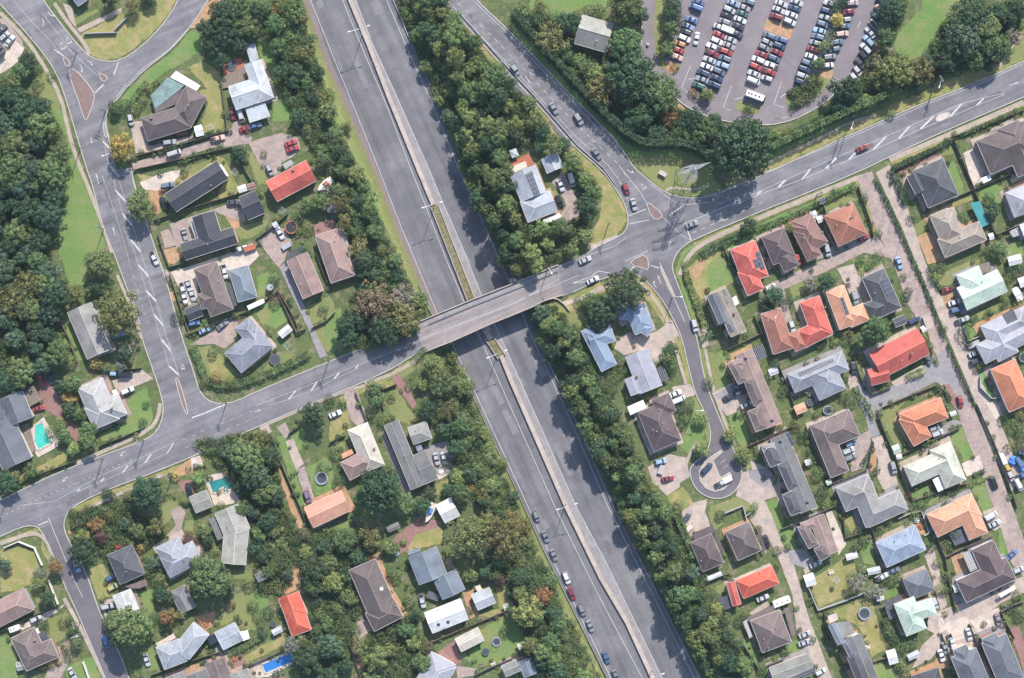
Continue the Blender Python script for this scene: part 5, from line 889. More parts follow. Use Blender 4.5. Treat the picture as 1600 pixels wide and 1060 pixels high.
# ---- sheds
def shed(pts, roof, label, e=2.1, ref=None):
    H_("garden_shed", label, ref, roof, e, [(pts[0], pts[1], pts[2], 'gg')], cat="shed", group="garden sheds and lean-tos", pitch=.22)
for pts, roof, lab in (
    (((303, 198), (315, 195), (319, 211)), "whitem", "white shed at the corner of the conservatory house"),
    (((371, 292), (383, 288), (386, 298)), "whitem", "white shed above the small charcoal cottage"),
    (((386, 289), (397, 285), (400, 294)), "redbrown", "rusty brown shed beside the white shed above the small cottage"),
    (((425, 350), (431, 346), (436, 352)), "zinc", "small pale shed by the fence between cottage and water tank"),
    (((434, 520), (450, 507), (456, 517)), "whitem", "lilac white shed at the corner of the sunken green lawn"),
    (((1393, 698), (1403, 694), (1408, 706)), "mint", "green shed on the lawn below the orange corner house"),
    (((1400, 711), (1408, 709), (1410, 716)), "whitem", "white shed just below the green shed"),
    (((1240, 636), (1256, 629), (1260, 642)), "apricot", "orange roofed shed beside a round trampoline"),
    (((1290, 752), (1297, 749), (1299, 756)), "mint", "small teal shed at the corner of the brown parking court"),
    (((1257, 720), (1266, 717), (1268, 725)), "whitem", "small white shed behind the long grey terrace"),
    (((1255, 900), (1270, 895), (1275, 913)), "whitem", "white shed at the corner of the wide back lawn"),
    (((1355, 889), (1374, 885), (1376, 895)), "zinc", "grey shed below the periwinkle house"),
    (((1384, 1018), (1398, 1014), (1405, 1035)), "whitem", "rusty white shed at the foot of the long trampoline lawn"),
    (((1417, 1024), (1434, 1016), (1437, 1025)), "zinc", "grey shed on the pink driveway"),
    (((1369, 934), (1380, 931), (1381, 937)), "whitem", "flat white shed at the corner of the slatted pergola"),
    (((1488, 915), (1497, 912), (1499, 924)), "sage", "small cream shed left of the large plum house"),
    (((1574, 402), (1594, 397), (1598, 411)), "whitem", "white and grey shed near the right edge above the mint house"),
    (((1590, 436), (1604, 431), (1608, 445)), "whitem", "white shed at the right edge beside the mint house"),
    (((1544, 366), (1551, 364), (1554, 373)), "whitem", "small white shed below the teal shade sail"),
    (((1321, 867), (1338, 862), (1341, 871)), "whitem", "white shed beside the back lawn of the small pink terrace"),
    (((1200, 578), (1213, 573), (1217, 583)), "zinc", "pale grey shed behind the long pink terrace"),
    (((25, 1036), (35, 1034), (38, 1046)), "palegrey", "pale grey shed at the corner of the house with roof bay"),
    (((424, 985), (438, 978), (441, 987)), "zinc", "weathered grey shed at the corner of the orange red house"),
    (((604, 824), (622, 816), (625, 824)), "grey", "low dark shed under the trees beside the brick drive"),
    (((786, 946), (800, 941), (803, 950)), "zinc", "pale metal shed below the weathered grey garage lawn"),
    (((808, 1007), (824, 1001), (826, 1010)), "cream", "cream garden shed at the right end of the trampoline lawn"),
    (((1326, 208 + 100), (1337, 306), (1338, 314)), "slate", "dark garden shed behind the terracotta house") if False else (((1278, 312), (1287, 308), (1289, 316)), "slate", "dark shed in the roadside garden above the terracotta house"),
    (((1265, 332), (1274, 329), (1276, 340)), "whitem", "white lean to above the red brown stepped house"),
    (((1275, 340), (1282, 337), (1286, 346)), "whitem", "second white lean to above the red brown stepped house, the lower one"),
    (((1438, 512), (1443, 509), (1447, 517)), "whitem", "small white porch shed at the corner of the largest scarlet house"),
    (((1394, 500), (1412, 492), (1416, 505)), "slate", "flat dark garage roof beside the navy car in the lane"),
    (((1484, 645), (1493, 642), (1494, 648)), "whitem", "white kiosk shed right of the orange corner house"),
    (((1104, 902), (1126, 893), (1129, 899)), "whitem", "long white shed by the hedge left of the orange red house"),
    (((1581, 454), (1590, 449), (1596, 468)), "whitem", "white canopy shed below the white shed at the right edge"),
    ): shed(pts, roof, lab)

# ================================================================ VEHICLES
CARM = ["paint", "glass", "rubber", "lamp", "tail", "black"]
def car_mesh(L, W, Hh, hood, boot, front, rear, rake_f=.75, rake_r=.5, van=False):
    """x forward. hood/boot: heights of bonnet and boot; front/rear: x where the windscreen and rear window meet the body"""
    v, f, mi = [], [], []
    def add(pts, m):
        i = len(v); v.extend(pts); f.append(tuple(range(i, i + len(pts)))); mi.append(m)
    hl = L / 2; st = [(-hl, .80, .45, .62), (-hl + .22, .93, .22, boot), (rear, 1.0, .2, boot + .05), (0, 1.0, .2, (hood + boot) / 2 + .06), (front, 1.0, .2, hood + .04), (hl - .35, .94, .22, hood - .12), (hl, .76, .42, .58)]
    rings = []
    for x, k, zb, zt in st:
        w_ = W / 2 * k
        rings.append([(x, -w_ * .92, zb), (x, -w_, zb + (zt - zb) * .45), (x, -w_ * .96, zt - .06), (x, -w_ * .8, zt), (x, 0, zt + .03), (x, w_ * .8, zt), (x, w_ * .96, zt - .06), (x, w_, zb + (zt - zb) * .45), (x, w_ * .92, zb)])
    base = len(v)
    for r in rings: v.extend(r)
    n = 9
    for i in range(len(rings) - 1):
        for j in range(n - 1):
            f.append((base + i * n + j, base + i * n + j + 1, base + (i + 1) * n + j + 1, base + (i + 1) * n + j)); mi.append(0)
    f.append(tuple(base + j for j in range(n))); mi.append(5)
    f.append(tuple(base + (len(rings) - 1) * n + j for j in reversed(range(n)))); mi.append(5)
    # cabin
    rf, rr = front - rake_f, rear + rake_r; wb, wt = W / 2 * .9, W / 2 * .72; zt = Hh; zc = Hh - .05
    zb = max(hood, boot) - .02
    roof = [(rr, -wt, zc), (rf, -wt, zc), (rf, wt, zc), (rr, wt, zc)]
    roofi = [(rr + .12, -wt * .7, zt), (rf - .12, -wt * .7, zt), (rf - .12, wt * .7, zt), (rr + .12, wt * .7, zt)]
    add(roofi, 0)
    for k in range(4):
        add([roof[k], roof[(k + 1) % 4], roofi[(k + 1) % 4], roofi[k]], 0)
    bb = [(rear, -wb, zb), (front, -wb, zb), (front, wb, zb), (rear, wb, zb)]
    add([bb[0], bb[1], roof[1], roof[0]], 0 if van else 1); add([bb[2], bb[3], roof[3], roof[2]], 0 if van else 1)
    add([bb[1], bb[2], roof[2], roof[1]], 1); add([bb[3], bb[0], roof[0], roof[3]], 1)
    # lamps
    for s in (-1, 1):
        y0, y1 = s * W * .25, s * W * .4
        add([(hl - .16, y0, hood - .17), (hl - .06, y0, .6), (hl - .1, y1, .6), (hl - .24, y1, hood - .14)][::s], 3)
        add([(-hl + .12, y1, boot - .05), (-hl + .02, y1, .66), (-hl + .0, y0, .66), (-hl + .1, y0, boot - .04)][::s], 4)
    # wheels
    for x in (-L * .3, L * .31):
        for s in (-1, 1):
            c = (x, s * (W / 2 - .1), .31); a, b = [], []
            for k in range(10):
                t = 2 * math.pi * k / 10; a.append((x + .31 * math.cos(t), c[1] - .11, .31 + .31 * math.sin(t))); b.append((x + .31 * math.cos(t), c[1] + .11, .31 + .31 * math.sin(t)))
            add(a, 2); add(b[::-1], 2)
            for k in range(10): add([a[k], b[k], b[(k + 1) % 10], a[(k + 1) % 10]], 2)
    me = bpy.data.meshes.new("car_body"); me.from_pydata(v, [], f)
    for m in CARM: me.materials.append(M(m))
    me.polygons.foreach_set("material_index", mi); me.update()
    bm = bmesh.new(); bm.from_mesh(me); bmesh.ops.recalc_face_normals(bm, faces=bm.faces); bm.to_mesh(me); bm.free()
    def pane(nm, q):
        m2 = bpy.data.meshes.new(nm); m2.from_pydata(q, [], [(0, 1, 2, 3)]); m2.materials.append(M("glass")); return m2
    o = .015
    ws = pane("windscreen", [(front + o, -wb * .9, zb + .04), (front + o, wb * .9, zb + .04), (rf + o, wt * .92, zc), (rf + o, -wt * .92, zc)])
    rw = pane("rear_window", [(rear - o, wb * .88, zb + .04), (rear - o, -wb * .88, zb + .04), (rr - o, -wt * .9, zc), (rr - o, wt * .9, zc)])
    return me, ws, rw
CARS = dict(sedan=car_mesh(4.6, 1.82, 1.42, .92, .95, .95, -1.55, .72, .55), hatch=car_mesh(4.05, 1.76, 1.5, .93, .98, 1.0, -1.92, .62, .25), suv=car_mesh(4.6, 1.9, 1.72, 1.05, 1.08, 1.05, -2.2, .55, .22), van=car_mesh(4.8, 1.85, 1.98, 1.05, 1.1, 1.75, -2.35, .5, .08, True), coupe=car_mesh(4.4, 1.8, 1.32, .85, .9, .7, -1.5, .7, .75))
def ute_mesh():
    me, ws, rw = car_mesh(5.1, 1.85, 1.7, 1.02, 1.0, 1.1, -.75, .55, .12)
    bm = bmesh.new(); bm.from_mesh(me)
    i = bmesh.ops.create_cube(bm, size=1, matrix=Matrix.Translation((-1.72, 0, 1.0)) @ Matrix.Diagonal((1.5, 1.45, .12, 1)))
    for fc in bm.faces[-6:]: fc.material_index = 5
    bm.to_mesh(me); bm.free(); return me, ws, rw
CARS["ute"] = ute_mesh()
CC = dict(white=(.52, .52, .53), silver=(.36, .375, .39), grey=(.22, .235, .25), dark=(.06, .065, .075), black=(.018, .019, .022), navy=(.035, .055, .11), blue=(.085, .145, .27), slate=(.11, .14, .19), red=(.33, .052, .048), darkred=(.22, .03, .045), orange=(.45, .21, .085), lightblue=(.24, .34, .45), green=(.04, .1, .08), mauve=(.3, .25, .27), olive=(.36, .34, .14), purple=(.2, .13, .2), yellow=(.6, .42, .1), pink=(.6, .4, .34), cream=(.6, .55, .42))
CW = dict(dark="dark grey", slate="slate blue", navy="navy blue", lightblue="light blue", darkred="dark red", green="dark green", olive="olive yellow", grey="mid grey", pink="pale pink")
KW = dict(sedan="saloon car", hatch="hatchback", suv="tall estate car", van="van", coupe="low coupe", ute="pickup truck")
def car(x, y, ang, col, kind=None, label=None, look=None, group=None, z=None, cat=None):
    kind = kind or rng.choice(['sedan', 'hatch', 'sedan', 'suv', 'hatch'])
    me, ws, rw = CARS[kind]
    c = CC[col]; o = bpy.data.objects.new({'van': 'van', 'ute': 'pickup_truck'}.get(kind, 'car'), me); link(o)
    zz = (ZR + 0.01 if z is None else z); p = P(x, y, zz) if z is None or z > -1 else P(x, y, z)
    o.location = p; o.rotation_euler = (0, 0, R(-ang)); j = rng.uniform(.68, 1.1); o.color = (*[min(1, k * j) for k in c], 1)
    for m_ in (ws, rw): link(bpy.data.objects.new(m_.name, m_), o)
    cat = cat or {'van': 'van', 'ute': 'pickup truck'}.get(kind, 'car')
    if label: tag(o, label, cat, group)
    else: auto(o, look or ("%s %s" % (CW.get(col, col), KW[kind])), cat, x, y, group)
    return o
ORD = "first second third fourth fifth sixth seventh eighth ninth tenth eleventh twelfth thirteenth fourteenth fifteenth".split()
def row(phrase, ang, items):
    for i, it in enumerate(items):
        x, y, col = it[:3]; k = it[3] if len(it) > 3 else rng.choice(['sedan', 'hatch', 'sedan', 'suv'])
        car(x, y, ang + rng.uniform(-2.5, 2.5) + (180 if rng.random() < .45 else 0), col, k, "%s %s, %s from the top, %s" % (CW.get(col, col), KW[k], ORD[i], phrase), group="cars parked in rows in the car park")
row("leftmost car park row", 21, [(1091, 4, 'blue'), (1087, 12.5, 'blue', 'van'), (1080, 32, 'blue', 'sedan'), (1075, 42, 'lightblue', 'coupe'), (1071, 51, 'dark'), (1069, 61, 'white', 'suv'), (1062, 69.5, 'orange', 'hatch'), (1058, 79, 'red', 'ute'), (1056, 89.5, 'pink', 'ute')])
row("left half of the second row", 22, [(1145, 6, 'lightblue', 'sedan'), (1139, 16.5, 'silver'), (1135, 26, 'black'), (1131, 35, 'grey', 'suv'), (1123.5, 55, 'red', 'sedan'), (1119.5, 65, 'white'), (1114, 74, 'white', 'ute'), (1112, 84, 'darkred', 'ute'), (1108, 94.5, 'white', 'sedan'), (1104, 105, 'white'), (1098, 115, 'navy', 'suv'), (1096.5, 125, 'grey', 'sedan'), (1091, 135, 'green', 'suv')])
row("right half of the second row", 22, [(1169, 4, 'slate'), (1162, 13, 'mauve'), (1159.5, 22.5, 'green'), (1156, 32, 'white', 'sedan'), (1153, 42, 'dark'), (1141, 63, 'silver'), (1138.5, 72.5, 'mauve'), (1134, 82, 'red', 'suv'), (1132, 92.5, 'slate'), (1129, 103, 'lightblue'), (1123, 113, 'slate', 'suv'), (1119.5, 123, 'navy'), (1115.5, 134, 'navy', 'suv')])
row("left half of the third row", 22, [(1220, 6.6, 'white', 'sedan'), (1216, 16.5, 'white'), (1212, 27, 'darkred', 'suv'), (1201, 57, 'slate'), (1198, 66.5, 'silver'), (1193, 75, 'grey'), (1189, 86, 'red', 'sedan'), (1184, 94.5, 'white', 'suv'), (1180, 105, 'red', 'suv'), (1177.5, 116, 'white', 'sedan'), (1176.5, 127, 'white', 'van')])
row("right half of the third row", 22, [(1244.5, 4.6, 'white'), (1240.6, 14, 'navy'), (1236, 24, 'white', 'sedan'), (1233, 35, 'white', 'suv'), (1220, 63, 'blue', 'suv'), (1217, 73, 'navy'), (1213.5, 82.5, 'darkred'), (1209, 92.5, 'slate'), (1205, 103, 'white', 'ute'), (1201, 113, 'red', 'ute'), (1197.6, 123.5, 'white', 'hatch')])
row("left half of the fourth row", 20, [(1296, 6.6, 'white', 'sedan'), (1291.5, 18.5, 'navy', 'suv'), (1289.5, 28.4, 'silver'), (1285, 39, 'slate'), (1280, 49, 'lightblue', 'sedan'), (1277, 58.5, 'slate', 'suv'), (1273, 68, 'grey'), (1269.6, 78, 'red', 'coupe'), (1267, 89.5, 'white', 'sedan'), (1261, 99.5, 'slate'), (1256.5, 109.5, 'navy', 'suv'), (1253, 119.5, 'silver', 'suv'), (1251, 129.5, 'navy', 'suv')])
row("right half of the fourth row", -8, [(1331, 6, 'mauve', 'suv'), (1324.5, 19.5, 'darkred', 'sedan'), (1320, 32, 'silver', 'hatch'), (1318.5, 42, 'blue', 'hatch'), (1315, 54, 'pink'), (1307, 67, 'slate', 'suv'), (1303, 78, 'slate', 'hatch'), (1296, 90, 'grey', 'suv'), (1293, 103, 'white', 'hatch')])
row("slanted rightmost row", 50, [(1377, 5, 'navy'), (1374, 17, 'pink'), (1370, 30, 'green'), (1359, 52, 'silver'), (1356, 65, 'lightblue', 'suv'), (1351.5, 77, 'silver', 'suv'), (1349, 90, 'black', 'suv'), (1343, 100, 'dark', 'sedan'), (1339, 112, 'white', 'hatch'), (1334, 122.5, 'white', 'hatch')])
car(1088, 61, 100, 'white', 'sedan', "white saloon car driving between the leftmost car park rows")
def cars(*items):
    for it in items: car(*it)
cars((4, 47, -50, 'dark'), (8, 58, -45, 'silver'), (16, 65, -52, 'silver'), (205, 188, 80, 'white', 'hatch'), (245, 221, -15, 'black'), (266, 223, -8, 'silver', 'suv'), (284, 209, -12, 'red', 'hatch'), (341, 217, -14, 'pink', 'ute'), (273, 240, -18, 'white', 'van'), (377, 182, 76, 'white', 'van'), (364, 178, 78, 'darkred'), (384, 201, -22, 'red', 'sedan'), (399, 197, -15, 'blue'))
cars((455, 224, -20, 'red', 'sedan'), (457.5, 233, -20, 'red', 'sedan'), (422, 266, 65, 'silver', 'hatch'), (438, 365, 62, 'white', 'sedan'), (289, 366, 72, 'silver', 'coupe'), (365, 317, -5, 'dark', 'sedan'), (263, 290, -12, 'slate', 'suv'), (256, 318, 72, 'black', 'sedan'), (242, 404, 66, 'white', 'ute'), (376, 390, -18, 'white', 'ute'), (352, 425, 78, 'white', 'ute'))
cars((287, 453, 74, 'white', 'ute'), (295, 446, 74, 'white', 'sedan'), (289, 465, 76, 'white', 'sedan'), (301, 461, 74, 'white', 'sedan'), (320.6, 516, -22, 'lightblue', 'sedan'), (348, 508, -40, 'grey', 'sedan'), (304, 505, -12, 'blue', 'hatch'))
cars((181, 584, 2, 'lightblue', 'hatch'), (197, 585.5, -3, 'black', 'van'), (200, 610.5, -24, 'white', 'suv'), (64, 594, 80, 'red', 'hatch'), (81, 591, 78, 'dark'), (61, 638, -12, 'red', 'coupe'), (185, 524, -20, 'blue', 'suv'), (121, 884, 72, 'lightblue', 'sedan'), (174, 902, -28, 'blue', 'hatch'), (177.5, 917, -28, 'olive', 'hatch'), (169, 947, -12, 'silver', 'suv'), (167, 1001, 74, 'blue', 'van'), (230, 1031, 72, 'white', 'sedan'), (114, 1052, 62, 'white', 'sedan'), (57, 967, -22, 'silver', 'hatch'), (296, 765, 75, 'black', 'sedan'), (189, 852, -25, 'red', 'hatch'))
cars((524, 647, -22, 'white', 'sedan'), (682, 717, 75, 'silver', 'sedan'), (694, 716, 75, 'white', 'sedan'), (481, 776, 72, 'purple', 'suv'), (616, 861, 45, 'white', 'hatch'), (660, 939, 75, 'white', 'ute'), (876, 290, 68, 'white', 'sedan'), (893, 282, 75, 'silver', 'van'), (874, 315, 70, 'black', 'suv'))
cars((914, 407, -22, 'silver', 'sedan'), (926, 438, -25, 'white', 'sedan'), (1085, 509, 75, 'white', 'suv'), (806, 437, -22, 'dark', 'sedan'), (978, 296, 68, 'red', 'hatch'), (990, 320, 74, 'silver', 'sedan'), (865, 170, 58, 'grey', 'sedan'), (904, 187, 58, 'grey', 'suv'), (932, 241, 55, 'grey', 'sedan'), (805, 110, 50, 'grey', 'hatch'), (1081, 351, -20, 'grey', 'sedan'), (1347, 232, -22, 'red', 'sedan'))
cars((1104, 732, -46, 'navy', 'suv'), (1127, 754, -28, 'white', 'ute'), (1055, 615, -22, 'white', 'sedan'), (1060, 625, -22, 'white', 'van'), (1032, 721, -12, 'lightblue', 'hatch'), (1043, 748, -14, 'red', 'coupe'), (1152, 605, 12, 'slate', 'hatch'), (1157, 613, -15, 'dark', 'suv'), (1139, 620, -28, 'dark', 'sedan'), (1166, 632, -28, 'white', 'sedan'), (1071, 811, -52, 'dark', 'sedan'), (1196, 846, 72, 'black', 'suv'), (1274, 881, -22, 'white', 'sedan'), (1191, 934, -22, 'white', 'sedan'), (1257, 991, -22, 'white', 'sedan'), (1256, 1004, -18, 'silver', 'sedan'), (1281, 1049, -25, 'white', 'hatch'), (1326, 1040, -20, 'dark', 'suv'))
cars((1348, 372, -25, 'red', 'hatch'), (1292, 392, 74, 'silver', 'suv'), (1246, 406, 76, 'red', 'hatch'), (1335, 466, 72, 'silver', 'suv'), (1404, 411, 70, 'lightblue', 'sedan'), (1427, 501, -28, 'navy', 'suv'), (1480, 452, -18, 'red', 'sedan'), (1490, 473, -20, 'white', 'sedan'), (1494, 484, -18, 'blue', 'suv'), (1503, 500, -22, 'silver', 'ute'), (1237, 510, 72, 'white', 'hatch'), (1203, 449, -20, 'white', 'hatch'), (1522, 552, -25, 'white', 'sedan'), (1524.5, 564, -25, 'dark', 'suv'), (1499.5, 628, 78, 'red', 'hatch'), (1395, 731, 74, 'silver', 'suv'), (1464, 677, -20, 'silver', 'suv'), (1459, 669, -22, 'silver', 'hatch'), (1552, 755, 70, 'black', 'suv'), (1325, 704, -22, 'silver', 'suv'), (1328, 714, -22, 'grey', 'suv'), (1328, 693, -24, 'lightblue', 'hatch'), (1333, 575, 80, 'dark', 'suv'))
cars((1547, 806, -28, 'white', 'van'), (1553, 818, -25, 'white', 'sedan'), (1580, 866, -42, 'blue', 'sedan'), (1590, 890, -22, 'white', 'hatch'), (1395, 891, -18, 'slate', 'sedan'), (1377, 901, -25, 'white', 'ute'), (1459, 942, 70, 'white', 'suv'), (1513, 991, 75, 'white', 'sedan'), (1486, 1001, 68, 'white', 'ute'), (1476, 1012, 72, 'silver', 'sedan'), (1470, 1024, 72, 'white', 'sedan'), (1558.5, 968, 76, 'mauve', 'sedan'), (1592, 724, 60, 'blue', 'van'), (1601, 709, 20, 'blue', 'sedan'), (1590, 757, 62, 'white', 'van'), (1574, 733, 60, 'yellow', 'hatch'), (1578, 744, 60, 'white', 'hatch'), (1596, 742, -30, 'blue', 'ute'))
for i, (x, y, c, k) in enumerate(((838, 807, 'grey', 'hatch'), (852, 838, 'grey', 'sedan'), (865, 867, 'grey', 'sedan'), (885, 903, 'white', 'suv'), (893, 928, 'darkred', 'sedan'), (909, 953, 'grey', 'suv'), (922, 978, 'grey', 'sedan'), (947, 1027, 'blue', 'sedan'), (962, 1055, 'grey', 'sedan'))):
    car(x, y, 67, c, k, "%s %s, %s from the top in the motorway queue" % (CW.get(c, c), KW[k], ORD[i]), group="cars queuing on the motorway", z=ZW + 0.02)

# ---- trailers, caravans, boats, campervan
def box_on_wheels(name, label, cat, x, y, ang, L, W, z0, z1, mat, taper=.85, extra=None):
    o = empty(name, P(x, y, ZR), R(-ang)); tag(o, label, cat)
    mb = MB(); lo = [(-L / 2, -W / 2, z0), (L / 2 * taper, -W / 2, z0), (L / 2, -W / 2 * .8, z0), (L / 2, W / 2 * .8, z0), (L / 2 * taper, W / 2, z0), (-L / 2, W / 2, z0)]
    hi = [(a * .97, b * .92, z1) for a, b, c in lo]
    mb.hexa(lo, hi); mb.build("body", mat, o)
    mb = MB()
    for s in (-1, 1):
        mb.tube((-.2, s * W * .44, .3), (-.2, s * W * .52, .3), .3, n=10)
    mb.build("wheel_pair", "rubber", o)
    mb = MB(); mb.tube((L / 2 - .05, 0, .45), (L / 2 + 1.1, 0, .45), .06); mb.build("tow_bar", "darksteel", o)
    if extra: extra(o)
    return o
def hatches(o, L, z, k):
    for i in range(k):
        mb = MB(); x = -L * .3 + i * L * .3; mb.bar((x - .22, 0), (x + .22, 0), .45, z - .05, z + .09); mb.build("roof_hatch", "net", o)
box_on_wheels("caravan", "long white caravan parked below the orange red house", "caravan", 1220, 939, -20, 6.2, 2.3, .5, 2.5, "white", extra=lambda o: hatches(o, 6.2, 2.5, 3))
box_on_wheels("caravan", "long white boat trailer cover along the fence of the sunken lawn", "trailer", 401, 476, -25, 6.2, 1.7, .5, 1.9, "white", .7)
box_on_wheels("caravan", "small white caravan beside the brown house with the roof bay", "caravan", 25, 981, -20, 3.6, 1.9, .45, 2.2, "white", extra=lambda o: hatches(o, 3.6, 2.2, 2))
box_on_wheels("cargo_trailer", "open grey trailer on the drive above the rose brown gable house", "trailer", 448, 385, -30, 3.4, 1.7, .5, .95, "steel")
box_on_wheels("cargo_trailer", "rust coloured loaded trailer beside the white trucks", "trailer", 391, 388, -18, 4.2, 2.0, .5, 1.3, "rust")
box_on_wheels("cargo_trailer", "dark loaded trailer in the yard of the twin gable house", "trailer", 677, 931, 20, 4.4, 2.6, .5, 1.3, "darksteel")
box_on_wheels("cargo_trailer", "grey covered trailer between brick drive and red coupe", "trailer", 1033, 734, -70, 3.2, 2.0, .4, 1.1, "grey_bloc")
box_on_wheels("cargo_trailer", "white box trailer behind the white pickup on the turning circle island", "trailer", 1136, 749, -28, 3.2, 1.9, .45, 1.5, "white")
box_on_wheels("cargo_trailer", "silver flat trailer left of the pale slate house", "trailer", 1521, 538, -25, 4.6, 1.9, .45, .9, "steel")
box_on_wheels("cargo_trailer", "small pale green trailer beside the hedge above the plum house", "trailer", 1076, 825, -50, 2.8, 1.6, .4, 1.2, "wall_cream")
box_on_wheels("cargo_trailer", "white trailer standing at the edge of the right hand lane", "trailer", 1566, 717, 68, 4.0, 1.6, .45, 1.5, "white")
box_on_wheels("cargo_trailer", "long white trailer in the white van space of the second row", "trailer", 1136, 47.5, 22, 4.6, 2.0, .45, 2.0, "white")
car(1124, 43.5, 22, 'white', 'sedan', "white saloon car towing the long white trailer in the second row")
car(1149.5, 54, 22, 'dark', 'ute', "dark grey pickup truck sticking out of the second row")
box_on_wheels("cargo_trailer", "low grey trailer at the corner of the black garage", "trailer", 302, 505, -12, .4, .3, .1, .2, "steel") if False else None
def campervan():
    o = empty("campervan", P(1178, 151, ZR), R(-20)); tag(o, "long white campervan with black stripes across the lower end of the third row", "campervan")
    mb = MB(); lo = [(-3.2, -1.1, .4), (3.0, -1.1, .4), (3.3, -.9, .4), (3.3, .9, .4), (3.0, 1.1, .4), (-3.2, 1.1, .4)]
    mb.hexa(lo, [(a * .98, b * .94, 2.6) for a, b, c in lo]); mb.build("body", "white", o)
    mb = MB(); mb.hexa([(3.1, -.95, .4), (4.0, -.85, .4), (4.0, .85, .4), (3.1, .95, .4)], [(3.1, -.9, 1.9), (3.7, -.8, 1.2), (3.7, .8, 1.2), (3.1, .9, 1.9)]); mb.build("cab", "glass", o)
    for x in (-2.2, -1.2, .2, 1.5):
        mb = MB(); mb.bar((x - .3, 0), (x + .3, 0), .6, 2.6, 2.72); mb.build("roof_hatch", "net", o)
    mb = MB()
    for x in (-2, 2.4):
        for s in (-1, 1): mb.tube((x, s * .85, .36), (x, s * 1.08, .36), .36, n=10)
    mb.build("wheels", "rubber", o)
campervan()
def boat(label, x, y, ang, L, W, mat, deckm, cabm, z=.6):
    o = empty("boat", P(x, y, ZR + z), R(-ang)); tag(o, label, "boat")
    pr = [(-L / 2, -.42), (-L * .1, -.5), (L * .2, -.42), (L * .38, -.22), (L / 2, 0), (L * .38, .22), (L * .2, .42), (-L * .1, .5), (-L / 2, .42)]
    mb = MB(); mb.hexa([(a * .9, b * W * .6, 0) for a, b in pr], [(a, b * W, .75) for a, b in pr]); mb.build("hull", mat, o)
    mb = MB(); mb.hexa([(a * .9, b * W * .8, .74) for a, b in pr], [(a * .9, b * W * .8, .80) for a, b in pr]); mb.build("deck", deckm, o)
    mb = MB(); mb.hexa([(-L * .22, -W * .34, .8), (L * .1, -W * .3, .8), (L * .1, W * .3, .8), (-L * .22, W * .34, .8)], [(-L * .2, -W * .28, 1.5), (L * .02, -W * .25, 1.5), (L * .02, W * .25, 1.5), (-L * .2, W * .28, 1.5)]); mb.build("cabin", cabm, o)
    mb = MB(); mb.bar((-L / 2 - .3, 0), (-L / 2 + .05, 0), .35, .5, 1.2); mb.build("outboard_motor", "black", o)
    mb = MB(); mb.bar((-L * .4, -.5), (L * .45, -.3), .1, -.5, .02); mb.bar((-L * .4, .5), (L * .45, .3), .1, -.5, .02); mb.build("trailer_frame", "steel", o)
boat("white boat with a blue cover on the brick drive beside the white grey garage", 672, 801, 112, 7.2, 2.3, "white", "wall_cream", "tarp_blue")
boat("white and red motor boat at the end of the red gable house", 508, 289, 140, 6.2, 2.6, "white", "white", "rust")
boat("white boat with dark open deck in the slanted rightmost car park row", 1365.5, 41, 50, 4.8, 2.0, "white", "net", "net", .3)
boat("upturned dark dinghy in the paved bay beside the largest scarlet house", 1450, 562, 68, 4.6, 2.0, "darksteel", "darksteel", "darksteel", .2)
# blue tarpaulin heaps in the yard at the right edge
for i, (x, y, r_) in enumerate(((1583, 720, 9), (1596, 732, 8))):
    mb = MB(); n = 14; c = P(x, y, 0); rr = random.Random(i)
    ring = [(c.x + r_ * S * rr.uniform(.7, 1.15) * math.cos(2 * math.pi * k / n), c.y + r_ * S * rr.uniform(.7, 1.15) * math.sin(2 * math.pi * k / n)) for k in range(n)]
    top = [(c.x + (a - c.x) * .55 + rr.uniform(-.2, .2), c.y + (b - c.y) * .55, rr.uniform(.9, 1.7)) for a, b in ring]
    mb.hexa([(a, b, .02) for a, b in ring], top); tag(mb.build("tarpaulin_heap", "tarp_blue"), ("large crumpled blue tarpaulin heap beside the blue van" if i == 0 else "smaller crumpled blue tarpaulin heap nearest the right edge"), "tarpaulin")

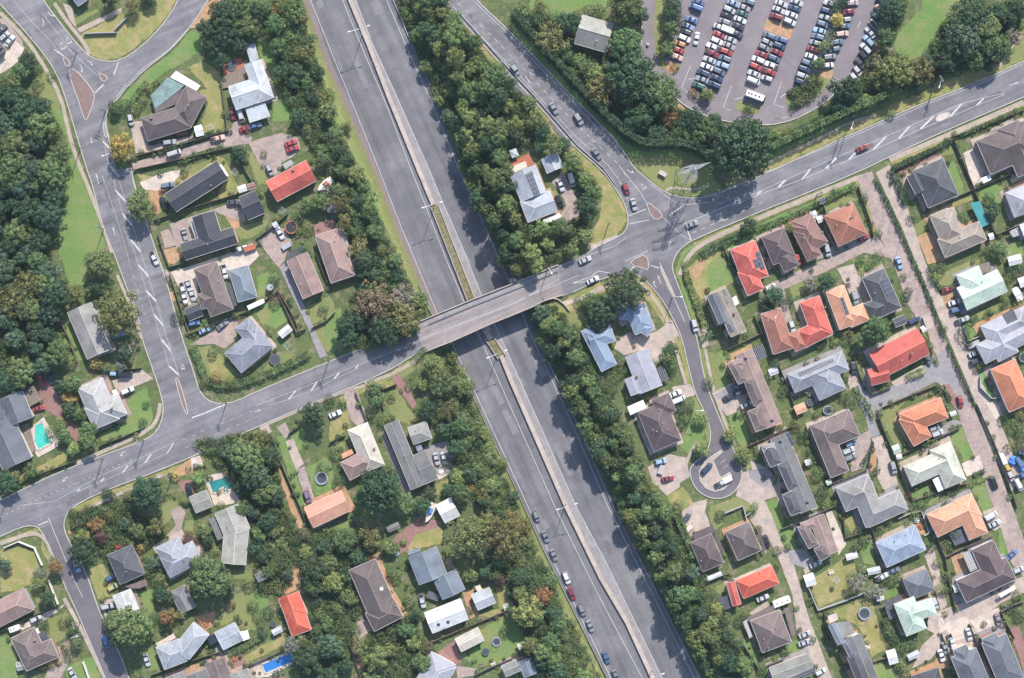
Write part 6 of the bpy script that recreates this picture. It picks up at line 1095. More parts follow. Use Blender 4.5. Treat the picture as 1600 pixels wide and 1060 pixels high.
# ================================================================ FOLIAGE
LEAFC = {k: tuple(v * f + a for v, f, a in zip(c, (1.5, 1.52, 1.45), (.012, .012, .008))) for k, c in dict(d=(.037, .068, .037), m=(.078, .118, .050), l=(.118, .155, .058), o=(.115, .118, .048), a=(.16, .105, .045), p=(.085, .045, .045), b=(.050, .085, .055), g=(.15, .15, .125), y=(.29, .24, .075), x=(.135, .12, .075)).items()}
LEAFW = dict(d="dark green", m="mid green", l="bright green", o="olive", a="rusty orange", p="purple leaved", b="blue green", g="grey twiggy", y="yellow", x="brownish")
def leaf_mesh(name, C, N, sz, tint):
    """one leaf-cluster quad per centre C (n,3), facing N, edge length sz, colour factor tint (n,3)"""
    n = len(C); rs = np.random.RandomState(n % 9973)
    N = N + rs.normal(0, .38, N.shape); N /= np.linalg.norm(N, axis=1, keepdims=True) + 1e-9
    r = rs.normal(size=(n, 3)); T = np.cross(N, r); T /= np.linalg.norm(T, axis=1, keepdims=True) + 1e-9
    B = np.cross(N, T); s1 = (sz * rs.uniform(.6, 1.25, n))[:, None] * .5; s2 = (sz * rs.uniform(.45, 1.0, n))[:, None] * .5
    V = np.stack([C - T * s1, C - B * s2, C + T * s1, C + B * s2], 1).reshape(-1, 3)
    me = bpy.data.meshes.new(name); me.vertices.add(4 * n); me.vertices.foreach_set("co", V.astype(np.float32).ravel())
    me.loops.add(4 * n); me.loops.foreach_set("vertex_index", np.arange(4 * n, dtype=np.int32))
    me.polygons.add(n); me.polygons.foreach_set("loop_start", np.arange(0, 4 * n, 4, dtype=np.int32)); me.polygons.foreach_set("loop_total", np.full(n, 4, np.int32))
    at = me.attributes.new("tint", 'FLOAT_COLOR', 'FACE'); at.data.foreach_set("color", np.concatenate([tint, np.ones((n, 1))], 1).astype(np.float32).ravel())
    me.materials.append(M("leaf")); me.update(); return me
def blob(rs, c, r, n, squash=.85):
    d = rs.normal(size=(n, 3)); d[:, 2] = np.abs(d[:, 2]) * 1.1 - .35; d /= np.linalg.norm(d, axis=1, keepdims=True)
    rad = r * rs.uniform(.72, 1.06, n)[:, None]
    p = d * rad; p[:, 2] *= squash
    return c + p, d
def lobes_of(rs, Rr, k, flat):
    """lobe centres on an uneven dome; k lobes"""
    out_ = []
    for i in range(k):
        t = (i + .5) / k; ph = i * 2.39996 + rs.uniform(-.5, .5); rr_ = math.sqrt(t) * rs.uniform(.82, 1.02)
        z = math.sqrt(max(0.02, 1 - rr_ * rr_)) * rs.uniform(.75, 1.05)
        out_.append(((rr_ * math.cos(ph)) * Rr * .9, (rr_ * math.sin(ph)) * Rr * .9, (z - .35) * Rr * flat))
    return out_
CROWNS = {}
def crown_mesh(Rr, seed, style='round'):
    rs = np.random.RandomState(seed * 31 + int(Rr * 10)); sz = .36 + .04 * Rr
    Cs, Ns, Ts = [], [], []
    k = int(7 + Rr * Rr * .95) if style != 'tight' else int(10 + Rr * Rr * 1.6)
    k = min(k, 120 if style == 'tight' else 70); flat = {'round': .8, 'tight': .85, 'loose': .72, 'low': .55}[style]
    st = rs.uniform(.82, 1.18, 2)
    for c in lobes_of(rs, Rr, k, flat):
        lr = Rr * (1.25 if style != 'loose' else 1.05) / math.sqrt(k) * rs.uniform(.8, 1.25)
        n = int(15 * lr * lr / (sz * sz) * (1.1 if style != 'loose' else .72)) + 14
        p, d = blob(rs, np.array([c[0] * st[0], c[1] * st[1], c[2]]), lr, n)
        Cs.append(p); Ns.append(d)
        lt = rs.uniform(.74, 1.28); hue = rs.uniform(-.07, .07)
        t = np.ones((n, 3)) * lt * rs.uniform(.82, 1.2, (n, 1)); t[:, 0] *= 1 + hue; t[:, 2] *= 1 - hue; Ts.append(t)
    # filling leaves inside
    n = int(22 * Rr * Rr); d = rs.normal(size=(n, 3)); d /= np.linalg.norm(d, axis=1, keepdims=True)
    p = d * (Rr * .66 * rs.uniform(.6, 1, (n, 1))); p[:, 2] *= flat * .7; p[:, 2] -= Rr * .05
    Cs.append(p); Ns.append(d); Ts.append(np.ones((n, 3)) * rs.uniform(.7, 1.1, (n, 1)))
    return leaf_mesh("crown", np.concatenate(Cs), np.concatenate(Ns), sz, np.concatenate(Ts))
SIZES = [1.0, 1.5, 2.1, 2.9, 3.8, 5.0, 6.5]
def crown_for(Rr, style):
    s = min(SIZES, key=lambda q: abs(math.log(q / Rr))); sd = rng.randrange(3)
    key = (s, sd, style)
    if key not in CROWNS: CROWNS[key] = crown_mesh(s, sd + 3 * len(style), style)
    return CROWNS[key], s
def trunk_mesh(h, r, sd):
    mb = MB(); rr = random.Random(sd)
    mb.tube((0, 0, -.3), (0, 0, h * .6), r, r * .7, 7)
    for k in range(4):
        a = k * 1.6 + rr.random(); q = (math.cos(a) * h * .3, math.sin(a) * h * .3, h * rr.uniform(.85, 1.05))
        mb.tube((0, 0, h * .5), q, r * .5, r * .2, 5)
    me = bpy.data.meshes.new("trunk"); me.from_pydata([tuple(v) for v in mb.v], [], mb.f); me.materials.append(M("bark")); me.update(); return me
TRUNKS = [trunk_mesh(1, .06, k) for k in range(3)]
SPECS = []
def tree(x, y, r, k='m', style=None, look=None, label=None, group=None):
    """tree or shrub whose crown is centred on photograph point (x, y), r px across half"""
    SPECS.append((x, y, r * (1.2 if r < 20 else 1.17), k, style, group))
def plant(x, y, r, k, style, group, shrub, look=None, label=None):
    Rr = r * S
    style = style or ('tight' if r > 15 and k in 'dmb' else 'loose' if k in 'goax' else rng.choice(['round', 'tight', 'tight', 'loose']))
    tall = 2.75 if group and 'tall' in group else 1.35 if group and 'motorway' in group else 1.0; hgt = Rr * (1.15 if shrub else 1.5) * tall + (0.2 if shrub else .8) + (1.2 if tall > 1 and not shrub else 0); hgt *= rng.uniform(.8, 1.2) if tall > 2 else 1; zc = hgt * .62
    p = G(x, y, zc); g = terrain(p.x, p.y); p.z = g
    me, s = crown_for(Rr, style)
    nm = "shrub" if shrub else "tree"
    o = empty(nm, p, rng.uniform(0, 6.28))
    c = link(bpy.data.objects.new("crown", me), o); f = Rr / s
    c.location = (0, 0, zc); c.scale = (f * rng.uniform(.92, 1.08), f * rng.uniform(.92, 1.08), f * rng.uniform(.85, 1.1) * (2.1 if tall > 2 else 1))
    base = LEAFC[k]; j = rng.uniform(.82, 1.22); c.color = (min(1, base[0] * j * rng.uniform(.9, 1.12)), base[1] * j, base[2] * j, 1)
    t = link(bpy.data.objects.new("trunk", rng.choice(TRUNKS)), o); t.scale = (Rr * 1.0 + .6, Rr * 1.0 + .6, zc)
    szw = "small " if r < 5.5 else ("" if r < 13 else ("large " if r < 21 else "huge "))
    lk = look or ("%s%s %s" % (szw, LEAFW[k], nm))
    cat = nm
    if label: tag(o, label, cat, group)
    else: auto(o, lk, cat, x, y, group)
    return o
def trees(s):
    for it in s.split():
        a = it.split(','); tree(float(a[0]), float(a[1]), float(a[2]), a[3] if len(a) > 3 else 'm', a[4] if len(a) > 4 else None)
def inside(pt, poly):
    x, y = pt; c = False
    for (x1, y1), (x2, y2) in zip(poly, poly[1:] + poly[:1]):
        if (y1 > y) != (y2 > y) and x < (x2 - x1) * (y - y1) / (y2 - y1) + x1: c = not c
    return c
UNDER = []       # polygons of undergrowth between the trees
def fill(poly, r0, r1, kinds, n, holes=(), group=None, gap=.78, under=True, seed=1):
    rr = random.Random(seed); xs = [p[0] for p in poly]; ys = [p[1] for p in poly]; got = []
    for _ in range(n * 60):
        if len(got) >= n: break
        p = (rr.uniform(min(xs), max(xs)), rr.uniform(min(ys), max(ys))); r = r0 + (r1 - r0) * rr.random() ** 1.4
        if not inside(p, poly) or any(inside(p, h) for h in holes): continue
        if any(math.hypot(p[0] - q[0], p[1] - q[1]) < (r + q[2]) * gap for q in got): continue
        got.append((*p, r))
    for x, y, r in got: tree(x, y, r, rr.choice(kinds), group=group)
    if under: UNDER.append((poly, holes))
    return got
FOREST = [(-12, 118), (18, 140), (62, 152), (72, 172), (86, 186), (94, 215), (98, 248), (90, 285), (92, 320), (78, 345), (74, 385), (86, 420), (92, 450), (98, 462), (92, 484), (84, 515), (80, 555), (62, 590), (20, 605), (-12, 612)]
fill(FOREST, 13, 24, 'dmbmdbmb', 50, group="trees of the wood on the left", gap=.66, seed=3)
MW_W = [(405, 0), (470, 0), (486, 70), (500, 130), (530, 205), (560, 265), (596, 350), (630, 425), (665, 490), (655, 515), (610, 535), (565, 545), (535, 520), (545, 475), (565, 440), (562, 400), (540, 352), (505, 300), (520, 270), (488, 235), (468, 190), (446, 150), (432, 85)]
fill(MW_W, 7.5, 15, 'mdlmodm', 84, group="bushes on the left bank of the motorway", gap=.70, seed=5)
ISL = [(617, -8), (688, -8), (728, 48), (765, 98), (798, 130), (832, 166), (862, 200), (900, 252), (930, 285), (926, 330), (912, 378), (880, 398), (835, 418), (805, 436), (782, 398), (757, 332), (722, 250), (692, 168), (664, 110), (642, 55)]
HOLE = [(790, 228), (832, 222), (884, 232), (912, 318), (908, 342), (868, 356), (820, 352), (796, 275)]
fill(ISL, 8, 17, 'mlmlmlld', 104, (HOLE,), group="trees and shrubs of the wooded island between motorway and slip road", gap=.70, seed=8)
MW_E = [(835, 492), (868, 478), (892, 505), (912, 548), (936, 590), (960, 640), (985, 690), (1005, 742), (1040, 800), (1062, 850), (1085, 900), (1112, 945), (1140, 990), (1165, 1040), (1170, 1070), (1112, 1070), (1068, 985), (1022, 885), (968, 780), (910, 655), (866, 565)]
fill(MW_E, 7.5, 15, 'dmdmlbm', 84, group="bushes on the right bank of the motorway", gap=.70, seed=11)
MW_SW = [(692, 550), (706, 556), (735, 620), (775, 715), (812, 795), (838, 860), (880, 950), (918, 1020), (940, 1070), (840, 1070), (828, 1010), (800, 955), (806, 915), (775, 880), (770, 800), (735, 780), (716, 745), (712, 700), (700, 660), (690, 620)]
fill(MW_SW, 7.5, 15, 'mldmlmod', 66, group="bushes on the left bank of the motorway below the bridge", gap=.70, seed=14)
TALL = [(660, 100), (672, 132), (690, 168), (702, 196), (716, 226), (732, 266), (748, 306), (762, 340), (780, 384), (806, 424), (848, 538), (862, 570), (884, 618), (904, 656), (922, 692), (942, 730), (960, 772), (984, 815), (1006, 860), (1024, 900), (1046, 944), (1070, 990), (1096, 1038), (1110, 1070)]
for (xa, ya), (xb, yb) in zip(TALL, TALL[1:]):
    if yb - ya > 60: continue
    for t in (rng.uniform(0, .25), rng.uniform(.25, .5), rng.uniform(.5, .75), rng.uniform(.75, 1)):
        if rng.random() < (.8 if ya > 160 else .45): tree(xa + (xb - xa) * t + rng.uniform(2, 14), ya + (yb - ya) * t, rng.uniform(7.0, 13.0), rng.choice('dmmbl'), rng.choice(['round', 'loose', 'tight']), group="tall trees and bushes on the right bank of the motorway" if ya > 175 else "bushes beside the top of the right motorway bank")
# large single trees
trees("585,472,26,x 628,468,20,g 632,500,24,o 603,515,22,d 560,500,16,d 542,527,15,d 655,470,12,m 735,840,30,o 788,838,32,o 815,822,18,o 760,815,16,o 592,765,40,d 630,785,16,m 490,648,17,d 678,570,16,l 720,600,20,o 690,600,18,m 700,640,18,o 668,640,14,d 712,700,14,d")
trees("347,25,22,d 372,12,17,m 325,45,16,d 352,52,18,d 388,42,18,m 332,75,14,d 345,95,12,d 375,70,12,b 368,40,14,l 400,20,16,d 410,55,9,l 455,20,18,l 470,28,10,o 208,8,13,o 172,-2,12,d 232,-4,12,d 180,169,10,m 196,166,9,d 212,168,8,l 222,158,7,m 235,140,6,l 190,230,19,y,tight 44,95,13,d 32,112,14,m 56,108,9,b 18,128,14,l 22,148,16,d 80,118,6,m 60,130,8,l")
trees("219,322,20,m 236,325,8,a 155,412,24,m 155,450,13,d 143,452,10,l 168,448,8,m 185,489,32,o 118,460,13,o 70,448,18,l 42,445,20,o 18,470,22,o 276,497,8,d 195,550,13,b 190,570,10,g 150,568,9,y 165,575,8,m 88,552,20,m 110,565,9,l 108,622,10,y 112,600,14,m 95,605,12,d 110,640,12,d 125,648,12,m 138,690,15,m 115,702,11,l 138,672,14,m 80,675,9,m 95,662,9,l 100,680,12,m 108,692,8,d 50,735,12,m 12,752,16,d 25,745,10,o 228,632,5,d 224,660,6,d 332,552,7,d 338,590,9,a 362,598,9,o 320,598,7,o 385,580,6,m 430,470,8,p 428,435,8,m 505,482,7,m")
trees("380,25,9,l 375,242,12,d 288,268,6,m 400,305,7,d 405,320,8,m 466,362,6,l 480,355,9,l 500,315,14,l 478,322,12,m 510,300,9,g 475,400,10,d 465,340,9,m 530,330,9,l 555,345,10,m 412,240,5,m 455,205,6,d 497,195,9,m 515,265,8,m 540,200,10,l 478,95,9,l 512,150,15,l 495,155,8,o 430,128,8,d 440,145,6,d 452,60,9,m 475,60,8,l 437,40,8,o 425,20,9,a")
# south-west gardens
trees("230,770,28,d 205,772,10,o 170,772,10,d 385,715,24,m 400,745,22,d 360,710,12,b 415,770,17,l 378,795,12,m 345,790,6,m 310,748,10,l 398,712,12,l 425,715,14,d 432,775,13,d 395,800,12,b 418,815,14,d 405,835,12,m 430,830,11,o 440,850,10,m 395,855,12,d 372,760,11,d 415,870,10,d 405,690,12,o 345,705,8,b 370,695,8,m 315,765,6,m 318,742,7,l 274,745,6,y 128,862,20,d 150,820,11,a 158,840,10,p 130,838,11,l 172,808,9,o 195,820,10,b 215,830,13,m 205,848,8,m 220,855,7,y 246,823,14,o 260,850,8,m 295,845,10,p 318,830,12,m 325,845,10,d 305,840,8,a 170,870,8,m 330,905,31,m 312,880,14,m 355,918,12,m 262,965,13,a 280,960,10,o 245,905,9,m 255,930,12,d 240,880,11,b 232,895,9,m 250,905,8,o 200,980,37,m 172,975,12,d 225,985,14,m 240,965,8,d 88,885,13,a 62,895,9,g 8,882,10,b 75,935,13,d 62,912,10,m 100,970,8,o 112,985,7,m 120,1005,9,m 105,1015,8,o 65,975,8,d 40,1000,6,d 215,1030,9,m 212,1055,8,m 395,945,8,m 360,945,7,a 390,912,9,l 405,960,9,m 420,955,8,d 375,1000,4,y 408,975,6,m")
trees("55,1045,5,o 68,1042,6,o 80,1038,6,y 92,1034,5,y 105,1028,5,l 118,1015,6,d 450,900,10,b 436,880,11,d 425,860,12,m 445,860,8,x 462,845,9,d 478,862,10,l 490,892,20,d 490,915,14,m 512,880,14,m 520,910,16,l 540,900,10,d 545,935,12,m 530,950,9,l 508,855,12,d 540,845,16,m 580,840,18,o 560,870,12,d 610,855,12,l 475,835,9,x 430,800,10,m 515,1010,18,b 500,1000,12,d 560,1010,13,o 555,985,9,m 590,1030,18,l 610,1015,12,o 580,1055,12,m 635,985,13,m 645,1005,12,l 650,960,10,d 660,1035,13,m,tight 640,940,8,m 668,1012,9,x 618,900,9,l 612,895,8,m 540,1040,13,d 530,1020,10,m 480,1030,20,d 455,1010,15,g 470,1000,10,x 440,950,7,o 478,965,10,d 500,960,9,l 510,975,10,m 520,1050,12,d 505,1060,10,b 410,990,7,d 492,940,9,d")
trees("825,955,22,l 850,930,14,a 865,960,13,d 838,985,9,b 858,1005,13,a 825,1020,10,d 845,1030,15,d 800,925,10,d 780,905,11,p 760,895,12,d 735,900,12,m 815,900,14,d 870,1045,14,b 812,1045,9,d 790,985,8,d 640,700,8,m 720,770,14,m 735,760,9,y 700,765,10,d 672,768,10,d 660,790,13,d 612,620,6,m 585,605,11,m 590,625,10,m 600,655,9,l 580,640,8,d 640,602,6,m 660,600,10,l 715,745,11,l 755,775,12,o 525,705,9,l 505,730,9,m 530,752,9,d 465,772,4,d 540,665,4,d 515,625,8,d 535,630,6,m 660,735,6,d 712,738,9,m 722,690,12,m 745,735,12,m 770,760,12,m 700,725,8,d 780,725,10,l 695,670,13,d 715,655,11,d")
# north centre, car park and park
trees("862,62,22,o 888,38,16,m 890,35,17,d 978,12,29,m 1000,25,14,d 978,68,28,m 985,118,33,d 1030,148,26,m 938,142,22,o 935,120,18,l 922,110,14,m 955,100,12,d 955,92,9,a 880,88,12,m 905,95,10,l 895,115,9,m 915,135,9,m 1000,180,22,d 990,195,14,m 1042,180,14,a 1018,175,8,l 1035,195,8,l 1025,210,14,b 1015,205,10,d 1082,190,18,d 1100,205,20,m 1070,205,14,m 1090,225,16,d 1060,215,10,l 1115,192,14,d 1130,205,11,l 1155,235,40,d 1175,215,22,m 1135,235,18,g 1150,210,16,m 1185,240,16,m 1210,215,12,l 1225,208,9,o 1240,205,8,m 850,20,9,l 818,18,12,m 835,35,12,d 845,10,10,o 865,25,9,m 825,45,8,l 905,25,9,o 935,18,10,m 920,20,8,l")
trees("1050,20,13,d 1048,45,13,m 1042,75,12,m 1050,5,13,d 1062,35,9,d 1046,60,8,l 1104,148,10,l,tight 1082,145,6,a 1090,150,6,m 1170,172,8,d 1055,105,6,o 1308,33,11,y,tight 1307,18,8,m 1297,57,9,m 1289,72,10,m 1279,100,10,m 1315,3,10,d 1302,8,7,d 1388,15,18,d 1405,10,14,m 1398,28,14,d 1385,60,15,m 1378,45,9,l 1370,95,10,x 1400,110,26,l 1375,125,17,o 1392,140,14,o 1438,110,20,o 1475,95,18,d 1320,140,22,d 1340,160,14,m 1310,165,14,d 1330,175,12,b 1355,160,12,l 1365,135,9,m 1350,170,9,x 1515,25,26,d 1505,60,28,b 1540,45,24,m 1555,75,25,m 1525,95,16,m 1575,32,14,d 1580,60,16,g 1495,85,15,d 1470,75,12,m 1450,100,14,d 1540,100,12,d 1560,20,14,d 1590,15,14,d 1455,120,8,m 1380,160,9,m 1392,178,7,m 1430,140,10,d")
# junction island gardens
trees("978,452,30,d,tight 940,490,20,d 925,470,13,m 935,505,14,d 955,470,9,l 905,470,7,m 890,520,13,m 858,505,15,l 840,500,10,d 850,530,13,m 1047,548,11,d 1045,562,11,m 1050,575,9,m 970,565,9,d 972,580,8,m 958,590,9,l 955,610,9,m 1075,632,9,m,tight 1070,655,7,m 1062,640,7,d 1063,665,6,m 1095,655,10,l,tight 1096,702,12,l,tight 1107,597,8,m,tight 1141,678,11,l,tight 1160,712,12,l,tight 980,685,11,m 998,718,11,m 1010,620,5,l 985,620,7,m 945,640,8,l 1015,765,6,o")
# east gardens
trees("1168,355,12,d 1175,345,8,l 1350,310,6,d 1372,365,6,m 1290,440,13,d 1266,445,11,g 1300,435,9,m 1344,408,6,d 1360,412,7,m 1372,400,7,m 1230,468,9,d,tight 1210,462,15,b,tight 1200,478,11,d 1195,470,8,g 1370,515,24,m,tight 1348,530,13,m 1325,525,9,o 1412,432,5,m 1420,455,6,d 1415,465,7,d 1400,410,3,d 1237,355,7,y 1305,300,6,m 1425,340,7,m 1405,285,6,d 1410,300,6,d 1415,315,6,d 1392,270,5,d 1550,330,12,d 1545,310,8,d 1530,345,6,m 1480,340,4,d 1560,390,12,m 1545,395,9,m 1535,430,9,d 1580,425,9,d 1570,440,8,o 1595,420,9,d 1470,420,8,m 1460,435,8,l 1455,420,6,d 1520,500,6,d 1505,520,9,d 1512,535,7,d 1475,515,5,m 1527,575,6,m 1570,470,7,m 1590,480,8,x 1545,490,6,d 1600,555,8,m 1470,610,6,m 1465,605,5,d 1580,640,8,m 1595,650,10,o 1585,665,9,l 1598,675,9,m 1568,655,7,d 1595,695,9,x 1575,700,6,o")
trees("1250,600,6,m 1225,610,8,d 1210,570,8,b 1200,590,7,m 1178,565,6,d 1270,535,6,m 1235,545,5,l 1285,540,5,d 1305,535,6,l 1318,615,8,l 1330,625,9,m 1300,640,5,m 1275,650,5,l 1245,665,7,o 1255,680,8,d 1265,720,7,d 1278,740,9,m 1285,770,9,d 1270,770,7,m 1290,790,6,l 1305,785,5,l 1225,840,4,d 1230,855,5,m 1215,860,6,o 1235,812,5,l 1190,620,4,l 1240,700,6,l 1210,755,3,d 1180,790,5,l 1125,805,7,d 1175,800,6,l 1186,826,5,o 1340,830,6,d 1355,815,6,l 1375,828,7,l 1390,815,5,l 1430,805,7,l 1425,790,6,m 1350,845,8,d 1340,855,5,l 1345,890,7,l 1330,900,6,l 1335,860,7,d 1395,905,8,m 1405,900,6,l 1380,910,6,d 1340,910,14,g,loose 1365,925,12,g,loose 1395,970,6,m 1388,985,9,m 1395,1000,8,d 1400,1015,6,l 1410,1010,9,m 1425,1005,8,m 1408,1040,8,l 1415,1055,7,m 1465,880,6,m 1478,900,7,m 1468,920,7,l 1475,925,6,d 1455,855,6,d 1485,860,4,m 1490,835,9,d 1480,850,6,l 1595,960,9,m 1580,950,7,d 1570,970,7,l 1575,1000,7,o 1590,930,7,l 1480,790,7,d 1440,790,8,m 1450,775,6,m 1460,695,7,m 1445,695,6,d 1520,715,3,x 1370,735,5,d 1370,770,5,l")
trees("1405,1040,6,m 1245,1060,9,d 1225,1020,5,m 1270,1000,5,m 1190,1045,7,m 1170,1035,10,d 1150,1010,11,d 1140,990,9,m 1165,960,6,l 1155,970,7,d 1150,940,5,m 1110,925,9,m 1100,905,8,m 1120,955,10,l 1135,965,8,m 1080,870,7,m 1060,790,8,m 1045,835,9,m 1055,865,9,d 1070,905,8,m 1010,780,9,d 995,760,9,m 1300,920,3,d 1265,940,5,m 1290,960,5,d 1210,940,5,l 1245,950,4,m 1200,995,4,m 1250,985,4,d 1150,650,4,d 1140,690,3,m")
def palm(x, y, r, look="palm with spreading fronds"):
    p = G(x, y, 4.0); p.z = terrain(p.x, p.y); o = empty("palm_tree", p, rng.uniform(0, 6)); auto(o, look, "palm", x, y)
    if not hasattr(palm, "me"):
        C, N, T = [], [], []; rs = np.random.RandomState(5)
        for k in range(13):
            a = k * 2.399; tilt = .5 + .5 * (k % 3) / 2
            for i in range(1, 11):
                t = i / 10; rr_ = t * (1.0 if k % 3 else .75); z = .35 * tilt * math.sin(t * 2.4) - .35 * t * t
                for s in (-1, 0, 1):
                    off = s * .085 * (1 - .5 * t)
                    C.append((rr_ * math.cos(a) - off * math.sin(a), rr_ * math.sin(a) + off * math.cos(a), z - abs(s) * .03)); N.append((0, 0, 1)); v = rs.uniform(.7, 1.35); T.append((v, v, v))
        palm.me = leaf_mesh("crown", np.array(C), np.array(N, float), .15, np.array(T))
    Rr = r * S; c = link(bpy.data.objects.new("crown", palm.me), o); c.scale = (Rr, Rr, Rr); c.location = (0, 0, 3.6); c.color = (.095, .13, .045, 1)
    t = link(bpy.data.objects.new("trunk", TRUNKS[0]), o); t.scale = (2.4, 2.4, 4.2)
def flush():
    """the 300 largest are trees, the next 295 shrubs, what is left (a few pixels each) is one mass of low shrubs"""
    sp = sorted(SPECS, key=lambda s: -s[2]); rs = np.random.RandomState(2); Cs, Ns, Ts = [], [], []
    for i, s in enumerate(sp):
        if i < 297: plant(*s, False)
        elif i < 590: plant(*s, True)
        else:
            r = s[2] * S; w3 = G(s[0], s[1], r * .6); n = int(60 * r * r) + 25; a, d = blob(rs, np.array(w3), r, n)
            Cs.append(a); Ns.append(d); Ts.append(np.tile(np.array(LEAFC[s[3]]) * rng.uniform(.8, 1.2), (n, 1)) * rs.uniform(.7, 1.3, (n, 1)))
    o = link(bpy.data.objects.new("low_shrubs", leaf_mesh("low_shrubs", np.concatenate(Cs), np.concatenate(Ns), .42, np.concatenate(Ts)))); o.color = (1, 1, 1, 1)
    tag(o, "many small low garden shrubs between houses, fences and paths", "shrubs", kind='stuff')
for x, y, r in ((1018, 172, 9), (1037, 195, 8), (1108, 150, 10), (545, -40, 9), (145, 455, 13), (425, 885, 15), (418, 895, 12), (470, 1005, 13), (488, 1012, 12), (1235, 357, 9), (1325, 330 - 10, 5), (1500, 340, 9), (432, 870, 11), (495, 985, 10), (828, 1012, 11), (415, 705, 11), (365, 712, 12), (800, 905, 10), (775, 898, 11), (1155, 760 - 120, 4)): palm(x, y, r)

# ---- undergrowth: ground cover nobody could count
def undergrowth(dens=.062):
    rs = np.random.RandomState(4); Cs, Ns, Ts = [], [], []; rr = random.Random(9)
    cols = [(.085, .13, .05), (.115, .165, .06), (.15, .19, .075), (.06, .105, .05), (.16, .16, .085)]
    extra = [([(300, 690), (420, 672), (440, 780), (470, 860), (440, 930), (405, 930), (395, 860), (390, 800), (372, 770), (350, 735)], ()), ([(440, 830), (560, 830), (600, 850), (545, 890), (560, 960), (545, 1010), (520, 1060), (470, 1060), (470, 1000), (492, 960), (480, 920)], ()), ([(575, 990), (640, 960), (660, 1000), (680, 1020), (640, 1060), (560, 1060)], ()), ([(800, 20), (860, 30), (900, 60), (1000, 140), (1060, 170), (1120, 190), (1190, 210), (1195, 250), (1120, 250), (1060, 232), (985, 225), (940, 185), (890, 130)], ([(890, 30), (965, 30), (965, 90), (890, 90)],)), ([(1200, 240), (1300, 170), (1345, 110), (1375, 80), (1400, 100), (1440, 95), (1480, 30), (1600, -5), (1600, 40), (1560, 100), (1440, 128), (1300, 190)], ()), ([(110, 800), (200, 785), (260, 830), (235, 850), (170, 870), (115, 850)], ()), ([(760, 880), (830, 870), (850, 920), (800, 910), (750, 905)], ())]
    for poly, holes in UNDER + extra + [([(1232, 145), (1248, 138), (1264, 120), (1280, 122), (1284, 140), (1262, 158), (1236, 170)], ())]:
        xs = [p[0] for p in poly]; ys = [p[1] for p in poly]; area = (max(xs) - min(xs)) * (max(ys) - min(ys))
        for _ in range(int(area * dens)):
            p = (rr.uniform(min(xs), max(xs)), rr.uniform(min(ys), max(ys)))
            if not inside(p, poly) or any(inside(p, h) for h in holes): continue
            r = rr.uniform(.55, 1.7); w3 = G(p[0], p[1], r * .75); n = int(16 + 18 * r * r)
            a, d = blob(rs, np.array(w3) + (0, 0, -.2), r, n, .9); Cs.append(a); Ns.append(d)
            c = np.array(cols[rr.choice([0, 0, 1, 1, 2, 3, 3, 4])]) * rr.uniform(.8, 1.25); Ts.append(np.tile(c, (n, 1)) * rs.uniform(.75, 1.25, (n, 1)))
    o = link(bpy.data.objects.new("undergrowth", leaf_mesh("undergrowth", np.concatenate(Cs), np.concatenate(Ns), .5, np.concatenate(Ts)))); o.color = (1, 1, 1, 1)
    tag(o, "dense leafy undergrowth between the trees and on the motorway banks", "undergrowth", kind='stuff')
undergrowth()

# ---- hedges
def hedge(pts, wd, h, k, label=None, look=None):
    rs = np.random.RandomState(int(pts[0][0] + pts[0][1])); Cs, Ns, Ts = [], [], []
    pp = chaikin(pts, 1, False) if len(pts) > 2 else pts
    for a, b in zip(pp, pp[1:]):
        A, B = G(*a), G(*b); L = (B - A).length
        if L < .01: continue
        u = (B - A) / L; v = Vector((-u.y, u.x, 0)); W = wd * S; n = int(L * (W + 1.6 * h) * 20) + 4
        t = rs.uniform(-.2, L + .2, n); q = rs.uniform(-1, 1, n) * (W / 2 + h)
        top_ = np.abs(q) < W / 2; y = np.clip(q, -W / 2, W / 2); z = np.where(top_, h, h - (np.abs(q) - W / 2))
        bump = .26 * np.sin(t * 1.7 + a[0]) + .2 * np.sin(t * 4.3 + a[1]) + .18 * np.sin(t * .61 + a[0] * 2)
        z = z + np.where(top_, bump, 0) + rs.normal(0, .09, n); y = y + rs.normal(0, .1, n) + np.sign(q) * bump * .5
        Cs.append(np.array([A.x, A.y, A.z]) + np.outer(t, [u.x, u.y, u.z]) + np.outer(y, [v.x, v.y, 0]) + np.outer(z, [0, 0, 1]))
        Ns.append(np.where(top_[:, None], np.array([[0, 0, 1.0]]), np.outer(np.sign(q), [v.x, v.y, .3])))
        w_ = rs.uniform(.7, 1.35, (n, 1)) * (1 + .25 * np.sin(t * 1.3 + a[1]))[:, None]; Ts.append(np.ones((n, 3)) * w_)
    o = link(bpy.data.objects.new("hedge", leaf_mesh("hedge", np.concatenate(Cs), np.concatenate(Ns), .42, np.concatenate(Ts)))); o.color = (*LEAFC[k], 1)
    mx = sum(p[0] for p in pts) / len(pts); my = sum(p[1] for p in pts) / len(pts)
    if label: tag(o, label, "hedge")
    else: auto(o, look or ("%s clipped hedge" % LEAFW[k]), "hedge", mx, my)
hedge([(802, 22), (850, 78), (898, 130), (945, 180)], 9, 6.6, 'd', "tall dark hedge along the upper part of the slip road")
hedge([(945, 180), (985, 216), (1012, 228), (1058, 223), (1090, 235), (1112, 250)], 9, 6.2, 'd', "tall dark hedge curving round the grass above the junction")
hedge([(1202, 232), (1262, 203), (1332, 172), (1400, 142)], 9, 6.0, 'm', "tall green hedge along the main road below the car park")
hedge([(1400, 142), (1452, 120), (1500, 105), (1545, 92)], 7, 4.2, 'd', "tall dark hedge along the main road below the round park lawn")
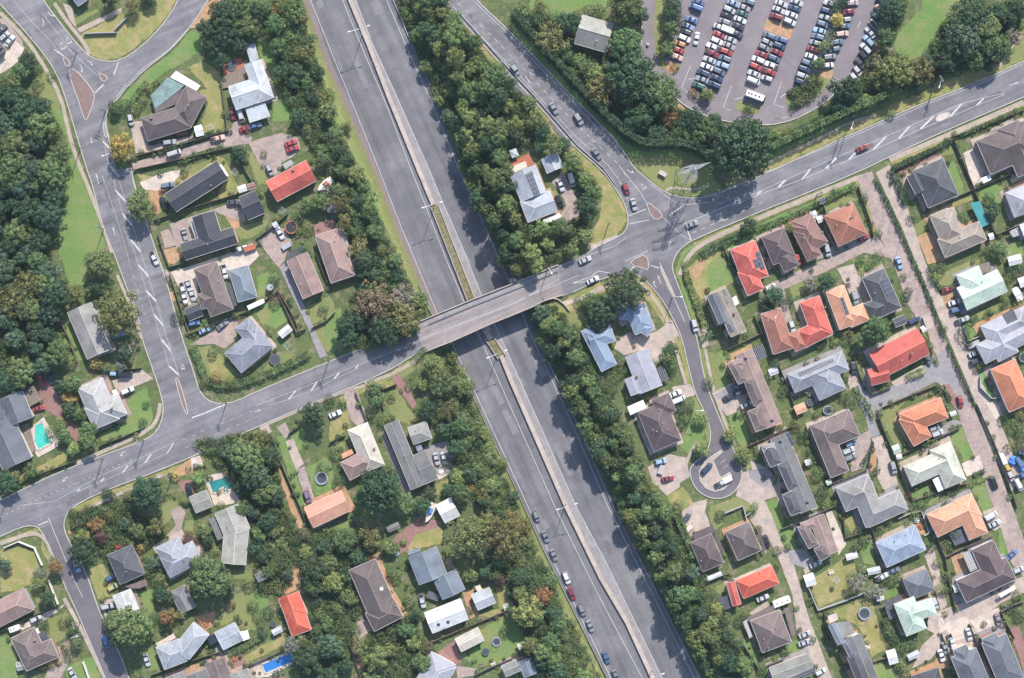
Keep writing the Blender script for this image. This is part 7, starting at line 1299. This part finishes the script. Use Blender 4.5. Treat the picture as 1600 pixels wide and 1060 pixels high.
for q, wd, h, k in (([(303, 540), (312, 565), (322, 592)], 9, 1.7, 'm'), ([(322, 592), (345, 603), (380, 598), (420, 583), (450, 570), (484, 552)], 10, 1.9, 'm'), ([(1070, 408), (1072, 430), (1082, 458), (1094, 490), (1102, 515)], 8, 1.5, 'l'), ([(1092, 400), (1120, 384), (1160, 366)], 8, 1.8, 'd'), ([(1160, 366), (1200, 352), (1240, 336), (1285, 315), (1335, 290)], 6, 1.7, 'm'), ([(1366, 280), (1388, 322), (1407, 366), (1428, 412), (1450, 462), (1475, 530)], 4.5, 1.3, 'd'), ([(1480, 538), (1500, 585), (1522, 632)], 3, 1.5, 'd'),
                    ([(1396, 262), (1430, 246), (1484, 222)], 6, 2.0, 'd'), ([(1398, 275), (1406, 300), (1414, 320)], 7, 1.6, 'd'), ([(1500, 212), (1545, 192), (1598, 170)], 5, 1.5, 'm'), ([(1446, 523), (1456, 548), (1464, 570)], 5, 1.1, 'l'), ([(1416, 590), (1430, 584), (1443, 579)], 8, 1.6, 'l'), ([(1472, 602), (1484, 625)], 5, 1.2, 'd'), ([(1365, 655), (1350, 630), (1335, 605)], 6, 1.4, 'm'), ([(1453, 427), (1462, 440), (1466, 452), (1488, 447)], 5, 1.6, 'm'),
                    ([(1380, 965), (1388, 985), (1400, 1000)], 8, 2.4, 'm'), ([(360, 1020), (385, 1008), (412, 992)], 9, 1.5, 'm'), ([(1395, 262), (1392, 290)], 4, 1.2, 'd'), ([(1055, 800), (1070, 835), (1085, 870)], 10, 2.6, 'm'), ([(1095, 530), (1112, 520)], 8, 1.4, 'm'), ([(280, 255), (320, 240), (350, 228)], 5, 1.2, 'm'), ([(250, 240), (295, 222), (335, 206)], 5, 1.3, 'd'), ([(1345, 728), (1362, 700), (1362, 690)], 4, 1.3, 'd'), ([(1400, 838), (1420, 830)], 4, 1.2, 'm'),
                    ([(230, 130), (215, 148), (205, 162)], 7, 1.5, 'm'), ([(250, 128), (232, 140)], 6, 1.5, 'l'), ([(665, 545), (648, 562)], 9, 1.6, 'm'), ([(1520, 742), (1538, 735)], 5, 1.1, 'd'), ([(1515, 757), (1550, 745)], 4, 1.0, 'l'), ([(1240, 205), (1290, 182), (1330, 165)], 6, 1.6, 'd'), ([(1205, 225), (1240, 205)], 8, 1.8, 'l'), ([(1375, 488), (1402, 478)], 5, 1.2, 'l'), ([(110, 995), (122, 985), (128, 1000)], 5, 1.0, 'd'), ([(105, 965), (118, 985), (108, 1000)], 7, 1.4, 'd'), ([(120, 1005), (128, 998)], 6, 1.5, 'm')):
    hedge(q, wd, h, k)

# ================================================================ FENCES AND WALLS
def fence(pts, kind='w', h=1.75):
    p3 = [G(x, y) for x, y in pts]
    if kind == 'c':
        mb = MB()
        for a, b in zip(p3, p3[1:]): mb.bar(a, b, .18, -.1, h * .8); mb.bar(a, b, .26, h * .8 + .002, h * .8 + .08)
        pale = pts[0][1] > 840 and pts[0][0] < 200; o = mb.build("garden_wall", "wall_white" if pale else "grey_bloc"); look, cat = ("white" if pale else "grey") + " rendered garden wall", "wall"
    else:
        mb = MB()
        for a, b in zip(p3, p3[1:]):
            L = (b - a).length; n = max(1, int(L / 2.4))
            for k in range(n):
                q, r = a.lerp(b, k / n), a.lerp(b, (k + 1) / n); dz = rng.uniform(-.05, .05)
                mb.bar(q, r, .06, .05, h + dz); mb.bar(q - Vector((.06, 0, 0)), q + Vector((.06, 0, 0)), .12, 0, h + .12)
        o = mb.build("timber_fence", "wood" if kind == 'w' else "kerb"); 
        look, cat = ("brown timber fence" if kind == 'w' else "pale paling fence"), "fence"
    mx = sum(p[0] for p in pts) / len(pts); my = sum(p[1] for p in pts) / len(pts)
    if kind == 'w':
        for (xa, ya), (xb, yb) in zip(pts, pts[1:]):
            for _ in range(int(math.hypot(xb - xa, yb - ya) / 9)):
                if rng.random() < .62:
                    t = rng.random(); EXTRA.append((xa + (xb - xa) * t + rng.uniform(-5, 5), ya + (yb - ya) * t + rng.uniform(-5, 5), rng.uniform(2.2, 5.2), rng.choice('mmdlldog')))
    auto(o, look, cat, mx, my); return o
for q in ([(212, 245), (300, 222), (358, 205)], [(211, 266), (290, 248), (363, 231)], [(363, 231), (399, 292)], [(241, 345), (300, 325), (375, 303)], [(266, 418), (320, 402), (370, 387)], [(248, 365), (256, 392), (266, 418)], [(266, 426), (280, 470), (297, 522)], [(297, 522), (340, 505), (388, 487)], [(388, 488), (434, 456), (464, 520)], [(464, 520), (478, 514)], [(434, 452), (460, 495), (470, 522)], [(487, 513), (510, 502), (524, 488)], [(494, 395), (505, 425), (517, 452)], [(345, 115), (350, 160), (356, 205)], [(420, 60), (440, 100), (455, 140), (475, 190)], [(400, 375), (425, 357), (450, 335)], [(363, 231), (375, 255)],
          [(1125, 377), (1145, 420), (1167, 462)], [(1187, 372), (1200, 395), (1212, 424)], [(1240, 366), (1248, 392), (1258, 420)], [(1286, 343), (1297, 370), (1308, 394)], [(1283, 314), (1290, 335)], [(1340, 292), (1360, 350), (1364, 372)], [(1305, 455), (1320, 505), (1330, 530)], [(1178, 494), (1186, 512), (1193, 528)], [(1133, 547), (1160, 535), (1193, 519)], [(1216, 571), (1232, 610), (1247, 655)], [(1333, 558), (1340, 582), (1350, 604), (1362, 616), (1392, 604)], [(1167, 697), (1205, 680), (1250, 660)], [(1258, 668), (1275, 712), (1292, 754)], [(1292, 757), (1325, 745), (1355, 732), (1363, 690)], [(1304, 770), (1315, 800), (1320, 838)], [(1220, 826), (1260, 810), (1306, 789)], [(1370, 648), (1378, 636), (1420, 618), (1461, 602)], [(1370, 648), (1383, 680), (1398, 716)], [(1398, 714), (1450, 690), (1500, 667)], [(1398, 716), (1410, 748), (1425, 782)], [(1425, 782), (1470, 766), (1512, 754)], [(1450, 807), (1462, 838), (1475, 870)], [(1475, 870), (1482, 910), (1492, 955)], [(1475, 870), (1512, 852), (1550, 836)], [(1320, 840), (1345, 832), (1362, 826)], [(1362, 828), (1370, 860), (1376, 890)], [(1286, 957), (1292, 985), (1300, 1008)], [(1362, 1033), (1388, 1025)],
          [(1470, 990), (1482, 1025), (1495, 1062)], [(1513, 975), (1532, 1020), (1552, 1062)], [(1562, 955), (1572, 975), (1584, 998)], [(1562, 955), (1580, 945), (1600, 938)], [(1450, 327), (1485, 312), (1521, 296), (1560, 280), (1600, 263)], [(1488, 218), (1505, 258), (1521, 296)], [(1396, 267), (1440, 246), (1486, 220)], [(1521, 300), (1538, 335), (1555, 368)], [(1555, 367), (1578, 358), (1600, 348)], [(1525, 632), (1555, 700), (1588, 795)], [(1490, 214), (1540, 195), (1600, 172)], [(1510, 545), (1518, 530)], [(1160, 1005), (1185, 1045)], [(1170, 975), (1180, 1000), (1188, 1030)], [(1190, 1042), (1225, 1028)], [(1108, 905), (1140, 895)],
          [(425, 680), (445, 735), (472, 796)], [(451, 678), (467, 667)], [(515, 692), (540, 680)], [(25, 757), (70, 738), (120, 720)], [(156, 697), (190, 684), (222, 670)], [(472, 796), (482, 828), (493, 858)], [(650, 1013), (720, 983), (800, 950)], [(742, 1054), (770, 1040), (802, 1027)], [(237, 1054), (290, 1034), (350, 1016)], [(0, 987), (45, 965), (92, 945)], [(380, 1043), (420, 1026), (453, 1011)], [(525, 945), (545, 1000), (566, 1062)], [(592, 610), (600, 640)], [(556, 612), (575, 660)], [(655, 560), (648, 585)], [(595, 610), (620, 600)], [(95, 500), (110, 530), (122, 566)], [(140, 575), (180, 580), (222, 575)], [(822, 905), (838, 940), (850, 970)], [(1050, 690 + 105), (1062, 830)]):
    fence(q)
for q in ([(7, 856), (30, 846), (55, 856), (67, 883)], [(77, 906), (92, 944)], [(131, 1033), (141, 1062)], [(1402, 810), (1420, 802), (1438, 798), (1450, 832), (1443, 837)], [(1262, 917), (1277, 953)], [(1277, 953), (1320, 938), (1352, 925)], [(1530, 588), (1530, 605), (1548, 623), (1562, 620)], [(1504, 510), (1512, 533), (1530, 525)], [(1131, 802), (1160, 790), (1166, 812)], [(200, 690 - 28), (200, 690 - 28.5)] if False else [(1440, 496), (1446, 512)], [(183, 52), (150, 53), (132, 54)], [(178, 50), (200, 28)], [(1385, 430), (1392, 445)] if False else [(1108, 640 + 60), (1112, 690)] if False else [(1163, 808), (1172, 800)]):
    fence(q, 'c')

for poly, n in (([(112, 808), (255, 745), (400, 690), (480, 860), (440, 1055), (215, 1055), (150, 920)], 210), ([(430, 690), (560, 625), (690, 565), (820, 860), (900, 1055), (450, 1055)], 210), ([(210, 150), (480, 60), (560, 280), (640, 450), (520, 500), (300, 520)], 60), ([(1130, 390), (1340, 300), (1590, 880), (1590, 1050), (1320, 1050), (1200, 800)], 130)):
    xs = [p[0] for p in poly]; ys = [p[1] for p in poly]
    for _ in range(n):
        q = (rng.uniform(min(xs), max(xs)), rng.uniform(min(ys), max(ys))); w3 = P(q[0], q[1], .8)
        if inside(q, poly) and all(g.height(w3) is None for g in FOOT): EXTRA.append((*q, rng.uniform(2.4, 5.6), rng.choice('mmdlldoba')))
for x, y, r, k in EXTRA: SPECS.append((x, y, r, k, None, None))
flush()

# ================================================================ POLES, LAMPS, PYLON
def lamp(label, x, y, ang, arm, hgt, z0, double=True):
    o = empty("street_lamp", P(x, y, z0), R(-ang)); tag(o, label, "street lamp", "motorway street lamps" if double else "street lamps")
    mb = MB(); mb.tube((0, 0, 0), (0, 0, hgt), .13, .08, 8); mb.bar((-.25, 0), (.25, 0), .5, 0, .25); mb.build("pole", "steel", o)
    for s in ((-1, 1) if double else (1,)):
        mb = MB(); mb.tube((0, 0, hgt - .05), (s * arm, 0, hgt + .35), .07, .06, 6); mb.build("arm", "steel", o)
        mb = MB(); mb.hexa([(s * arm - .55, -.2, hgt + .3), (s * arm + .55, -.16, hgt + .3), (s * arm + .55, .16, hgt + .3), (s * arm - .55, .2, hgt + .3)], [(s * arm - .5, -.12, hgt + .48), (s * arm + .5, -.1, hgt + .48), (s * arm + .5, .1, hgt + .48), (s * arm - .5, .12, hgt + .48)]); mb.build("lamp_head", "lamp", o)
lamp("double armed motorway lamp near the top edge", 566, 56, -17, 3.4, 11.5, ZM); lamp("double armed motorway lamp at the top of the median planter", 678, 325, -17, 3.2, 11.5, ZM)
lamp("double armed motorway lamp just below the bridge", 777, 553, -22, 3.3, 11.5, ZM); lamp("double armed motorway lamp halfway between bridge and bottom edge", 884, 786, -17, 3.2, 11.5, ZM); lamp("double armed motorway lamp at the bottom edge", 1018, 1046, -20, 3.0, 11.5, ZM)
def upole(x, y, ang, hgt=9.5, arm=1.2, lamparm=False):
    o = empty("utility_pole", P(x, y, 0), R(-ang)); auto(o, "timber power pole with cross arm" if not lamparm else "pale street lamp pole with one arm", "power pole" if not lamparm else "street lamp", x, y, None if lamparm else "timber power poles")
    mb = MB(); mb.tube((0, 0, -.2), (0, 0, hgt), .17, .11, 8); mb.build("pole", "pole_wood" if not lamparm else "steel", o)
    if lamparm:
        mb = MB(); mb.tube((0, 0, hgt - .1), (2.2, 0, hgt + .2), .06); mb.bar((1.8, 0), (2.7, 0), .3, hgt + .1, hgt + .3); mb.build("lamp_head", "lamp", o)
    else:
        for z in (hgt - .3, hgt - 1.1):
            mb = MB(); mb.bar((-arm, 0), (arm, 0), .14, z - .08, z + .08); mb.build("cross_arm", "pole_wood", o)
            mb = MB()
            for k in (-.9, -.4, .4, .9): mb.tube((arm * k, 0, z + .08), (arm * k, 0, z + .3), .06)
            mb.build("insulators", "lamp", o)
for a in ((225, 688, 60), (161, 717, 60), (13, 772, 60), (354, 630, 60), (514, 563, 60), (950, 352, 60), (120, 82, 60), (165, 175, 20), (126, 232, 70), (162, 358, 70), (205, 480, 70), (960, 700 - 180, 60) if False else (214, 545, 70), (668, 545 + 22, 60), (1310, 218, 60), (1460, 130, 60), (126, 970, 70), (1276, 305, 60), (88, 870, 60), (668, 745 - 20, 60) if False else (270, 742, 60)): upole(*a)
for x, y, a in ((856, 420, 60), (1325, 196, 110), (1460, 133, 110), (122, 1050 - 60, -20), (181, 245, 160), (1050, 545 - 80, 0), (1082, 640, 0)): upole(x, y, a, 8.5, 0, True)
def pylon():
    o = empty("power_pylon", P(1074, 274, 0), R(20)); tag(o, "tall lattice steel power pylon on the grass above the junction", "pylon")
    Hh, b, t = 25.0, 3.0, .7
    lv = [0, .16, .31, .45, .58, .7, .8, .88, .95, 1.0]
    c = lambda s1, s2, f: Vector((s1 * (b + (t - b) * min(1, f * 1.25)), s2 * (b + (t - b) * min(1, f * 1.25)), f * Hh))
    for s1 in (-1, 1):
        for s2 in (-1, 1):
            mb = MB(); [mb.tube(c(s1, s2, f), c(s1, s2, g), .10, n=4) for f, g in zip(lv, lv[1:])]; mb.build("leg", "pylon_steel", o)
    mb = MB()
    for f, g in zip(lv, lv[1:]):
        for (a1, a2), (b1, b2) in (((-1, -1), (1, -1)), ((1, -1), (1, 1)), ((1, 1), (-1, 1)), ((-1, 1), (-1, -1))):
            mb.tube(c(a1, a2, f), c(b1, b2, g), .05, n=4); mb.tube(c(b1, b2, f), c(a1, a2, g), .05, n=4); mb.tube(c(a1, a2, g), c(b1, b2, g), .05, n=4)
    mb.build("lattice", "pylon_steel", o)
    for f, L in ((.7, 4.6), (.84, 5.6), (.96, 4.2)):
        mb = MB(); z = f * Hh
        for s in (-1, 1):
            for y in (-.6, .6): mb.tube((0, y, z), (s * L, 0, z + .3), .07, n=4)
            mb.tube((0, 0, z + 1.2), (s * L, 0, z + .3), .06, n=4)
            for k in range(1, 5): mb.tube((s * L * k / 5, -.6 * (1 - k / 5), z), (s * L * k / 5, .6 * (1 - k / 5), z + .1), .06, n=4)
            mb.tube((s * L, 0, z + .3), (s * L, 0, z - 1.2), .09, n=5)
        mb.build("cross_arm", "pylon_steel", o)
pylon()

# ================================================================ POOLS, TRAMPOLINES, TANKS, GARDEN THINGS
def pool(label, pts, mat, edge=1.2):
    o = empty("swimming_pool", P(*pts[0], 0)); base = o.location.copy(); tag(o, label, "swimming pool")
    c = (sum(p[0] for p in pts) / len(pts), sum(p[1] for p in pts) / len(pts)); mb = MB()
    w3 = [P(*p, .2) for p in pts]
    for a, b in zip(w3, w3[1:] + w3[:1]): mb.bar((a.x, a.y), (b.x, b.y), edge * .5, 0, .36)
    r = mb.build("coping", "pale", o); r.location = -base
    mb = MB(); mb.slab([(v.x, v.y) for v in w3], 0.0, .30); r = mb.build("water", mat, o); r.location = -base
pool("teal five sided swimming pool beside the slate house at the left edge", [(54, 665), (66, 659), (81, 692), (60, 704), (53, 690)], "pool_teal")
pool("dark teal swimming pool with a small spa beside the flat beige garage", [(325, 752.5), (359, 742.6), (366, 764), (354, 767), (351, 761), (342, 765), (344, 770), (332, 771)], "pool_deep")
pool("tiny square spa pool beside the dark teal pool", [(347, 764.5), (353, 762), (356, 768), (350, 770.5)], "pool_deep", .6)
pool("bright blue rectangular swimming pool near the bottom edge", [(408.5, 1038), (454, 1018.5), (460, 1033.6), (414.5, 1053)], "pool_blue")
def trampoline(x, y, r, legs=True, net=False):
    o = empty("trampoline", P(x, y, 0)); auto(o, "large round netted trampoline" if net else "round trampoline", "trampoline", x, y, "round trampolines in back gardens"); Rr = r * S
    mb = MB(); mb.disc((0, 0), Rr * .82, .78, .8, 24); mb.build("mat", "net", o)
    mb = MB(); mb.ring((0, 0), Rr * .8, Rr, .8, .87, 24); mb.build("rim_pad", "darksteel" if not net else "tarp_blue" if False else "steel", o)
    for k in range(5):
        a = 2 * math.pi * k / 5; mb = MB(); mb.tube((Rr * .95 * math.cos(a), Rr * .95 * math.sin(a), 0), (Rr * .95 * math.cos(a), Rr * .95 * math.sin(a), 2.4 if net else .8), .05); mb.build("leg", "steel", o)
    if net:
        mb = MB()
        for k in range(24):
            a, b = 2 * math.pi * k / 24, 2 * math.pi * (k + 1) / 24; mb.tube((Rr * math.cos(a), Rr * math.sin(a), 2.4), (Rr * math.cos(b), Rr * math.sin(b), 2.4), .05)
        mb.build("top_ring", "steel", o)
for x, y, r, n in ((362, 103, 9, 0), (430, 562, 9, 0), (503, 747, 10, 1), (1265, 629, 6, 0), (1292, 641, 7, 1), (1350, 958, 10, 1), (776, 1002, 7, 1), (759, 1018, 6, 0), (798, 932, 6, 0), (1598, 558, 8, 1), (427, 975, 5, 0)): trampoline(x, y, r, net=bool(n))
def tank(x, y, r, h, mat, look):
    o = empty("water_tank", P(x, y, 0)); auto(o, look, "water tank", x, y); mb = MB(); mb.disc((0, 0), r * S, 0, h, 24); mb.build("shell", mat, o)
    mb = MB(); mb.ring((0, 0), r * S * .86, r * S * 1.02, h, h + .12, 24); mb.build("rim", "rust" if mat == "black" else "darksteel", o); mb = MB(); mb.disc((r * S * .4, 0), .3, h, h + .2, 10); mb.build("lid", "darksteel", o)
tank(456, 356, 10, 1.6, "black", "round black tank with a rusty rim"); tank(519, 325, 9, 2.2, "darksteel", "round dark grey tank among the bushes"); tank(423, 449, 6, 2.0, "wall_grey", "round pale grey tank"); tank(1440, 705 + 12, 2.5, .6, "black", "tiny round dark tub") if False else None
def sail(label, pts, z, mat):
    o = empty("shade_sail", P(*pts[0], 0)); base = o.location.copy(); tag(o, label, "shade sail"); w3 = [P(*p, z) for p in pts]
    mb = MB(); mb.slab([(v.x, v.y) for v in w3], z - .03, z); r = mb.build("cloth", mat, o); r.location = -base
    for v in w3: mb = MB(); mb.tube((v.x, v.y, 0), (v.x, v.y, z + .1), .05); r = mb.build("post", "steel", o); r.location = -base
sail("long teal shade cloth beside the tan U shaped house", [(1516, 318), (1531, 314), (1546, 350), (1534, 356)], 2.3, "sail")
sail("triangular white sail near the right edge below the mint house deck", [(1581, 452), (1588, 448), (1598, 470), (1589, 466)], 2.4, "white")
def bench_set(label, x, y, a, mat="wood"):
    o = empty("picnic_table", P(x, y, 0), R(-a)); tag(o, label, "picnic table", "picnic tables")
    mb = MB(); mb.bar((-.9, 0), (.9, 0), .75, .7, .76); mb.build("table_top", mat, o)
    for s in (-.7, .7):
        mb = MB(); mb.bar((-.9, s), (.9, s), .28, .42, .47); mb.build("bench", mat, o)
        mb = MB(); mb.bar((s, -.75), (s, .75), .08, .36, .42); mb.bar((s - .05, 0), (s + .05, 0), .5, 0, .7); mb.build("leg", mat, o)
for a in (("timber table set on the orange clay court by the white gable house", 735, 950, 65), ("pale table on the lawn by the lower garden fence", 770, 1036, -25, "wall_cream"), ("timber play bench at the foot of the trampoline lawn", 752, 1040, -20), ("pale table in the back lawn of the white shed", 1298, 894, -20, "wall_cream"), ("red brown table on the brick sun terrace above the bent house", 322, 975, 60, "rust"), ("oval red table on the brick deck by the brown terrace", 366, 1028, 80, "rust"), ("white table set beside the large flat grey house", 690, 737, -20, "white"), ("timber table in the sloping garden of the L shaped charcoal house", 400, 380, 70), ("pale planter bench on the long trampoline lawn", 1355, 1010, 35, "wall_cream"), ("white garden table on the walled terrace of the periwinkle house", 1432, 813, 0, "white"), ("brown table on the clay yard of the periwinkle house", 1438, 823, 60, "rust")): bench_set(*a)
def lounger(label, x, y, a):
    o = empty("sun_lounger", P(x, y, 0), R(-a)); tag(o, label, "sun lounger"); mb = MB(); mb.bar((-.9, 0), (.4, 0), .65, .3, .38); mb.build("seat", "darksteel", o)
    mb = MB(); mb.hexa([(.4, -.32, .3), (1, -.32, .7), (1, .32, .7), (.4, .32, .3)], [(.4, -.32, .38), (.98, -.32, .78), (.98, .32, .78), (.4, .32, .38)]); mb.build("backrest", "darksteel", o)
    for s in (-.7, .3): mb = MB(); mb.bar((s - .04, 0), (s + .04, 0), .6, 0, .3); mb.build("leg", "steel", o)
lounger("dark sun lounger below the bright blue pool, the left one", 435, 1051, 70); lounger("dark sun lounger below the bright blue pool, the right one", 441, 1048, 70)
def rotary(x, y):
    o = empty("clothes_line", P(x, y, 0)); auto(o, "rotary clothes line", "clothes line", x, y); mb = MB(); mb.tube((0, 0, 0), (0, 0, 1.9), .05); mb.build("pole", "steel", o)
    for k in range(4): a = math.pi / 2 * k; mb = MB(); mb.tube((0, 0, 1.5), (1.5 * math.cos(a), 1.5 * math.sin(a), 1.9), .03); mb.build("arm", "steel", o)
    mb = MB()
    for f in (.5, .75, 1):
        for k in range(4): a, b = math.pi / 2 * k, math.pi / 2 * (k + 1); mb.tube((1.5 * f * math.cos(a), 1.5 * f * math.sin(a), 1.5 + .4 * f), (1.5 * f * math.cos(b), 1.5 * f * math.sin(b), 1.5 + .4 * f), .015)
    mb.build("lines", "lamp", o)
for p in ((368, 270), (442, 330), (1263, 613), (450, 540), (1570, 395), (330, 200), (1305, 905)): rotary(*p)
for i, (x, y, a, l, w_, h, mat, lab) in enumerate(((1035, 272, 30, 2.6, 1.3, 1.3, "wall_cream", "pale cream cabinet box on the grass beside the pylon"), (1034, 276 - 3, 30, .2, .2, .1, "white", ""), (1012, 160 - 90, 0, .8, .8, 1.0, "wall_cream", "pale round marker post on the car park entry drive"))):
    if not lab: continue
    o = empty("service_cabinet", P(x, y, 0), R(-a)); tag(o, lab, "cabinet"); mb = MB(); mb.bar((-l / 2, 0), (l / 2, 0), w_, 0, h); mb.build("box", mat, o); mb = MB(); mb.bar((-l / 2 - .05, 0), (l / 2 + .05, 0), w_ + .1, h, h + .08); mb.build("lid", "kerb", o)

# ================================================================ LABELS FROM WHAT STANDS NEAR
ANCH += [(740, 495, "the bridge"), (1074, 274, "the pylon"), (65, 682, "the teal pool"), (345, 757, "the dark teal pool"), (434, 1036, "the blue pool"), (1120, 740, "the turning circle"), (1178, 151, "the campervan"), (1018, 333, "the clay traffic island"), (999, 410, "the lower traffic island"), (128, 150, "the brick triangle island"), (285, 620, "the narrow brick island"), (1472, 184, "the small pale road island"), (566, 56, "the topmost motorway lamp"), (678, 325, "the planter lamp"), (884, 786, "the lamp halfway below the bridge"), (1018, 1046, "the bottom motorway lamp"), (1216, 42, "the car park planting bed"), (1265, 140, "the car park corner garden"), (1440, 60, "the round park lawn"), (882, 10, "the top park lawn"), (118, 350, "the bright grass strip"), (1112, 425, "the round fenced lawn"), (672, 802, "the boat on the brick drive"), (508, 288, "the red and white boat"), (1308, 33, "the yellow car park tree"), (190, 230, "the yellow tree"), (592, 765, "the big tree by the flat grey house"), (45, 350, "the middle of the left wood"), (20, 220, "the top of the left wood"), (30, 540, "the bottom of the left wood"), (700, 120, "the top of the wooded island"), (760, 240, "the middle of the wooded island"), (1220, 939, "the long caravan"), (620, 495, "the olive trees at the bridge"), (770, 838, "the two huge olive trees"), (1350, 958, "the lawn trampoline")]
DIRS = ["right of", "below and right of", "below", "below and left of", "left of", "above and left of", "above", "above and right of"]
def assign():
    used = set(o.get("label") for o in COL.objects if o.get("label"))
    for o, look, x, y in AUTO:
        near = sorted(ANCH, key=lambda a: math.hypot(a[0] - x, a[1] - y))
        near = [a for a in near if math.hypot(a[0] - x, a[1] - y) > 3][:9]
        def d_(a): return DIRS[int(round(math.degrees(math.atan2(y - a[1], x - a[0])) / 45)) % 8]
        cand = []
        for a in near[:5]:
            dist = math.hypot(a[0] - x, a[1] - y)
            pre = "just " if dist < 45 else ("" if dist < 90 else "well ")
            cand.append("%s %s%s %s" % (look, pre, d_(a), a[2]))
        for i in range(4):
            for j in range(i + 1, 6):
                if len(near) > j: cand.append("%s %s %s, %s %s" % (look, d_(near[i]), near[i][2], d_(near[j]), near[j][2]))
        cand = [c for c in cand if len(c.split()) <= 16]
        for c in cand:
            if c not in used: break
        else:
            c = cand[0]
            for wd in ("second", "third", "fourth", "fifth", "sixth", "seventh", "eighth"):
                if "%s %s" % (wd, c) not in used: c = "%s %s" % (wd, c); break
        used.add(c); o["label"] = c
assign()


# ---- thin summer haze between the camera and the ground
def haze():
    mb = MB(); mb.slab([(-1250, -1250), (1250, -1250), (1250, 1250), (-1250, 1250)], ZM - 1.0, H + 6.0)
    m, t, b = new_mat("haze"); t.nodes.remove(b)
    v = t.nodes.new("ShaderNodeVolumePrincipled"); v.inputs["Color"].default_value = (0.62, 0.78, 1.0, 1); v.inputs["Density"].default_value = 0.00006; v.inputs["Anisotropy"].default_value = 0.2
    t.links.new(v.outputs[0], t.nodes["Material Output"].inputs["Volume"])
    tag(mb.build("haze", m), "thin pale blue haze over the whole suburb", "haze", kind='stuff')
haze()
